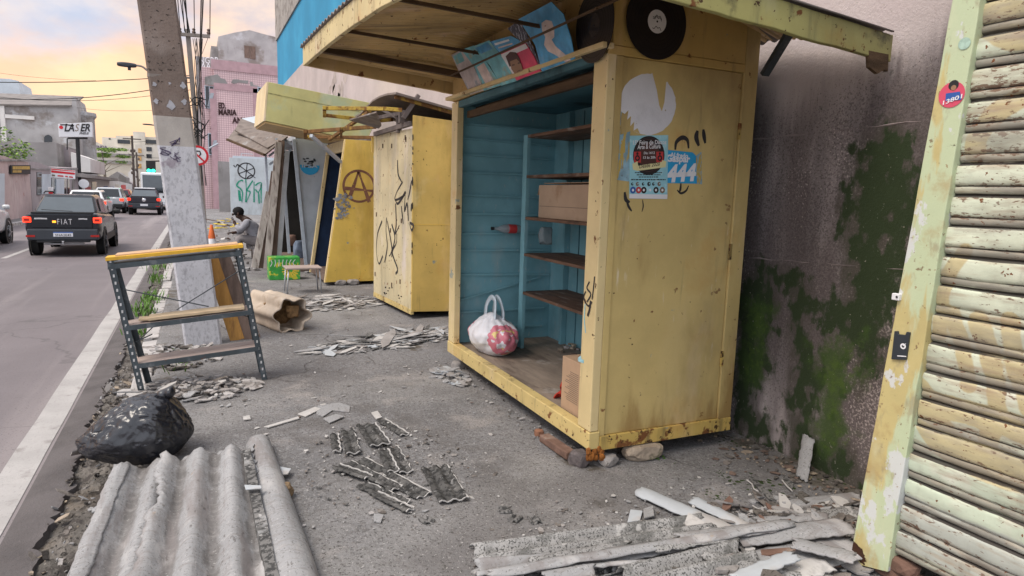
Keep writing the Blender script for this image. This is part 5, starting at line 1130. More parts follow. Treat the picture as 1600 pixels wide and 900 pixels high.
strip_px((1230, 792), (1345, 778), .13, .012, .012, .008, 1, M['asb'], 'grey flat piece behind the heap near the post', seed=50)
strip_px((1265, 812), (1340, 800), .12, .02, .03, .008, 1, M['asbmid'], 'dark flat piece behind the heap near the post', seed=51)
strip_px((890, 900), (960, 880), .12, .01, .01, .02, 1, M['asbdark'], 'dark stub under the diagonal strip', seed=52)
strip_px((1200, 905), (1290, 880), .12, .03, .05, .01, .5, M['asbwhite'], 'pale sheet piece at the bottom edge of the heap', seed=53)
strip_px((1060, 842), (1210, 822), .09, .07, .09, .008, .5, M['asb'], 'short pale strip across the middle of the heap', seed=54)
strip_px((1100, 870), (1250, 905), .10, .06, .05, .010, 1, M['asbmid'], 'speckled strip running towards the bottom edge of the heap', seed=55)
strip_px((1240, 848), (1335, 872), .10, .09, .10, .008, .5, M['asb'], 'short sloping grey strip beside the foot of the post', seed=56)
strip_px((1020, 858), (1150, 838), .06, .08, .08, .008, .5, M['asbmid'], 'thin speckled strip under the end of the diagonal one', seed=57)
strip_px((830, 880), (985, 853), .08, .05, .06, .012, .7, M['asbmid'], 'speckled strip between the long dark and the diagonal strip', seed=58)
strip_px((1185, 815), (1290, 806), .07, .03, .04, .008, .5, M['asb'], 'small grey strip behind the smooth one', seed=59)
strip_px((1150, 905), (1240, 868), .07, .10, .10, .006, .5, M['asbclean'], 'pale splinter lying on the broad grey sheet', seed=61)
strip_px((850, 905), (930, 893), .10, .04, .05, .015, 1, M['asb'], 'grey stub at the bottom edge left of the wide blackened piece', seed=62)
for k, (q, m, lb) in enumerate((([(1108, 893), (1118, 880), (1142, 872), (1160, 886), (1150, 905), (1120, 905)], M['conc'], 'grey angular chunk in the front of the heap'), ([(1005, 797), (1020, 794), (1022, 812), (1006, 818)], M['asb'], 'upright looking grey flake left of the white strips'), ([(1172, 743), (1208, 775), (1210, 785), (1202, 782), (1170, 750)], M['asbdark'], 'dark narrow flake on moss near the wall'), ([(1225, 745), (1240, 756), (1238, 766), (1222, 752)], M['asbdark'], 'small dark flake beside the leaning fragment'), ([(1232, 808), (1262, 812), (1268, 819), (1240, 822)], mat('orange ochre flake', (.36, .24, .13), .9, .2, 9), 'ochre flake between the grey strips'), ([(985, 798), (1004, 800), (1000, 815), (980, 818)], M['asbclean'], 'pale thin flake left of the white strips'), ([(1255, 878), (1275, 868), (1300, 880), (1290, 895), (1262, 895)], M['asbwhite'], 'white jagged flake at the bottom right of the heap'))):
    frag(q, m, lb, .02 if k in (0, 6) else .005, .02 if k == 0 else .008, tilt=.03 if k in (0, 6, 1) else 0)
w = MB()
for pts in ([(1167, 750), (1175, 756), (1178, 764), (1185, 768)], [(1222, 750), (1230, 760), (1238, 767)], [(1176, 790), (1184, 795), (1194, 793)]):
    w.tube([G(x, y, .018) for x, y in pts], .004, 5)
tag(w.build('white_sliver', M['asbwhite']), 'thin white slivers on the mossy ground near the wall', 'slivers', kind='stuff')
# fragment leaning on the mossy wall
a = G(1254, 750); b = G(1268, 684, .0)
w = MB(); q0 = a; tp = OX(1265, 684, WX - .02); d = (tp - q0); ln = d.length; d.normalize(); s_ = V((-.2, -1, 0)).normalized()
corr('leaning_fragment', q0 - s_ * .05, s_, d, .10, ln, .01, .5, M['asb'], 'grey roofing fragment leaning on the mossy wall', 'roofing strip', nl=16, jag=.02, seed=60, jagw=.01)

# ================================================================== rolled sheet, boards, cone, stool, crate
pa = G(437, 500); pb = G(415, 468)
A_ = V((.98, 7.55, .19)); Bq = V((.72, 8.35, .19)); d = (Bq - A_).normalized(); s_ = V((d.y, -d.x, 0)).normalized(); rows = []
for i in range(20):
    row = []
    for j in range(80):
        an = 2 * math.pi * j / 80; r_ = .205 + .03 * math.cos(6 * an + .6) + .01 * fbm(V((i * .2, an, 2))); z = max(-.185, math.sin(an) * r_ * .92)
        row.append(A_ + d * (.85 * i / 19 + .015 * fbm(V((an * 2, 3, 1)))) + s_ * (math.cos(an) * r_) + V((0, 0, z)))
    rows.append(row)
w = MB(); w.grid(rows, wrap=True); T_ro = w.build('rolled_sheet', M['asbbeige'], smooth=True, solid=.012); tag(T_ro, 'rolled beige corrugated sheet lying beside the rack', 'roofing sheet')
w = MB(); w.rock(A_ + d * .12 + s_ * .05 + V((0, 0, .03)), .09, .06, .09, 3, sub=3, k=.6); w.rock(A_ + d * .4, .19, .1, .19, 5, sub=2); w.build('stuffing', mat('brown wadding', (.22, .13, .06), .95, .4, 20), T_ro)
def lean_board(p0, p1, wd, th, m, lab):
    w = MB(); w.beam(p0, p1, wd, th, up=(0, -1, .0)); return tag(w.build('leaning_board', m, bevel=.003), lab, 'board')
lean_board((.38, 7.3, 0), (.12, 7.46, 1.0), .14, .02, M['plywood'], 'golden plywood board leaning on the back of the white pole')
lean_board((.53, 7.3, 0), (.22, 7.5, 1.0), .17, .03, M['brownwood'], 'dark brown board leaning beside the golden plywood')
c = G(332, 400); T_c = T('traffic_cone', c, 'faded orange traffic cone with a white band standing beyond the white pole', 'traffic cone')
w = MB(); w.box(c.x - .2, c.x + .2, c.y - .2, c.y + .2, 0, .04); w.build('base', M['orange'], T_c, bevel=.01)
w = MB(); w.lathe([(.16, .04), (.12, .25)], c, seg=20); w.lathe([(.085, .42), (.03, .74), (.02, .75)], c, seg=20); w.build('cone', M['orange'], T_c, smooth=True, auto=40)
w = MB(); w.lathe([(.12, .25), (.085, .42)], c, seg=20); w.build('white_band', M['white'], T_c, smooth=True, auto=40)
# stool
a = G(447, 452); b = G(503, 457); yc_ = (a.y + b.y) / 2 - .1
T_s = T('metal_stool', ((a.x + b.x) / 2, yc_, 0), 'small grey square topped stool standing before the green crate', 'stool')
zt = OY(475, 416, yc_).z; xl, xr = a.x - .06, b.x + .0
w = MB(); w.hexa([(xl, yc_ - .22, zt - .03), (xr, yc_ - .22, zt - .03), (xr, yc_ + .2, zt - .03), (xl, yc_ + .2, zt - .03), (xl, yc_ - .22, zt), (xr, yc_ - .22, zt), (xr, yc_ + .2, zt), (xl, yc_ + .2, zt)]); w.build('seat', M['greyboard'], T_s, bevel=.008)
for (x, y) in ((xl + .04, yc_ - .18), (xr - .04, yc_ - .18), (xl + .04, yc_ + .16), (xr - .04, yc_ + .16)):
    w = MB(); w.tube([(x, y, zt - .02), (x + (.03 if x > (xl + xr) / 2 else -.03), y, 0)], .012, 8); w.build('leg', M['aluminium'], T_s, smooth=True)
# green printed crate/bag
a = G(421, 438); b = G(464, 436); T_g = T('green_box', ((a.x + b.x) / 2, a.y + .15, 0), 'bright green printed box behind the small stool', 'box')
zt = OY(440, 402, a.y).z; zr = zt + .02
w = MB(); w.box(a.x, b.x + .05, a.y, a.y + .34, 0, zt); w.build('carton', M['greenplastic'], T_g, bevel=.01)
w = MB()
for k in range(16):
    an = k * .4; c_ = V((b.x - .12, a.y - .004, zt * .42)); w.stroke([c_ + V((math.cos(an) * .04, 0, math.sin(an) * .04)), c_ + V((math.cos(an + .15) * .15, 0, math.sin(an + .15) * .13))], .02, (0, -1, 0))
w.build('starburst_print', M['yellowtape'], T_g)
w = MB()
for k in range(7): w.stroke(curve([V((a.x + .03 + .07 * k, a.y - .005, zt * .9)), V((a.x + .05 + .06 * k, a.y - .005, zt * .75)), V((a.x + .02 + .07 * k, a.y - .005, zt * .6))], 4), .012, (0, -1, 0))
w.build('white_print', M['white'], T_g)
# ================================================================== second kiosk: closed doors
k2 = G(643, 487, .1); K2 = Fr((k2.x, k2.y, 0), (-.05, 1)); L2 = 1.62; D2 = .88
T2 = T('closed_kiosk', K2.p(.8, .45, 0), 'closed pale yellow kiosk with black scrawled doors and a broken roof', 'kiosk')
B2 = lambda mb, *a, m=0: K2.box(mb, *a, m)
ZT = 2.42
w = MB(); B2(w, 0, L2, .03, D2, .10, ZT + .0); w.build('body', M['dim'], T2)
w = MB(); w.hexa([K2.p(-.005, .0, .10), K2.p(-.005, D2, .06), K2.p(.02, D2, .06), K2.p(.02, 0, .10), K2.p(-.005, 0, ZT + .16), K2.p(-.005, D2, ZT + .12), K2.p(.02, D2, ZT + .12), K2.p(.02, 0, ZT + .16)]); w.build('side_panel', M['yel2'], T2, bevel=.003)
zs_ = K2.inv(K2.side(690, 338, -.006))[2]; 
w = MB(); K2.box(w, -.0075, -.0055, .0, D2, 1.22, 1.228); w.build('panel_seam', M['yel3'], T2)
doors = ((.02, .14, 'stile'), (.145, .52, 'door'), (.525, .93, 'door'), (.935, 1.3, 'door'), (1.305, L2, 'door'))
for (a0, a1, nm) in doors:
    w = MB(); B2(w, a0, a1, -.004, .028, .13 if nm == 'door' else .1, ZT - .12 - (.06 * (a0 - .1))); w.build('sheet_door' if nm == 'door' else 'front_stile', M['yel2door'], T2, bevel=.003)
w = MB(); w.hexa([K2.p(.02, -.002, ZT - .12), K2.p(L2, -.002, ZT - .24), K2.p(L2, .028, ZT - .24), K2.p(.02, .028, ZT - .12), K2.p(.02, -.002, ZT), K2.p(L2, -.002, ZT + .02), K2.p(L2, .028, ZT + .02), K2.p(.02, .028, ZT)]); w.build('door_header', M['yel2door'], T2)
w = MB(); B2(w, 0.0, L2, -.008, .03, .06, .128); w.build('base_beam', M['yelbeam'], T2, bevel=.003)
w = MB()
for (x, y) in ((633, 215), (612, 228), (598, 228), (634, 218), (588, 335), (610, 360), (586, 428), (600, 470), (627, 345), (625, 440), (612, 445)):
    q = K2.front(x, y, -.008); a, b, c = K2.inv(q); K2.box(w, a - .012, a + .012, -.012, -.004, c - .03, c + .03)
w.build('hinge', mat('rusty hinge', (.07, .04, .03), .9, .3, 30), T2)
w = MB()
for i in range(13):
    q = K2.front(rnd.uniform(595, 640), rnd.uniform(448, 478), -.006); w.rock(q, .02, .005, .012, i, sub=1)
for i in range(9):
    q = K2.p(-.002, .0, .5 + 1.9 * rnd.random() ** .6); w.rock(q, .008, .008 + .01 * rnd.random(), .015 + .05 * rnd.random(), i, sub=1)
w.build('rust_hole', M['dim'], T2)
def gst(mb, pts, wd, nrm, fn, e, m=0, n=5):
    c = curve([fn(x, y, e) for x, y in pts], n); k_ = len(c); mb.stroke(c, [wd * (.55 + .75 * abs(math.sin(1.7 + i * 2.6 / k_ + pts[0][0]))) for i in range(k_)], nrm, m)
w = MB(); F2 = lambda x, y, e: K2.front(x, y, e)
for pts in ([(621, 250), (622, 272), (628, 285)], [(629, 284), (620, 300), (617, 312), (628, 308), (633, 300)], [(617, 312), (622, 318), (634, 300)], [(633, 303), (632, 330), (636, 318), (638, 345)], [(643, 282), (640, 300), (637, 312)], [(618, 318), (619, 350), (617, 366), (624, 352)], [(627, 322), (630, 350)],
            [(643, 318), (642, 330)], [(640, 348), (646, 352), (643, 360), (640, 350)], [(597, 345), (590, 365), (588, 392), (592, 412), (598, 400)], [(604, 340), (603, 360), (605, 385), (601, 410)], [(612, 350), (617, 372), (611, 395), (608, 400)], [(620, 365), (619, 380), (613, 395), (621, 420), (618, 428)], [(605, 345), (612, 385), (612, 402)]):
    gst(w, pts, .03, -K2.w, F2, -.0062)
w.build('graffiti', M['graf_black'], T2)
w = MB()  # broken roof sheet and timbers
def rf(a, b, c): return K2.p(a, b, c)
rows = [[rf(a, b, ZT + .40 - .22 * (b + .25) / 1.35 + .03 * math.sin(a * 3) + (-.09 * ss(a, .9, 1.7) if b < .1 else 0)) for b in (-.24, 0, .3, .6, D2 + .1)] for a in (-.06, .3, .6, .9, 1.2, 1.5, 1.75)]
w.grid(rows); w.build('roof_sheet', M['awning'], T2, solid=.025)
w = MB(); w.beam(rf(.05, -.02, ZT + .06), rf(1.5, -.02, ZT + .03), .05, .06); w.beam(rf(.08, -.1, ZT + .12), rf(.08, .1, ZT + .42), .05); w.beam(rf(.5, -.01, ZT - .02), rf(.5, -.01, ZT + .2), .06); w.beam(rf(.25, -.06, ZT + .08), rf(.25, -.06, ZT + .24), .07)
w.beam(rf(.1, -.05, ZT + .2), rf(1.1, -.1, ZT + .22), .04, .05); w.beam(rf(.62, -.2, ZT + .27), rf(.35, .05, ZT + .1), .035); w.build('roof_timber', M['greywood2'], T2, bevel=.003)
w = MB(); w.beam(rf(.05, -.22, ZT + .37), rf(.0, D2 + .1, ZT + .16), .03, .05); w.build('roof_edge', M['brownpipe'], T2)
w = MB(); zf = 2.63
def gp(x, y, z=zf): return G(x, y, z)
r1a, r1b = gp(507, 168), gp(652, 172); r2a, r2b = gp(507, 180), gp(612, 188)
q1 = K2.p(.9, 0, 2.6); q2 = K2.p(.35, .0, 2.6)
w.beam(gp(506, 169), gp(600, 170), .045); w.beam(gp(507, 180), gp(590, 189), .045); w.beam(gp(507, 168), gp(507, 181), .045); w.beam(gp(578, 170), gp(578, 188), .035); w.beam(gp(590, 189), gp(613, 187), .045, .045)
w.beam(gp(600, 170), gp(628, 172), .045); w.build('awning_frame', M['rustpipe'], T2, bevel=.004)
w = MB()  # lower collapsed awning
w.poly([gp(546, 187, 2.52), gp(588, 175, 2.55), gp(596, 196, 2.45), gp(592, 200, 2.42)]); w.build('awning_flap', M['awning'], T2, solid=.02)
w = MB(); w.beam(K2.p(L2 + .02, 0, 2.2), K2.p(L2 + .02, 0, ZT), .05); w.build('corner_post', M['yel2'], T2)
# blocks below
for k, (x, y, s_) in enumerate(((640, 490, .1), (600, 470, .09))):
    p = G(x, y); w = MB(); w.beam((p.x - .02, p.y - .03, .035), (p.x + .3, p.y + .5, .035), .12, .07); tag(w.build('timber_block', M['brownwood'], bevel=.006), ['dark timber block under the near corner of the closed kiosk', 'dark timber block under the doors of the closed kiosk'][k], 'block')
p = G(672, 487); w = MB(); w.box(p.x - .12, p.x + .5, p.y + .02, p.y + .2, 0, .06); tag(w.build('timber_sleeper', M['brownwood'], bevel=.006), 'dark sleeper under the side of the closed kiosk', 'block')

# ================================================================== third kiosk: leaning, open dark blue front
k3 = G(508, 441, .06); K3 = Fr((k3.x, k3.y, 0), (0.0, 1)); L3 = 1.62; D3 = 1.05; K3.sx = .148
T3 = T('leaning_kiosk', K3.p(.8, .5, 0), 'leaning golden yellow kiosk with a brown circled letter on its side', 'kiosk')
w = MB(); K3.box(w, -.01, .02, .0, D3, .06, 2.5); w.build('side_panel', M['yel3'], T3, bevel=.003)
w = MB(); K3.box(w, .0, .07, -.02, .03, .05, 2.52); w.build('front_post', M['yelpost'], T3, bevel=.004)
w = MB(); K3.box(w, L3 - .09, L3, -.02, .04, .05, 2.5); w.build('front_post', M['yelpost'], T3, bevel=.004)
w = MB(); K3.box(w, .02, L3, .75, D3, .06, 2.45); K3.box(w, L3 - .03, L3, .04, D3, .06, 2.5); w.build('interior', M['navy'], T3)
w = MB(); K3.box(w, .02, L3, .0, D3, .06, .16); w.build('floor_board', M['brownwood'], T3)
w = MB(); K3.box(w, .07, L3 - .09, .0, .05, 2.3, 2.5); w.build('header_board', M['yel2door'], T3)
for c in (.95, 1.75):
    w = MB(); K3.box(w, .05, L3 - .05, .32, .74, c, c + .03); w.build('shelf', M['woodshelf'], T3)
w = MB(); K3.box(w, .0, L3, .0, D3, 2.5, 2.54); w.build('roof_board', M['awning'], T3)
w = MB(); S3 = lambda x, y, e: K3.side(x, y, -.012 - e)
cen = S3(561, 291, 0); 
w.ring(cen, (0, -1, 0), .245, .285, 40, 0)
gst(w, [(546, 309), (553, 290), (560, 268)], .05, (0, -1, 0), S3, .001); gst(w, [(560, 268), (568, 290), (577, 316)], .05, (0, -1, 0), S3, .001); gst(w, [(537, 294), (560, 296), (587, 299)], .05, (0, -1, 0), S3, .002)
w.build('circled_letter', M['graf_brown'], T3)
w = MB()
for k in range(60):
    x = 535 + rnd.gauss(0, 6); y = rnd.uniform(303, 342); c = S3(x, y, .003); s_ = rnd.uniform(.015, .05); w.poly([c + V((s_ * math.cos(t) * rnd.uniform(.5, 1.2), -.0002 * k, s_ * math.sin(t) * rnd.uniform(.4, 1))) for t in (0, 1, 2.1, 3, 4.2, 5.3)])
w.build('scraped_patch', M['graf_grey'], T3)
w = MB(); c = S3(588, 238, .003); w.poly([c + V((-.05, 0, -.1)), c + V((.04, 0, -.1)), c + V((.05, 0, .1)), c + V((-.04, 0, .1))]); w.build('torn_paper', M['torn'], T3)
w = MB(); zf3 = 2.48
g3 = lambda x, y, z=zf3: G(x, y, z)
w.beam(g3(477, 206), g3(586, 198), .05); w.beam(g3(476, 214), g3(600, 215), .05); w.beam(g3(477, 205), g3(477, 215), .05); w.beam(g3(533, 201), g3(533, 214), .04); w.beam(g3(515, 218, 2.44), g3(575, 176, 2.7), .045)
w.build('awning_frame', M['brownpipe'], T3, bevel=.004)
w = MB(); a = g3(486, 212, 2.46); w.beam(a, K3.p(.02, -.03, 2.12), .05, .05); w.build('awning_strut', M['ironlight'], T3)
w = MB(); p = G(540, 447)
for k in range(2): 
    q = G(533 + 20 * k, 446); w.rock((q.x, q.y + .08, .05), .13, .1, .065, 40 + k, sub=2)
w.build('support_stone', M['conc'], T3)
# --- the lime yellow sign box canopy above it
YB = 11.3
A1 = OY(415, 189, YB); A2 = OY(420, 128, YB); A3 = OY(600, 165, YB); A4 = OY(572, 222, YB)
T_sb = T('canopy_box', (1.9, 12.2, 2.5), 'faded lime yellow box canopy jutting over the leaning kiosk front', 'canopy')
e1_ = OX(400, 198, A1.x - .02); bk = V((0, 1.75, .04))
w = MB(); w.hexa([A1, A4, A4 + bk, A1 + bk, A2, A3, A3 + bk, A2 + bk]); w.build('box_body', M['signyel'], T_sb, bevel=.006)
w = MB(); n_ = V((-1, 0, 0)); w.hexa([A1 + V((-.03, .0, 0)), A1 + V((-.002, 0, 0)), A1 + bk + V((-.002, 0, 0)), A1 + bk + V((-.03, 0, 0)), A2 + V((-.03, 0, 0)), A2 + V((-.002, 0, 0)), A2 + bk + V((-.002, 0, 0)), A2 + bk + V((-.03, 0, 0))]); w.build('end_panel', M['signend'], T_sb)
w = MB(); dz = V((0, 0, -.004)); iy = V((0, .03, 0)); w.hexa([A1 + dz * 8 + iy, A4 + dz * 8 + iy, A4 + bk + dz * 8, A1 + bk + dz * 8, A1 + dz + iy, A4 + dz + iy, A4 + bk + dz, A1 + bk + dz]); w.build('soffit', M['canopy'], T_sb)
w = MB(); w.beam(A2.lerp(A1, .28) + V((0, -.003, 0)), A3.lerp(A4, .28) + V((0, -.003, 0)), .004, .012); w.build('panel_seam', M['fasciagreen'], T_sb)

# ================================================================== fourth kiosk: dirty white, open dark front
T4 = T('white_kiosk', (2.4, 14.6, 0), 'dirty white kiosk with a blue globe emblem on its side', 'kiosk')
K4 = Fr((1.93, 13.3, 0), (0, 1)); K4.sx = .0
w = MB(); w.hexa([OY(478, 412, 13.3), (3.1, 13.3, .05), (3.1, 13.33, .05), OY(478, 412, 13.3) + V((0, .03, 0)), OY(461, 212, 13.3), (3.1, 13.3, 2.62), (3.1, 13.33, 2.62), OY(461, 212, 13.3) + V((0, .03, 0))]); w.build('side_panel', M['cabinetw'], T4)
x4 = OY(470, 300, 13.3).x
w = MB(); w.beam(OY(478, 414, 13.27), OY(459, 218, 13.27), .06, .05, up=(0, 1, 0)); w.build('front_post', M['ironlight'], T4)
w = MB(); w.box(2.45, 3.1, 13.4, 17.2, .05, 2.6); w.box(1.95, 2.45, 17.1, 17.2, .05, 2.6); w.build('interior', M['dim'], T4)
w = MB(); w.box(1.85, 3.1, 13.3, 17.25, 2.62, 2.7); w.build('roof_board', M['cabinetw'], T4)
w = MB(); w.box(1.9, 3.1, 13.35, 17.2, .0, .06); w.build('floor_board', M['brownwood'], T4)
w = MB(); c = OY(484, 258, 13.294); w.disc(c, (0, -1, 0), .19, 30, 0); w.poly([c + V((.19 * math.cos(t), -.002, .19 * math.sin(t))) for t in [math.pi * (1 + i / 18) for i in range(19)]], 1)
for k in range(14): 
    q = c + V((rnd.uniform(-.11, .11), -.003, rnd.uniform(-.03, .13))); w.poly([q + V((.05 * rnd.uniform(.3, 1) * math.cos(t), 0, .03 * rnd.uniform(.3, 1) * math.sin(t))) for t in (0, 1.2, 2.4, 3.6, 5)], 2)
w.text('IPSA', c + V((-.15, -.005, -.05)), (1, 0, 0), (0, 0, 1), .1, 0, width=.3, bold=.02)
w.build('globe_emblem', [mat('faded emblem ground', (.42, .46, .5), .8, .1, 9), M['cyan'], M['greyplastic']], T4)
def bpx(name, p0, p1, Y0, Y1, wd, th, m, lab, cat='board'):
    a = OY(*p0, Y0); a.z = max(a.z, 0.02); b = OY(*p1, Y1); w = MB(); w.beam(a, b, wd, th, up=(0, -1, .0)); return tag(w.build(name, m, bevel=.004), lab, cat, 'boards leaning on the white kiosk')
bpx('leaning_board', (398, 419), (421, 300), 13.0, 13.3, .13, .03, M['greywood'], 'outermost short grey board leaning on the white kiosk')
bpx('leaning_board', (408, 419), (428, 268), 13.1, 13.35, .10, .03, M['brownwood'], 'dark board second from the street side of the leaning group')
bpx('leaning_board', (417, 420), (436, 222), 13.05, 13.35, .13, .03, M['greywood'], 'tallest grey board of the leaning group')
bpx('leaning_board', (426, 419), (440, 220), 13.2, 13.4, .12, .04, M['brownwood'], 'tall dark board behind the tallest grey one')
bpx('leaning_board', (436, 400), (449, 236), 13.3, 13.5, .09, .03, M['aluminium'], 'pale metal strip standing behind the leaning boards')
bpx('leaning_board', (452, 396), (445, 300), 13.6, 13.7, .06, .03, M['ironlight'], 'short pale strip inside the dark opening')
w = MB()
for (p0, p1) in (((415, 240), (420, 330)), ((420, 244), (436, 232)), ((421, 257), (455, 234)), ((436, 224), (430, 280)), ((440, 214), (456, 226)), ((432, 232), (432, 216)), ((446, 216), (444, 236))):
    w.beam(OY(*p0, 13.6), OY(*p1, 13.6), .06, .04)
w.build('awning_support', M['ironlight'], T4)
w = MB(); ya = 13.4
s1 = [OY(434, 214, ya), OY(425, 250, ya + .2), OX(356, 217, .62), OX(377, 186, .8)]
q = [OY(446, 214, 13.5), OY(414, 243, 13.2), OY(355, 217, 14.2), OY(366, 203, 15.0)]
w.poly([OY(448, 215, 13.5), OY(413, 243, 13.3), OY(356, 218, 14.5), OY(367, 203, 15.2)]); w.build('awning_sheet', M['awning'], T4, solid=.03)
w = MB(); w.poly([OY(450, 214, 13.55), OY(418, 232, 13.4), OY(367, 204, 14.6), OY(377, 186, 15.6)]); w.build('awning_sheet', M['awning'], T4, solid=.03)
w = MB(); w.poly([OY(440, 212, 14.2), OY(400, 201, 15.2), OY(378, 186, 15.8), OY(402, 182, 16.2), OY(440, 200, 15)]); w.build('awning_sheet', M['wallpale'], T4, solid=.03)
w = MB(); w.beam(OY(413, 242, 13.28), OY(355, 218, 14.48), .05, .04); w.build('awning_edge', M['darkbeam'], T4)
# sack under the kiosk
c = G(470, 408); w = MB(); w.rock((c.x, c.y + .2, .22), .16, .13, .3, 17, sub=3, k=.4); tag(w.build('blue_sack', mat('grey blue sack', (.16, .2, .27), .8, .3, 6, bump=.5), smooth=True), 'grey blue sack standing in the dark opening beside the green box', 'sack')
w = MB(); w.rock((c.x - .12, c.y + .5, .45), .13, .1, .16, 4, sub=3, k=.3); tag(w.build('brown_bundle', M['brick'], smooth=True), 'reddish brown bundle behind the grey blue sack', 'bundle')

# ================================================================== seated worker
PB = G(384, 404); px0, py0 = PB.x + .0, PB.y
T_h = T('person', (px0, py0, 0), 'person in grey work clothes bent forward on a low stool, one hand at the face', 'person')
def skin(name, verts, edges, radii, m, parent, root=0, sub=2):
    me = bpy.data.meshes.new(name); o_ = V((px0, py0, 0)); me.from_pydata([V(v) for v in verts], edges, []); ob = bpy.data.objects.new(name, me); col.objects.link(ob); ob.parent = parent
    md = ob.modifiers.new('skin', 'SKIN'); md.use_smooth_shade = True
    for i, r_ in enumerate(radii):
        sv = me.skin_vertices[0].data[i]; sv.radius = (r_, r_) if not isinstance(r_, tuple) else r_; sv.use_root = (i == root)
    s_ = ob.modifiers.new('sub', 'SUBSURF'); s_.levels = s_.render_levels = sub; me.materials.append(m); return ob
# local: faces -x ; seat at z .36
J = [(.25, 0, .42), (.24, 0, .55), (.14, 0, .74), (.04, 0, .90), (-.05, 0, .96), (-.11, 0, 1.0), (-.155, 0, 1.05),   # pelvis..head 0-6
     (.05, -.19, .86), (-.10, -.22, .68), (-.21, -.10, .80), (-.24, -.07, .90),   # near arm 7-10 (hand to face)
     (.05, .19, .86), (-.08, .22, .64), (-.22, .10, .60), (-.29, .07, .60),       # far arm
     (.22, -.1, .42), (-.17, -.13, .50), (-.12, -.13, .10), (-.26, -.14, .05),    # near leg 15-18
     (.22, .1, .42), (-.14, .15, .50), (-.10, .15, .10), (-.24, .16, .05)]
E_ = [(0, 1), (1, 2), (2, 3), (3, 4), (4, 5), (5, 6), (3, 7), (7, 8), (8, 9), (9, 10), (3, 11), (11, 12), (12, 13), (13, 14), (0, 15), (15, 16), (16, 17), (17, 18), (0, 19), (19, 20), (20, 21), (21, 22)]
RR = [.13, .12, .13, .12, .065, .09, .10, .06, .045, .034, .038, .06, .045, .034, .038, .085, .062, .045, .045, .085, .062, .045, .045]
body = skin('body', J, E_, RR, M['skin'], T_h)
sh_i = [1, 2, 3, 7, 8, 9, 11, 12, 13]; SJ = [J[i] for i in sh_i]; SJ[5] = tuple(V(J[8]).lerp(V(J[9]), .85)); SJ[8] = tuple(V(J[12]).lerp(V(J[13]), .85))
skin('shirt', [(.25, 0, .47)] + SJ, [(0, 1), (1, 2), (2, 3), (3, 4), (4, 5), (5, 6), (3, 7), (7, 8), (8, 9)], [.17, .185, .20, .18, .105, .088, .068, .105, .088, .068], M['jacket'], T_h)
tj = [0, 15, 16, 17, 19, 20, 21]; TJ = [J[i] for i in tj]
skin('trousers', TJ, [(0, 1), (1, 2), (2, 3), (0, 4), (4, 5), (5, 6)], [.18, .13, .105, .085, .13, .105, .085], M['trousers'], T_h)
for (i, j) in ((17, 18), (21, 22)):
    skin('boot', [V(J[i]) + V((.02, 0, -.03)), V(J[i]).lerp(V(J[j]), .5) + V((0, 0, -.03)), V(J[j]) + V((0, 0, .0))], [(0, 1), (1, 2)], [.062, .055, .05], M['boot'], T_h)
w = MB(); hc = V((px0 - .155, py0, 1.065)); w.rock(hc + V((.025, 0, .03)), .125, .108, .115, 3, sub=3, k=.05, cl=9); w.build('hair', M['hair'], T_h, smooth=True)
w = MB(); w.rock(hc + V((-.095, 0, -.035)), .028, .022, .035, 3, sub=2, k=.05); w.build('nose', M['skin'], T_h, smooth=True)
for s_ in (-1, 1):
    w = MB(); w.rock(hc + V((.015, .098 * s_, -.02)), .028, .014, .04, 3, sub=2, k=.05); w.build('ear', M['skin'], T_h, smooth=True)
    w = MB(); w.rock(hc + V((-.085, .035 * s_, -.005)), .012, .014, .01, 3, sub=2, k=0); w.build('eye', M['white'], T_h, smooth=True)
for (h, d0) in ((10, V((-.04, .01, .08))), (14, V((-.1, -.01, -.01)))):
    for k in range(4):
        b0 = V(J[h]) + V((0, .016 * (k - 1.5), .01)); skin('finger', [b0, b0 + d0 * (.55 - .05 * abs(k - 1.3)), b0 + d0 * (.95 - .09 * abs(k - 1.3)) + V((-.01, 0, -.012))], [(0, 1), (1, 2)], [.011, .009, .008], M['skin'], T_h, sub=1)
    b0 = V(J[h]) + V((0, .03, -.01)); skin('thumb', [b0, b0 + d0 * .35 + V((-.02, .015, 0)), b0 + d0 * .6 + V((-.03, .012, 0))], [(0, 1), (1, 2)], [.013, .011, .009], M['skin'], T_h, sub=1)
T_hs = T('low_stool', (px0 + .27, py0, 0), 'low wooden stool under the seated worker', 'stool')
w = MB(); w.box(px0 + .12, px0 + .42, py0 - .14, py0 + .14, .26, .30); w.build('seat', M['greywood'], T_hs, bevel=.004)
for (x, y) in ((.15, -.11), (.39, -.11), (.15, .11), (.39, .11)):
    w = MB(); w.box(px0 + x - .02, px0 + x + .02, py0 + y - .02, py0 + y + .02, 0, .259); w.build('leg', M['greywood'], T_hs)
w = MB(); r = random.Random(5)
for k in range(26):
    p = G(r.uniform(332, 366), r.uniform(346, 362)); a = r.uniform(0, 3); ln = r.uniform(.2, .6); w.beam((p.x, p.y, .08 + .12 * r.random()), (p.x + ln * math.cos(a), p.y + ln * math.sin(a), .06 + .15 * r.random()), .09, .03, m=r.randrange(3))
tag(w.build('scrap_pile', [M['yellowtape'], M['conc'], M['brownwood']]), 'heap of yellow and grey scrap beyond the seated worker', 'scrap', kind='stuff')
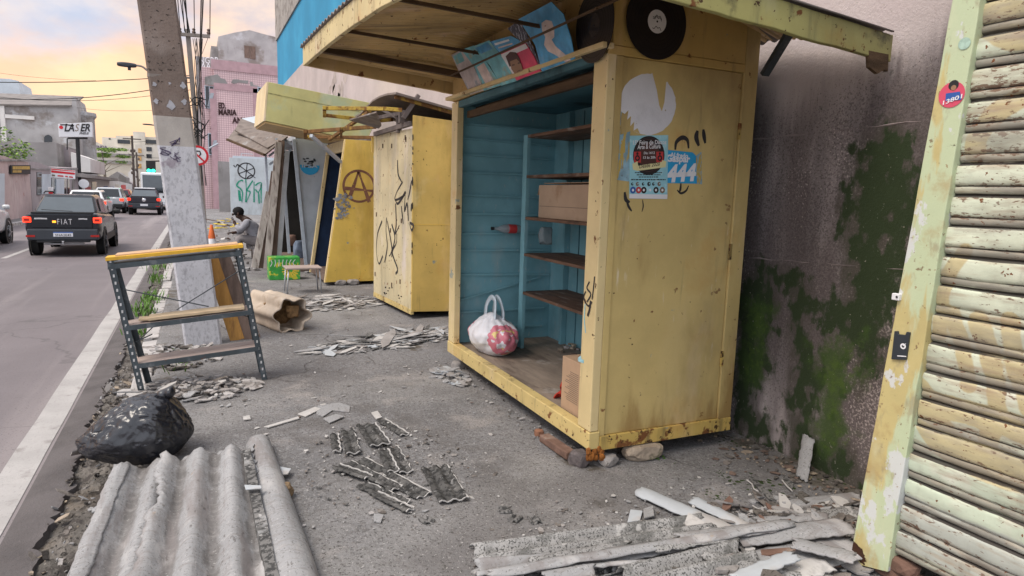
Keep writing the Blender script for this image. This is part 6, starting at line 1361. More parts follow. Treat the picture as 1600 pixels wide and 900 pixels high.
# ================================================================== pink building and neighbours on the right
YP = 57.
T_pk = T('pink_building', (5, YP + 4, 0), 'pink tiled building lettered ED. MARIA beyond the kiosks', 'building')
MT = mat('small pink wall tiles', (.62, .45, .455), .6, .08, .6, lay=[L((.52, .38, .385), .5, s=.4, lo=.5, hi=.7)], bump=.1, bs=3)
def tilegrid(m, sz, grout):   # tile joints from a brick texture
    nt = m.node_tree; b = nt.nodes['Principled BSDF']; src = b.inputs['Base Color'].links[0].from_socket
    tc = nt.nodes.new('ShaderNodeTexCoord'); mp = nt.nodes.new('ShaderNodeMapping'); mp.inputs['Rotation'].default_value = (R_(90), 0, 0)
    br = nt.nodes.new('ShaderNodeTexBrick'); br.offset = 0; br.inputs['Scale'].default_value = 1; br.inputs['Brick Width'].default_value = sz; br.inputs['Row Height'].default_value = sz; br.inputs['Mortar Size'].default_value = sz * .09; br.inputs['Mortar Smooth'].default_value = .2
    nt.links.new(tc.outputs['Object'], mp.inputs['Vector']); nt.links.new(mp.outputs[0], br.inputs['Vector'])
    mx = nt.nodes.new('ShaderNodeMix'); mx.data_type = 'RGBA'; nt.links.new(br.outputs['Fac'], mx.inputs[0]); nt.links.new(src, mx.inputs[6]); mx.inputs[7].default_value = (*grout, 1); nt.links.new(mx.outputs[2], b.inputs['Base Color'])
tilegrid(MT, .17, (.36, .22, .24))
MTD = mat('dark pink tile border', (.42, .27, .29), .6, .1, 2)
xl, xr = OY(317, 200, YP).x, 12.
xc = OY(337, 200, YP).x; ztop = OY(380, 110, YP).z
w = MB(); w.hexa([(xc, YP, 0), (xr, YP, 0), (xr, YP + 12, 0), (xc, YP + 12, 0), (xc, YP, ztop), (xr, YP, ztop), (xr, YP + 12, ztop), (xc, YP + 12, ztop)]); w.build('wall', MT, T_pk)
w = MB(); w.hexa([(xl, YP + .25, 0), (xc - .002, YP + .25, 0), (xc - .002, YP + 12, 0), (xl, YP + 12, 0), (xl, YP + .25, ztop), (xc - .002, YP + .25, ztop), (xc - .002, YP + 12, ztop), (xl, YP + 12, ztop)]); w.build('corner_wall', MT, T_pk)
def bp(x, y, e=0.): return OY(x, y, YP - e)
def rect(mb, x0, y0, x1, y1, e=.01, m=0, th=.03, Y=None):
    Y = YP if Y is None else Y; a = OY(x0, y1, Y); b = OY(x1, y0, Y); mb.box(a.x, b.x, Y - e - th, Y - e, a.z, b.z, m)
w = MB(); rect(w, 334, 136, 405, 139.5); rect(w, 334, 139.5, 337.5, 330); rect(w, 400, 139, 403, 330); rect(w, 330, 105, 445, 108, .01, 0, .06); w.build('tile_border', MTD, T_pk)
w = MB()
for P_ in ([(320, 120), (336, 117), (340, 116), (345, 122), (352, 124), (356, 132), (345, 134), (320, 132)], [(361, 129), (364, 124), (374, 124), (373, 129), (365, 131)], [(373, 125), (388, 126), (387, 131), (374, 129)], [(390, 128), (395, 128), (396, 133), (404, 134), (404, 137), (392, 136)]):
    w.prism([bp(x, y, .012) for x, y in P_], (0, -.02, 0))
w.build('bare_patch', M['wallgrey'], T_pk)
def win(parent, x0, y0, x1, y1, Y, fr=.06, name='window', glass=None):
    a = OY(x0, y1, Y); b = OY(x1, y0, Y); w = MB(); w.box(a.x, b.x, Y - .05, Y - .012, a.z, b.z); f = w.build(name, glass or M['glassdark'], parent)
    w = MB(); xm = (a.x + b.x) / 2; w.box(a.x - fr, a.x, Y - .09, Y - .01, a.z - fr, b.z + fr); w.box(b.x, b.x + fr, Y - .09, Y - .01, a.z - fr, b.z + fr); w.box(xm - fr / 2, xm + fr / 2, Y - .08, Y - .051, a.z, b.z); w.box(a.x, b.x, Y - .09, Y - .01, a.z - fr, a.z); w.box(a.x, b.x, Y - .09, Y - .01, b.z, b.z + fr); w.build('frame', M['ironlight'], f); return f
for (x0, y0, x1, y1) in ((322, 136, 333, 168), (327, 210, 337, 241)): 
    f = win(T_pk, x0, y0, x1, y1, YP + .25)
    a = OY(x0 + 2, y1 - 2, YP + .2); b = OY(x0 + 7, y0 + 9, YP - .2); w = MB(); w.hexa([a, a + V((.25, 0, 0)), a + V((.25, .03, 0)), a + V((0, .03, 0)), b, b + V((.25, 0, 0)), b + V((.25, .03, 0)), b + V((0, .03, 0))]); w.build('pane', M['wallpale'], f)
win(T_pk, 404, 138, 412, 160, YP)
w = MB()
def bt(s_, x0, y0, x1, h):
    a = bp(x0, y0, .03); b = bp(x1, y0 + .5, .03); w.text(s_, a, b - a, (0, 0, 1), h, 0, width=(b - a).length, bold=.035)
bt('ED.', 341.5, 169, 353, .62); bt('MARIA', 341.5, 179.5, 370, .62); bt('ANA', 363, 192, 386, .62)
w.build('lettering', mat('dark brown letters', (.045, .02, .02), .8, .2, 3, bump=0), T_pk, solid=.05)
# rough grey building behind
Yg = 70.
T_g = T('grey_building', (7, Yg + 5, 0), 'tall mottled grey gabled building behind the pink one', 'building')
P_ = [OY(338, 118, Yg), OY(341, 57, Yg), OY(366, 51, Yg), OY(390, 47, Yg), OY(415, 54, Yg), OY(440, 60, Yg)]; P_[0].z = 0; P_ = P_ + [V((14, Yg, P_[-1].z - .4)), V((14, Yg, 0))]
w = MB(); w.prism(P_, (0, 10, 0)); w.build('wall', M['wallblot'], T_g)
w = MB(); a = OY(330, 70, Yg); w.box(a.x, P_[1].x, Yg + .5, Yg + 9, 0, a.z); w.build('side_wing', M['wallgrey'], T_g)
w = MB(); rect(w, 382, 72, 390, 90, .0, 0, .04, Yg); rect(w, 391, 73, 399, 92, .0, 0, .04, Yg); w.build('shutter', M['brownwood'], T_g)
T_g2 = T('painted_parapet', (OY(320, 110, 62).x, 62.2, 0), 'pale parapet wall with white scrawl above the pink facade', 'wall')
w = MB(); a = OY(306, 100, 62.); b = OY(346, 100, 62.); zt = OY(310, 88, 62.).z; w.box(a.x, b.x + 1.2, 62., 63, 0, zt); w.build('wall', M['wallblot'], T_g2)
w = MB(); 
for (s_, x0, x1, y) in (('NGRR', 312, 342, 99), ('AAD', 314, 338, 108)):
    q0 = OY(x0, y, 61.95); q1 = OY(x1, y, 61.95); w.text(s_, q0, q1 - q0, (0, 0, 1), .75, 0, width=(q1 - q0).length)
w.build('scrawl', M['white'], T_g2)
# rendered panel with graffiti
T_pa = T('graffiti_wall', (3.2, 45.2, 0), 'pale rendered wall panel with a black wheel and green scrawl', 'wall')
a = OY(361, 328, 45.); b = OY(360, 246, 45.)
w = MB(); w.box(a.x, 5.2, 45, 45.3, 0, b.z); w.build('panel', M['panelwhite'], T_pa)
w = MB(); w.box(a.x + .2, 5.2, 45.05, 45.25, b.z + .002, b.z + .12); w.beam((2.9, 45.1, b.z + .1), (2.9, 45.1, b.z + .3), .04); w.beam((2.9, 45.1, b.z + .3), (3.6, 45.1, b.z + .28), .04); w.build('coping', M['wallpale'], T_pa)
w = MB(); c = OY(385, 267, 44.99); w.ring(c, (0, -1, 0), .46, .53, 32)
for k in range(3):
    t = .4 + k * math.pi / 3; w.stroke([c + V((math.cos(t) * .5, 0, math.sin(t) * .5)), c - V((math.cos(t) * .5, 0, math.sin(t) * .5))], .055, (0, -1, 0))
gst(w, [(365, 258), (368, 261), (371, 257), (374, 260)], .07, (0, -1, 0), lambda x, y, e: OY(x, y, 44.99), 0); gst(w, [(386, 278), (392, 274), (399, 278)], .06, (0, -1, 0), lambda x, y, e: OY(x, y, 44.99), 0)
w.build('wheel_graffiti', M['graf_black'], T_pa)
w = MB()
for pts in ([(379, 281), (373, 284), (370, 290), (376, 295), (379, 302), (378, 316)], [(384, 280), (385, 300), (384, 316)], [(395, 282), (386, 297), (391, 300), (385, 316)], [(373, 297), (374, 314)], [(375, 298), (376, 314)], [(397, 284), (397, 316)], [(399, 290), (404, 286), (409, 287), (404, 300), (399, 296)], [(404, 300), (405, 318)], [(408, 288), (408, 317)], [(380, 283), (377, 281)]):
    gst(w, pts, .07, (0, -1, 0), lambda x, y, e: OY(x, y, 44.98), 0)
w.build('green_graffiti', M['graf_green'], T_pa)
w = MB(); a = OY(342, 300, 50.); w.box(a.x, a.x + 1.2, 50, 50.3, 0, OY(345, 252, 50).z); tag(w.build('rough_pillar', M['wallgrey']), 'rough bare wall strip between the pink building and the graffiti panel', 'wall')

# ================================================================== left side of the street
def facade(name, lab, X, pxs, m, depth=6, cat='building', yext=0):
    # facade on plane X, given (x,y_top) photo samples from near to far; base at ground
    pts = [OX(x, y, X) for x, y in pxs]; T_ = T(name, (X - depth / 2, (pts[0].y + pts[-1].y) / 2, 0), lab, cat)
    pts[0].y -= yext
    P_ = [V((X, pts[0].y, -.15))] + pts + [V((X, pts[-1].y, -.15))]
    w = MB(); w.prism(P_, (-depth, 0, 0)); w.build('wall', m, T_); return T_
def xrect(mb, x0, y0, x1, y1, X, m=0, e=.02, th=.04):
    a = OX(x0, y1, X); b = OX(x1, y0, X); c = OX(x1, y1, X); d = OX(x0, y0, X)
    mb.hexa([a + V((e, 0, 0)), c + V((e, 0, 0)), c + V((e - th, 0, 0)), a + V((e - th, 0, 0)), d + V((e, 0, 0)), b + V((e, 0, 0)), b + V((e - th, 0, 0)), d + V((e - th, 0, 0))], m)
XL = -7.2
T_l1 = facade('stained_wall_house', 'stained peeling pink wall with a dark yellow name board at the left', XL, [(0, 244), (8, 244), (15, 247), (26, 249), (38, 252), (45, 254)], M['wallpinkold'], 5, yext=6)
w = MB(); xrect(w, -4, 271, 6, 330, XL, 0, .03); w.build('metal_door', M['wallpale'], T_l1)
w = MB(); xrect(w, 0, 249, 46, 252, XL, 0, .06, .1); w.build('coping', M['wallgrey'], T_l1)
w = MB(); xrect(w, 13.5, 258, 44, 272, XL, 0, .10, .06); sb = w.build('name_board', M['ink'], T_l1)
w = MB(); xrect(w, 15, 259.5, 42, 264.5, XL, 0, .115, .01); xrect(w, 15, 266, 29, 269.5, XL, 0, .115, .01); w.build('board_lettering', mat('ochre board print', (.45, .3, .08), .7, .3, 6), sb)
T_l2 = facade('mauve_shop_row', 'grey mauve low shop row with tall openings beside the red and white banner', XL - .05, [(45.5, 252), (60, 254), (78, 261), (90, 262), (110, 262), (124, 262)], M['wallmauve'], 6)
for (x0, y0, x1, y1, m) in ((57, 269, 64, 305, 'glassdark'), (65, 272, 79, 303, 'wallpale'), (80, 278, 86, 303, 'glassdark'), (99, 279, 103, 303, 'glassdark'), (105, 279, 108, 304, 'glassdark'), (112, 281, 116, 303, 'wallgrey')):
    w = MB(); xrect(w, x0, y0, x1, y1, XL - .05, 0, .03); w.build('opening', M[m], T_l2)
w = MB(); xrect(w, 46, 263, 124, 265, XL - .05, 0, .05, .1); w.build('cornice', M['wallgrey'], T_l2)
w = MB(); xrect(w, 86, 279, 98, 304, XL - .05, 0, .08, .06); w.build('pilaster', M['wallpale'], T_l2)
# red and white banner facing the street end
def signboard(name, lab, cat, corners, Y, m, th=.15):
    T_ = T(name, OY(*corners[0], Y), lab, cat); w = MB(); w.prism([OY(x, y, Y) for x, y in corners], (0, th, 0)); b = w.build('board', m, T_, bevel=.01); return T_
T_b = signboard('banner_sign', 'red and white hanging banner over the mauve shop row', 'sign', [(79.5, 263), (117, 266.5), (117, 280), (79, 277)], 44., M['white'])
w = MB(); w.poly([OY(x, y, 43.99) for x, y in ((80, 266), (117, 270), (117, 273), (80, 269.5))], 0); w.poly([OY(x, y, 43.99) for x, y in ((79.6, 263.2), (116.8, 266.8), (116.8, 268), (79.6, 265))], 0)
w.poly([OY(x, y, 43.99) for x, y in ((81, 272.5), (86, 273), (86, 275.5), (81, 275))], 1); w.poly([OY(x, y, 43.99) for x, y in ((90, 273.5), (99, 274.3), (99, 276.3), (90, 275.5))], 0); w.poly([OY(x, y, 43.99) for x, y in ((102, 274.5), (106, 275), (106, 277), (102, 276.5))], 0); w.poly([OY(x, y, 43.99) for x, y in ((108, 275.2), (114, 276), (114, 278), (108, 277.2))], 0)
w.build('print', [M['redsign'], M['inkfade']], T_b)
T_b2 = signboard('small_sign', 'small red and white sign above the pickup roof', 'sign', [(75, 292.5), (82.5, 292.5), (83, 303), (76, 303)], 40., M['white'])
w = MB(); w.poly([OY(x, y, 39.99) for x, y in ((75.6, 298.5), (82.8, 298.5), (83, 302.8), (76, 302.8))]); w.build('print', M['redsign'], T_b2)
# grey blind wall facing us, church-like building, water tower
def block(name, lab, x0, x1, ytop, Y, depth, m, cat='building', pts=None):
    a = OY(x0, ytop, Y); b = OY(x1, ytop, Y); T_ = T(name, ((a.x + b.x) / 2, Y + depth / 2, 0), lab, cat); w = MB()
    top = [OY(x, y, Y) for x, y in (pts or [(x0, ytop), (x1, ytop + .03 * (x1 - x0))])]
    w.prism([V((top[0].x, Y, -.2))] + top + [V((top[-1].x, Y, -.2))], (0, depth, 0)); w.build('wall', m, T_); return T_
T_gw = block('blind_wall_building', 'dark grey blind wall in front of the old church like building', -60, 88, 222, 58, 9, M['wallgrey'], pts=[(-60, 219), (88, 223)])
T_gw2 = block('small_grey_block', 'small grey block house right of the dark blind wall', 88, 108, 230, 61, 6, M['wallmauve'], pts=[(88.5, 229), (107, 232)])
T_ch = block('old_church_building', 'blotched grey church like building with a pointed window and sheet roof', -80, 124, 163, 80, 7, M['wallblot'], pts=[(-80, 162), (0, 163.5), (112, 166), (113, 153), (117, 151), (121, 168), (122, 181)])
w = MB(); Yc_ = 79.98; P_ = [OY(69, 222, Yc_), OY(69, 215, Yc_), OY(71, 212, Yc_), OY(75, 210.5, Yc_), OY(79, 212, Yc_), OY(81.5, 215, Yc_), OY(81.5, 222, Yc_)]; w.prism(P_, (0, -.05, 0)); w.build('window', M['glassdark'], T_ch)
w = MB(); rect(w, 8, 182, 54, 184.5, .02, 0, .2, 80); w.build('ledge', M['wallwhite'], T_ch)
w = MB(); rect(w, 4, 165, 7, 222, .02, 0, .2, 80); w.build('downpipe', M['wallwhite'], T_ch)
w = MB(); a = OY(-80, 163, 80); b = OY(112, 166, 80); c = OY(-80, 160, 80); w.poly([a + V((0, -.3, 0)), b + V((0, -.3, 0)), b + V((0, 9, 2.0)), a + V((0, 9, 2.2))]); w.build('roof', M['rooftile'], T_ch, solid=.15)
T_wt = block('white_tower', 'white tower block behind the old church like building', -10, 31, 124, 110, 8, M['wallpale'], pts=[(-10, 122), (14, 123), (28, 126), (31, 140)])
w = MB(); c = OY(128, 180, 82); w.lathe([(1.0, 0), (1.0, c.z - .3), (1.2, c.z), (1.15, c.z + .35), (.1, c.z + .5)], (c.x, 83, 0), seg=18); tag(w.build('round_turret', M['wallblot']), 'round grey turret at the end of the church like building', 'turret')
# billboard sign
T_ls = T('laser_sign', (OY(122, 258, 55).x, 55.3, 0), 'white box sign lettered LASER on a black post', 'sign')
YS = 55.
w = MB(); C_ = [OY(90.5, 193.5, YS), OY(143.5, 191, YS), OY(144.5, 214, YS), OY(92, 214, YS)]; w.prism(C_, (0, .6, 0)); bx_ = w.build('sign_box', mat('white sign face', (.62, .62, .64), .6, .04, 2, bump=0), T_ls, bevel=.02)
w = MB(); 
for (s_, x0, y0, x1, h, bd_) in (('LA', 100.5, 205, 116, .72, .03), ('ER', 125.5, 205, 141, .72, .03), ('PNEUS', 124, 210, 139, .22, .02)):
    a = OY(x0, y0, YS - .02); b = OY(x1, y0, YS - .02); w.text(s_, a, b - a, (0, 0, 1), h, 0, width=(b - a).length, bold=bd_, shear=.3)
w.disc(OY(95.5, 199, YS - .02), (0, -1, 0), .12, 12, 1); a = OY(94, 194.8, YS - .02); w.stroke([a, a + V((.4, 0, .02)), a + V((.8, 0, 0))], .08, (0, -1, 0), 0)
a = OY(117, 205, YS - .02); b = OY(124.5, 205, YS - .02); w.text('S', a, b - a, (0, 0, 1), .72, 2, width=(b - a).length, shear=.3)
w.build('lettering', [M['ink'], M['redsign'], M['inkfade']], bx_)
w = MB(); a = OY(121, 216, YS + .3); b = OY(125, 262, YS + .3); w.tube([a, (b.x - .1, b.y, 0)], .13, 10); w.tube([OY(106, 216, YS + .3), OY(137, 216, YS + .3)], .06, 8); w.tube([OY(105, 216, YS + .3), OY(105, 234, YS + .3)], .04, 6); w.build('post', M['ink'], T_ls)
# white canopy shop row further along
a_ = OY(112, 262, 58); b_ = OY(141, 262, 58)
w = MB(); a = OX(124, 241, XL); tag_ = None
T_cs = facade('canopy_shop_row', 'low shops with red panels under a pale concrete canopy', XL - .4, [(126, 271), (160, 279), (185, 283), (206, 288)], M['wallwhite'], 8)
w = MB(); w.prism([V((a_.x, 58, 2.55)), V((a_.x, 58, 4.0)), OY(125, 243, 58), OY(141, 248, 58), V((b_.x, 58, 2.55))], (0, 9, 0)); w.build('upper_storey', M['wallwhite'], T_cs)
w = MB(); q0 = OX(126, 276.5, XL + .4); q1 = OX(185, 283, XL + .4); w.hexa([q0, q1, q1 + V((-.9, 0, 0)), q0 + V((-.9, 0, 0)), q0 + V((0, 0, .25)), q1 + V((0, 0, .25)), q1 + V((-.9, 0, .25)), q0 + V((-.9, 0, .25))]); w.build('canopy', M['conc'], T_cs)
for k, (x0, x1, y0, y1, m) in enumerate(((133, 141, 292, 305, 'redsign'), (143, 150, 284, 304, 'glassdark'), (152, 160, 293, 304, 'redsign'), (162, 168, 291, 303, 'bluesign'), (172, 178, 292, 303, 'bluesign'), (180, 186, 288, 303, 'beigew'), (189, 196, 289, 302, 'redsign'))):
    w = MB(); xrect(w, x0, y0, x1, y1, XL - .4, 0, .04); w.build('shop_front', M[m], T_cs)
w = MB(); c = OY(131, 287, 52); w.disc(c, (0, -1, 0), .3, 20, th=.04); w.tube([c, (c.x, c.y, 0)], .03, 6); tag(w.build('round_sign', M['white']), 'white round sign seen from behind beyond the mauve row', 'sign')
for k, (x0, x1, yt, Y, m, lb) in enumerate(((170, 196, 268, 128, 'wallgrey', 'dark gabled house beyond the canopy shops'), (186, 215, 283, 135, 'wallmauve', 'low mauve house past the canopy shops'), (200, 216, 262, 150, 'wallwhite', 'pale house front at the end of the left row'))):
    block('house', lb, x0, x1, yt, Y, 8, M[m], pts=[(x0, yt + 8), ((x0 + x1) / 2, yt), (x1, yt + 9)])
# distant beige blocks
T_fz = block('fazenda_building', 'large cream building lettered FAZENDA at the end of the street', 134, 214, 225, 170, 20, M['beigew'], pts=[(134, 220), (152, 222), (153, 227), (214, 232)])
w = MB(); a = OY(137, 231.5, 169.9); b = OY(168, 232, 169.9); w.text('FAZENDA', a, b - a, (0, 0, 1), .85, 0, width=(b - a).length, bold=.03); w.build('lettering', mat('mauve grey letters', (.12, .09, .16), .8, bump=0), T_fz)
w = MB(); 
for (y0, y1) in ((241, 243), (252, 254)): rect(w, 139, y0, 205, y1, .02, 0, .3, 170)
w.build('band', M['wallgrey'], T_fz)
T_f2 = block('flat_roofed_block', 'cream flat roofed block with open upper gallery behind the lettered building', 159, 262, 212, 182, 16, M['beigew'], pts=[(159, 214), (181, 215), (181, 212), (262, 215)])
w = MB()
for (x0, x1) in ((184, 203), (228, 244)): rect(w, x0, 219, x1, 224, .01, 0, .2, 182)
w.build('gallery_opening', M['glassdark'], T_f2)
w = MB(); rect(w, 211, 208, 227, 240, .01, 0, 3, 182); w.build('stair_tower', M['beigew'], T_f2)
w = MB(); rect(w, 170, 216, 173, 218, .01, 0, .1, 182); w.build('vent', M['glassdark'], T_f2)
T_f3 = block('apartment_building', 'cream apartment block with dark stacked windows near the traffic light', 211, 262, 226, 150, 18, M['beigew'], pts=[(211, 226), (262, 228)])
for i in range(4):
    w = MB(); rect(w, 229, 230 + i * 11, 237, 236 + i * 11, .01, 0, .1, 150); w.build('window', M['glassdark'], T_f3)
for i in range(3):
    w = MB(); rect(w, 216, 232 + i * 12, 221, 239 + i * 12, .01, 0, .1, 150); w.build('window', mat('window glass catching the sunset', (.5, .3, .12), .2, .3, 3, bump=0), T_f3)
for k, (X0, Y0, h) in enumerate(((1.5, 95, 7), (2.5, 120, 9), (1, 150, 6))):
    w = MB(); w.box(X0 + 1.6, X0 + 14, Y0, Y0 + 18, -.2, h); tag(w.build('house', M[('wallpale', 'wallwhite', 'beigew')[k]]), ['pale blue white house beyond the pink building', 'white house far along the right side', 'cream house farthest along the right side'][k], 'building')

# ================================================================== trees
def tree(name, label, base, h, r, n, m, seed, layers=None, trunk=.14):
    T_ = T(name, base, label, 'tree'); rr = random.Random(seed); b = V(base); w = MB()
    w.tube([b, b + V((.05 * h * .2, 0, h * .4)), b + V((0, 0, h * .8))], [trunk, trunk * .8, trunk * .3], 8)
    for k in range(9):
        a = rr.uniform(0, 6.3); z = h * rr.uniform(.4, .8); w.tube([b + V((0, 0, z * .85)), b + V((math.cos(a) * r * .4, math.sin(a) * r * .4, z)), b + V((math.cos(a) * r * .8, math.sin(a) * r * .8, z + .08 * h))], [trunk * .4, trunk * .25, trunk * .08], 5)
    w.build('trunk', M['trunk'], T_)
    w = MB(); cl = []
    for k in range(26):
        if layers: z = rr.choice(layers) * h; a = rr.uniform(0, 6.3); q = r * rr.random() ** .5; cl.append((b + V((math.cos(a) * q, math.sin(a) * q, z + rr.gauss(0, .02 * h))), r * .34, .22))
        else:
            d = V((rr.gauss(0, 1), rr.gauss(0, 1), rr.gauss(0, 1))).normalized() * rr.random() ** .4; cl.append((b + V((d.x * r, d.y * r, h * .66 + d.z * h * .33)), r * .36, .8))
    for k in range(n):
        c, s_, fl = rr.choice(cl); d = V((rr.gauss(0, 1), rr.gauss(0, 1), rr.gauss(0, 1))).normalized() * rr.random() ** .33
        p = c + V((d.x * s_, d.y * s_, d.z * s_ * fl)); q = rr.uniform(.05, .11) * (r / 1.6) ** .5; u_ = V((rr.gauss(0, 1), rr.gauss(0, 1), rr.gauss(0, .5))).normalized(); v_ = u_.cross(V((rr.gauss(0, 1), rr.gauss(0, 1), 1))).normalized()
        w.add([p - u_ * q, p + v_ * q * .6, p + u_ * q, p - v_ * q * .6], [(0, 1, 2, 3)], rr.randrange(2))
    w.build('crown', [m, M['leafdark']], T_)
p = OY(164, 300, 100); tree('flat_topped_tree', 'layered light green tree in front of the cream lettered building', (p.x, 100, 0), 6.5, 2.6, 4200, M['leaf'], 3, layers=[.72, .98, .86])
p = OY(2, 244, 45); tree('bushy_tree', 'green bush showing above the stained wall at the far left', (p.x - .8, 45, .5), 4.2, 1.8, 2600, M['leaf'], 5)
p = OY(70, 290, 52); tree('small_tree', 'small dark tree seen through the openings of the mauve row', (p.x - 1.8, 52, 0), 3.0, 1.0, 900, M['leafdark'], 7)

# ================================================================== poles, lamp, sign, signal, wires
YF = 34.
T_fp = T('utility_pole', (OY(318, 330, YF).x, YF, 0), 'thin grey post with a crossarm and street lamp behind the big white pole', 'utility pole')
a = OY(293, 46, YF); b = OY(319, 331, YF)
w = MB(); w.beam((b.x, YF, 0), (a.x, YF, a.z), .2, .2, up=(0, 1, 0)); w.build('shaft', M['polegrey2'], T_fp)
w = MB(); w.beam(OY(275, 53, YF - .15), OY(328, 57, YF - .15), .14, .14); w.build('crossarm', M['polegrey2'], T_fp)
w = MB()
for (x, y) in ((281, 52), (303, 53), (326, 54)): c = OY(x, y, YF - .15); w.lathe([(.06, 0), (.09, .08), (.05, .14), (.08, .2), (.02, .26)], c, seg=10)
w.build('insulator', M['brownwood'], T_fp)
w = MB(); P_ = curve([OY(298, 122, YF), OY(240, 114, YF), OY(222, 104, YF), OY(206, 101.5, YF)], 6); w.tube(P_, .045, 8); w.build('lamp_arm', M['polegrey2'], T_fp)
w = MB(); a = OY(209, 102, YF); b = OY(187, 100.5, YF); c = (a + b) / 2; w.rock(c + V((0, 0, .0)), .46, .16, .12, 2, sub=3, k=.05); w.box(b.x + .3, b.x + .42, YF - .05, YF + .05, c.z - .22, c.z - .05); w.build('lamp_head', M['greyplastic'], T_fp, smooth=True)
w = MB(); r = random.Random(8)
for k in range(8):
    x0 = 303 + k * 1.6; pts = curve([OY(x0 + r.uniform(-3, 3) + 7 * t, 60 + 230 * t, YF - .3) for t in (0, .2, .4, .6, .8, 1)], 4); w.tube(pts, .014, 4)
for k in range(12):
    c = OY(r.gauss(310, 3), r.uniform(150, 215), YF - .3); w.tube(curve([c + V((r.uniform(-.4, .4), 0, r.uniform(-.4, .4))) for _ in range(4)], 4), .02, 4)
w.build('cable_tangle', M['wire'], T_fp)
T_np = T('no_parking_sign', (OY(309, 243, 22).x, 22, 0), 'round red ringed no parking sign on a post partly behind the white pole', 'road sign')
c = OY(309, 243, 22.); w = MB(); w.disc(c, (0, -1, 0), .30, 30, 0, th=.01); w.ring(c + V((0, -.014, 0)), (0, -1, 0), .235, .30, 32, 1); w.stroke([c + V((-.19, -.016, .19)), c + V((.19, -.016, -.19))], .05, (0, -1, 0), 1); w.stroke([c + V((-.05, -.015, -.15)), c + V((-.05, -.015, .15))], .04, (0, -1, 0), 2); w.stroke([c + V((-.05, -.015, .13)), c + V((.06, -.015, .13)), c + V((.08, -.015, .05)), c + V((.04, -.015, -.01)), c + V((-.05, -.015, -.01))], .04, (0, -1, 0), 2); w.build('sign_plate', [M['white'], M['redsign'], M['ink']], T_np)
w = MB(); w.tube([(c.x, 22.05, 0), (c.x - .02, 22.05, c.z + .35)], .03, 8); w.build('post', M['polegrey2'], T_np)
w = MB(); w.tube([OY(326, 232, 24), OY(341, 224, 24)], .03, 6); w.build('bracket', M['ironlight'], T_np)
for k, (x, yt, Y, lb) in enumerate(((206, 212, 95, 'dark utility pole with cables left of the traffic light'), (213, 238, 110, 'shorter dark utility pole beside the far one'), (159, 235, 92, 'thin leaning dark post by the layered green tree'))):
    T_ = T('utility_pole', (OY(x, 300, Y).x, Y, 0), lb, 'utility pole'); a = OY(x, yt, Y); w = MB(); w.tube([(a.x + .5 * (k == 2), Y, -.1), a], [.16, .12] if k < 2 else [.07, .05], 8); w.build('shaft', M['poledark'], T_)
    if k < 2:
        w = MB(); w.beam(a + V((-1, 0, -.4)), a + V((1, 0, -.4)), .12); w.build('crossarm', M['poledark'], T_)
        w = MB(); r = random.Random(k)
        for i in range(10): w.rock(a + V((r.gauss(0, .12), -.1, -r.uniform(.8, 5))), .16, .16, .25, i, sub=1)
        w.build('fittings', M['poledark'], T_)
T_tl = T('traffic_light', (OY(238, 270, 75).x, 75, 0), 'green lit traffic signal hanging above the white bus', 'traffic light')
a = OY(236, 266, 75); w = MB(); w.box(a.x - .42, a.x + .42, 75, 75.3, a.z - .3, a.z + .95); w.build('housing', M['blackplastic'], T_tl, bevel=.03)
w = MB(); w.disc(a + V((-.2, -.03, -.05)), (0, -1, 0), .17, 18, th=.02); w.disc(a + V((.2, -.03, -.05)), (0, -1, 0), .17, 18, th=.02); w.build('green_lamp', M['greenlight'], T_tl)
w = MB(); w.tube([a + V((0, .15, .9)), a + V((3.6, .15, 1.2)), (a.x + 3.8, 75.15, -.1)], .08, 8); w.build('mast', M['poledark'], T_tl)
T_l2p = T('street_lamp', (OY(243, 196, 80).x + 2.2, 80, 0), 'slim far street lamp reaching over the road', 'street lamp'); a = OY(224, 194, 80); w = MB(); w.tube([(a.x + 4.5, 80, -.1), (a.x + 4.4, 80, a.z - .6), a + V((2.0, 0, -.1)), a + V((.5, 0, 0))], .07, 8); w.build('post', M['polegrey2'], T_l2p); w = MB(); w.rock(a + V((.4, 0, 0)), .6, .15, .09, 1, sub=2, k=.05); w.build('lamp_head', M['greyplastic'], T_l2p)
def wire(p0, p1, sag, r_, lab):
    p0 = V(p0); p1 = V(p1); w = MB(); w.tube([p0.lerp(p1, i / 18) - V((0, 0, sag * 4 * (i / 18) * (1 - i / 18))) for i in range(19)], r_, 5); return tag(w.build('overhead_wire', M['wire']), lab, 'wire')
wire(OY(-40, 128, 34), OY(296, 118, 34), .12, .018, 'highest overhead wire across the street')
wire(OY(-40, 152, 36), OY(300, 128, 34), .35, .018, 'second overhead wire sagging towards the white pole')
wire(OY(-40, 147, 40), OY(300, 140, 34), .4, .012, 'thin wire just below the sagging one')
wire(OY(120, 168, 60), OY(300, 168, 34), .2, .010, 'faint lower overhead wire over the signs')
wire(OY(-40, 108, 36), OY(150, 126, 34), .1, .006, 'faintest short wire at the upper left')
wire(OY(328, 55, 34), V((.55, 3, 14)), .0, .02, 'long cable running up from the crossarm end')
wire(OY(304, 54, 34), V((.2, 4, 10.5)), .2, .018, 'cable rising from the crossarm beside the big pole')
wire(OY(282, 53, 34), V((-.25, 5, 9.5)), .2, .018, 'cable left of the crossarm passing behind the big pole')
wire(OY(311, 130, 34), V((.30, 7.0, 6.3)), .15, .016, 'thick low cable running to the big pole')
wire(OY(310, 145, 34), V((.32, 7.0, 5.7)), .25, .016, 'lowest cable drooping to the big pole')
wire(OY(326, 56, 34), OY(308, 100, 62), .1, .012, 'short wire from the crossarm to the grey parapet')
wire(OY(200, 222, 95), OY(330, 200, 57), .3, .02, 'far wire crossing towards the pink building')
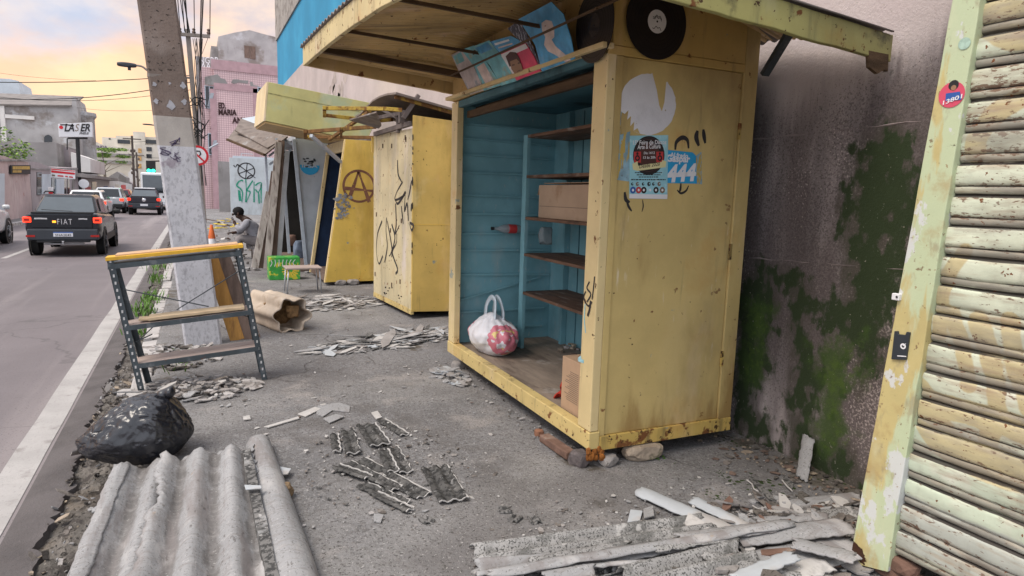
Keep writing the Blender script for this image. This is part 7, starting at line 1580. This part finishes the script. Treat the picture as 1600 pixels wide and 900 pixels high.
wire(OY(200, 240, 95), OY(330, 238, 57), .5, .02, 'far lower wire crossing towards the pink building')

# ================================================================== vehicles
def bodyloft(st_, k=1.):
    # stations: (y, zbot, zbelt, halfwidth)
    w = MB(); rows = []
    for (y, zb, zt, hw) in st_:
        h = zt - zb; rows.append([(-hw * .86, y, zb), (-hw * .97, y, zb + h * .1), (-hw, y, zb + h * .35), (-hw * .995, y, zb + h * .62), (-hw * .96, y, zb + h * .9), (-hw * .88, y, zt), (hw * .88, y, zt), (hw * .96, y, zb + h * .9), (hw * .995, y, zb + h * .62), (hw, y, zb + h * .35), (hw * .97, y, zb + h * .1), (hw * .86, y, zb)])
    w.grid(rows, wrap=True); w.poly(rows[0]); w.poly(rows[-1]); return w
def wheel(root, x, y, r_, wd, side, rim):
    w = MB(); w.lathe([(r_ * .62, 0), (r_ * .9, 0), (r_, .025), (r_, wd - .025), (r_ * .9, wd), (r_ * .62, wd)], V(root.location) + V((x - wd / 2, y, r_)), (1, 0, 0), 28); t_ = w.build('wheel', M['tyre'], root, smooth=True, auto=40)
    w = MB(); ox = x + side * (wd / 2 + .004); o = V(root.location) + V((ox, y, r_))
    w.lathe([(r_ * .64, -.02), (r_ * .6, 0), (r_ * .5, -.015), (.001, -.02)], o, (side, 0, 0), 24)
    for k in range(5):
        an = 2 * math.pi * k / 5; d = V((0, math.cos(an), math.sin(an))); w.beam(o + d * .03, o + d * r_ * .6, .025, .07, up=(1, 0, 0))
    w.build('rim', rim, t_)
def vehicle(name, lab, cat, loc, kind, paint, sc=1., rot=0, rim=None, group=None, lights='redlight'):
    loc = V(loc); root = T(name, loc, lab, cat, group); o = loc; rim = rim or M['rim']
    def bx(mb, x0, x1, y0, y1, z0, z1, m=0): mb.box(o.x + x0, o.x + x1, o.y + y0, o.y + y1, o.z + z0, o.z + z1, m)
    def pt(x, y, z): return V((o.x + x, o.y + y, o.z + z))
    def shift(mb): mb.v = [v + o for v in mb.v]; return mb
    if kind == 'pickup':
        hw = .86; 
        shift(bodyloft([(.0, .62, 1.08, hw * .93), (.05, .5, 1.12, hw * .97), (.3, .40, 1.13, hw), (1.1, .36, 1.10, hw), (2.4, .34, 1.04, hw), (3.3, .34, 1.0, hw), (4.1, .36, .92, hw * .96), (4.45, .4, .78, hw * .85)])).build('body', paint, root, smooth=True, auto=35, bevel=.05)
        gh = MB(); zt = 1.58; B_ = [(-.76, .55, 1.10), (.76, .55, 1.10), (.74, 3.35, 1.02), (-.74, 3.35, 1.02)]; T_ = [(-.60, 1.25, zt - .01), (.60, 1.25, zt - .01), (.58, 2.55, zt), (-.58, 2.55, zt)]
        gh.hexa([pt(*q) for q in B_ + T_]); gh.build('cabin', paint, root, bevel=.10, seg=4)
        w = MB(); w.prism([pt(-.66, .605, 1.13), pt(.66, .605, 1.13), pt(.555, 1.13, 1.50), pt(-.555, 1.13, 1.50)], (0, -.012, .008)); w.build('rear_window', M['glasscar'], root)
        for s_ in (-1, 1):
            w = MB(); w.prism([pt(s_ * .757, 1.15, 1.12), pt(s_ * .757, 2.0, 1.10), pt(s_ * .66, 2.0, 1.48), pt(s_ * .665, 1.4, 1.48)], (s_ * .012, 0, 0)); w.build('side_window', M['glassdark'], root)
            w = MB(); w.prism([pt(s_ * .755, 2.06, 1.10), pt(s_ * .748, 2.95, 1.06), pt(s_ * .655, 2.5, 1.47), pt(s_ * .66, 2.06, 1.48)], (s_ * .012, 0, 0)); w.build('side_window', M['glassdark'], root)
            w = MB(); bx(w, s_ * .785 - .095, s_ * .785 + .095, -.02, .12, .88, 1.02); q = w.build('tail_light', M[lights], root, bevel=.02)
            w = MB(); bx(w, s_ * .785 - .06, s_ * .785 + .06, -.026, -.021, .915, .985); w.build('lamp_core', M['reddim'], q)
            w = MB(); bx(w, s_ * .72 - .1, s_ * .72 + .1, -.068, -.064, .52, .57); w.build('reflector', M['reddim'], root)
            w = MB(); w.rock(pt(s_ * 1.0, 2.75, 1.1), .12, .07, .09, 1, sub=2, k=.05); w.build('mirror', M['blackplastic'], root, smooth=True)
            w = MB(); w.tube([pt(s_ * .6, 1.3, zt + .02), pt(s_ * .58, 1.4, zt + .07), pt(s_ * .57, 2.4, zt + .06), pt(s_ * .57, 2.5, zt + .02)], .018, 6); w.build('roof_rail', M['blackplastic'], root)
            for yy in (.85, 3.6):
                w = MB(); c = pt(s_ * (hw + .005), yy, .34); w.ring(c, (s_, 0, 0), .335, .42, 28, 0, 0, 360); w.build('wheel_arch', M['blackplastic'], root, solid=.02)
                wheel(root, s_ * (hw - .10), yy, .325, .21, s_, rim)
            w = MB(); bx(w, s_ * hw - .01, s_ * hw + .01, 1.2, 3.2, .36, .52); w.build('side_skirt', M['blackplastic'], root)
        w = MB(); bx(w, -.80, .80, -.06, .12, .44, .72); w.build('bumper', M['greyplastic'], root, bevel=.03)
        w = MB(); bx(w, -.6, .6, -.04, .1, .38, .44); w.build('lower_bumper', M['blackplastic'], root, bevel=.02)
        w = MB(); bx(w, -.68, .68, -.012, .04, .74, 1.10); tg = w.build('tailgate', paint, root, bevel=.02)
        w = MB(); bx(w, -.70, .70, .03, .1, 1.105, 1.15); w.build('bed_rail', M['blackplastic'], root, bevel=.01)
        return root, pt, bx
    if kind in ('suv', 'hatch'):
        h = 1.62 if kind == 'suv' else 1.48; hw = .88 if kind == 'suv' else .84
        shift(bodyloft([(.0, .5, .95, hw * .9), (.06, .4, 1.0, hw * .97), (.4, .34, 1.02, hw), (1.6, .32, 1.0, hw), (3.0, .32, .98, hw), (3.8, .34, .90, hw * .95), (4.2, .4, .72, hw * .8)])).build('body', paint, root, smooth=True, auto=35, bevel=.02)
        gh = MB(); gh.hexa([pt(*q) for q in [(-.78, .12, 1.0), (.78, .12, 1.0), (.76, 3.2, .98), (-.76, 3.2, .98), (-.6, .5, h - .02), (.6, .5, h - .02), (.58, 2.2, h), (-.58, 2.2, h)]]); gh.build('cabin', paint, root, bevel=.06, seg=3)
        w = MB(); w.prism([pt(-.64, .145, 1.04), pt(.64, .145, 1.04), pt(.55, .44, h - .1), pt(-.55, .44, h - .1)], (0, -.012, .006)); w.build('rear_window', M['glassdark'], root)
        for s_ in (-1, 1):
            w = MB(); w.prism([pt(s_ * .772, .5, 1.03), pt(s_ * .768, 2.9, 1.02), pt(s_ * .655, 2.15, h - .1), pt(s_ * .66, .7, h - .1)], (s_ * .012, 0, 0)); w.build('side_window', M['glassdark'], root)
            w = MB(); bx(w, s_ * .74 - .11, s_ * .74 + .11, -.015, .2, .78, .95); w.build('tail_light', M[lights], root, bevel=.02)
            w = MB(); w.rock(pt(s_ * .98, 2.7, 1.05), .11, .07, .08, 1, sub=2, k=.05); w.build('mirror', paint, root, smooth=True)
            for yy in (.75, 3.3):
                w = MB(); w.ring(pt(s_ * (hw + .005), yy, .33), (s_, 0, 0), .325, .40, 26); w.build('wheel_arch', M['blackplastic'], root, solid=.02); wheel(root, s_ * (hw - .1), yy, .32, .2, s_, rim)
        w = MB(); bx(w, -.78, .78, -.05, .1, .38, .6); w.build('bumper', M['blackplastic'], root, bevel=.03)
        w = MB(); bx(w, -.24, .24, -.012, -.008, .7, .82); w.build('number_plate', M['plate'], root)
        return root, pt, bx
ZR = -.12
root, pt, bx = vehicle('pickup_truck', 'dark blue black double cab pickup nearest on the road with lit tail lights', 'pickup truck', (-2.77, 18.35, ZR), 'pickup', M['carblack'])
root.scale = (.88, .92, .93)
w = MB(); w.text('FIAT', pt(-.12, -.016, .84), (1, 0, 0), (0, 0, 1), .2, 0, width=.33, bold=.0, space=1.35); w.box(pt(-.23, 0, 0).x, pt(-.15, 0, 0).x, pt(0, -.016, 0).y, pt(0, -.013, 0).y, pt(0, 0, .88).z, pt(0, 0, .93).z, 1)
w.stroke([pt(-.62, -.0165, .98), pt(-.5, -.0165, .985), pt(-.34, -.0165, .98)], .035, (0, -1, 0), 0); w.stroke([pt(.36, -.0165, .98), pt(.45, -.0165, .985), pt(.56, -.0165, .98)], .03, (0, -1, 0), 0)
w.build('badge', [M['chrome'], M['amber']], root)
w = MB(); bx(w, -.22, .22, -.066, -.0605, .53, .65); pl_ = w.build('number_plate', M['plate'], root)
w = MB(); w.text('SNA2E45', pt(-.18, -.068, .545), (1, 0, 0), (0, 0, 1), .075, 0, width=.36, bold=.01); w.poly([pt(-.22, -.0675, .625), pt(.22, -.0675, .625), pt(.22, -.0675, .65), pt(-.22, -.0675, .65)], 1); w.build('plate_lettering', [M['ink'], M['bluesign']], pl_)
w = MB(); w.tube([pt(-.45, .06, .34), pt(.45, .06, .34)], .03, 8); w.tube([pt(0, .05, .36), pt(0, -.14, .36)], .02, 8); w.rock(pt(0, -.14, .40), .035, .035, .035, 1, k=0); w.build('tow_bar', M['rimlight'], root)
w = MB(); w.tube([pt(-.5, .25, 1.20), pt(.2, .25, 1.165)], .008, 5); w.build('wiper', M['blackplastic'], root)
root, pt, bx = vehicle('pickup_truck', 'dark grey pickup farther ahead in front of the white bus with lit tail lights', 'pickup truck', (-2.65, 45.2, ZR), 'pickup', M['cargrey'])
w = MB(); bx(w, -.2, .2, -.066, -.06, .56, .68); w.build('number_plate', M['plate'], root)
w = MB(); w.lathe([(.001, 0), (.11, 0), (.1, .01), (.001, .012)], pt(0, -.014, .92), (0, -1, 0), 18); w.build('badge', M['chrome'], root)
w = MB(); bx(w, -.55, .55, 1.2, 2.4, 1.58, 1.66); w.build('roof_load', M['white'], root, bevel=.03)
vehicle('car', 'white car cut off by the left edge of the picture', 'car', (-5.62, 19.55, ZR), 'suv', M['carwhite'], rim=M['rimlight'])
vehicle('car', 'white hatchback half hidden beyond the nearest pickup', 'car', (-4.7, 37.5, ZR), 'hatch', M['carwhite'], group='cars queued ahead')
vehicle('car', 'silver high car with red tail lights in the middle of the queue', 'car', (-4.75, 47.5, ZR), 'suv', M['carsilver'], group='cars queued ahead')
vehicle('car', 'dark red car between the silver one and the second pickup', 'car', (-5.2, 60., ZR), 'hatch', M['carred'], group='cars queued ahead')
vehicle('car', 'pale car farthest to the left of the queue', 'car', (-5.6, 54, ZR), 'hatch', M['carsilver'], group='cars queued ahead', lights='reddim')
vehicle('car', 'small dark car at the head of the queue', 'car', (-4.6, 78, ZR), 'hatch', M['cargrey'], group='cars queued ahead')
# bus
BX = V((-2.15, 55.5, ZR)); T_bus = T('bus', BX, 'white bus with a dark rear window partly behind the white pole', 'bus'); T_bus.scale = (1, 1, .86)
def bb(mb, x0, x1, y0, y1, z0, z1, m=0): mb.box(BX.x + x0, BX.x + x1, BX.y + y0, BX.y + y1, BX.z + z0, BX.z + z1, m)
w = MB(); bb(w, -1.27, 1.27, 0, 11, .45, 3.25); w.build('body', M['carwhite'], T_bus, bevel=.14, seg=3)
w = MB(); bb(w, -1.13, 1.13, -.02, .02, 1.75, 3.02); w.build('rear_window', M['glasscar'], T_bus, bevel=.04)
w = MB(); bb(w, -1.15, 1.15, -.03, .02, 1.5, 1.74); w.build('dark_band', M['glassdark'], T_bus)
w = MB(); bb(w, -1.2, 1.2, -.06, .1, .42, .75); w.build('bumper', M['carsilver'], T_bus, bevel=.04)
for s_ in (-1, 1):
    w = MB(); bb(w, s_ * 1.16 - .07, s_ * 1.16 + .07, -.02, .03, .85, 1.45); w.build('tail_light', M['reddim'], T_bus, bevel=.02)
    w = MB(); bb(w, s_ * 1.275 - .01, s_ * 1.275 + .01, .6, 10, 1.7, 2.9); w.build('side_window', M['glassdark'], T_bus)
    for yy in (2.6, 8.6): wheel(T_bus, s_ * 1.1, yy, .48, .3, s_, M['rim'])
w = MB(); bb(w, -.25, .25, -.065, -.06, .55, .68); w.build('number_plate', M['plate'], T_bus)
# pale cap of a worker / motorbike helmet glimpsed over the pickup roof is left as the far rider
# ================================================================== sky and light
SUN_EL, SUN_AZ = 58, -105     # direction to the sun, azimuth measured from +Y towards +X
wd = bpy.data.worlds.new('World'); scene.world = wd; wd.use_nodes = True
nt = wd.node_tree; N = nt.nodes; K = nt.links; N.clear()
out = N.new('ShaderNodeOutputWorld'); sky = N.new('ShaderNodeTexSky'); sky.sky_type = 'NISHITA'; sky.sun_disc = False; sky.sun_elevation = R_(SUN_EL); sky.sun_rotation = R_(SUN_AZ)
bs_ = N.new('ShaderNodeBackground'); bs_.inputs['Strength'].default_value = .11; K.new(sky.outputs[0], bs_.inputs['Color'])
tc = N.new('ShaderNodeTexCoord'); sx = N.new('ShaderNodeSeparateXYZ'); K.new(tc.outputs['Generated'], sx.inputs[0])
def mth(op, a, b=None, c=None):
    n = N.new('ShaderNodeMath'); n.operation = op
    for i, q in enumerate((a, b, c)):
        if q is None: continue
        if isinstance(q, (int, float)): n.inputs[i].default_value = q
        else: K.new(q, n.inputs[i])
    return n.outputs[0]
z = mth('MAXIMUM', sx.outputs[2], 0.)
cx_ = N.new('ShaderNodeCombineXYZ'); K.new(sx.outputs[0], cx_.inputs[0]); K.new(sx.outputs[1], cx_.inputs[1]); K.new(mth('MULTIPLY', z, 1.9), cx_.inputs[2])
def wn(s_, d, off):
    mp = N.new('ShaderNodeMapping'); mp.inputs['Location'].default_value = off; K.new(cx_.outputs[0], mp.inputs['Vector'])
    n = N.new('ShaderNodeTexNoise'); n.inputs['Scale'].default_value = s_; n.inputs['Detail'].default_value = d; n.inputs['Roughness'].default_value = .55; K.new(mp.outputs[0], n.inputs['Vector']); return n.outputs['Fac']
def mr(x, a, b):
    r = N.new('ShaderNodeMapRange'); r.interpolation_type = 'SMOOTHSTEP'; r.inputs['From Min'].default_value = a; r.inputs['From Max'].default_value = b; K.new(x, r.inputs['Value']); return r.outputs[0]
def mc(f, a, b):
    n = N.new('ShaderNodeMix'); n.data_type = 'RGBA'; K.new(f, n.inputs[0])
    for i, q in ((6, a), (7, b)):
        if isinstance(q, tuple): n.inputs[i].default_value = (*q, 1)
        else: K.new(q, n.inputs[i])
    return n.outputs[2]
n1 = wn(4.2, 9, (3.2, 1.5, 0)); n2 = wn(7.5, 7, (7.2, 4.1, 2)); n3 = wn(3.2, 6, (1.2, 9.1, 5))
lit = mc(mr(n2, .36, .64), (.62, .39, .26), (.68, .47, .29))            # sunset lit cloud
low = mc(mr(z, .0, .12), (.64, .36, .205), lit)                       # warmer towards the horizon
pale = mc(mr(n2, .38, .62), (.36, .33, .36), (.56, .44, .36))
cloud = mc(mr(mth('ADD', z, mth('MULTIPLY', mth('SUBTRACT', n3, .5), .40)), .14, .24), low, pale)
west = mr(sx.outputs[1], -.5, .45)                                    # sunset half of the sky; the rest is plain grey cloud
cloud = mc(west, (.66, .68, .75), cloud); cloud = mc(mr(z, .35, .6), cloud, (.66, .68, .75))
bc = N.new('ShaderNodeBackground'); K.new(cloud, bc.inputs['Color']); bc.inputs['Strength'].default_value = 1.0
mk = mth('ADD', .58, mth('MULTIPLY', .42, mr(mth('ADD', n1, mth('MULTIPLY', mth('ABSOLUTE', mth('SUBTRACT', .19, z)), 1.1)), .40, .54)))
ms = N.new('ShaderNodeMixShader'); K.new(mk, ms.inputs[0]); K.new(bs_.outputs[0], ms.inputs[1]); K.new(bc.outputs[0], ms.inputs[2]); K.new(ms.outputs[0], out.inputs['Surface'])
sl = bpy.data.lights.new('sun', 'SUN'); sl.energy = 1.5; sl.angle = R_(28); sl.color = (1, .90, .78); so = bpy.data.objects.new('sun', sl); col.objects.link(so)
sd = V((math.sin(R_(SUN_AZ)) * math.cos(R_(SUN_EL)), math.cos(R_(SUN_AZ)) * math.cos(R_(SUN_EL)), math.sin(R_(SUN_EL)))); so.rotation_euler = sd.to_track_quat('Z', 'Y').to_euler()
scene.view_settings.view_transform = 'Standard'; scene.view_settings.look = 'None'; scene.view_settings.exposure = 1.0; scene.view_settings.gamma = 1
scene.cycles.max_bounces = 6; scene.cycles.transparent_max_bounces = 8; scene.cycles.use_denoising = True
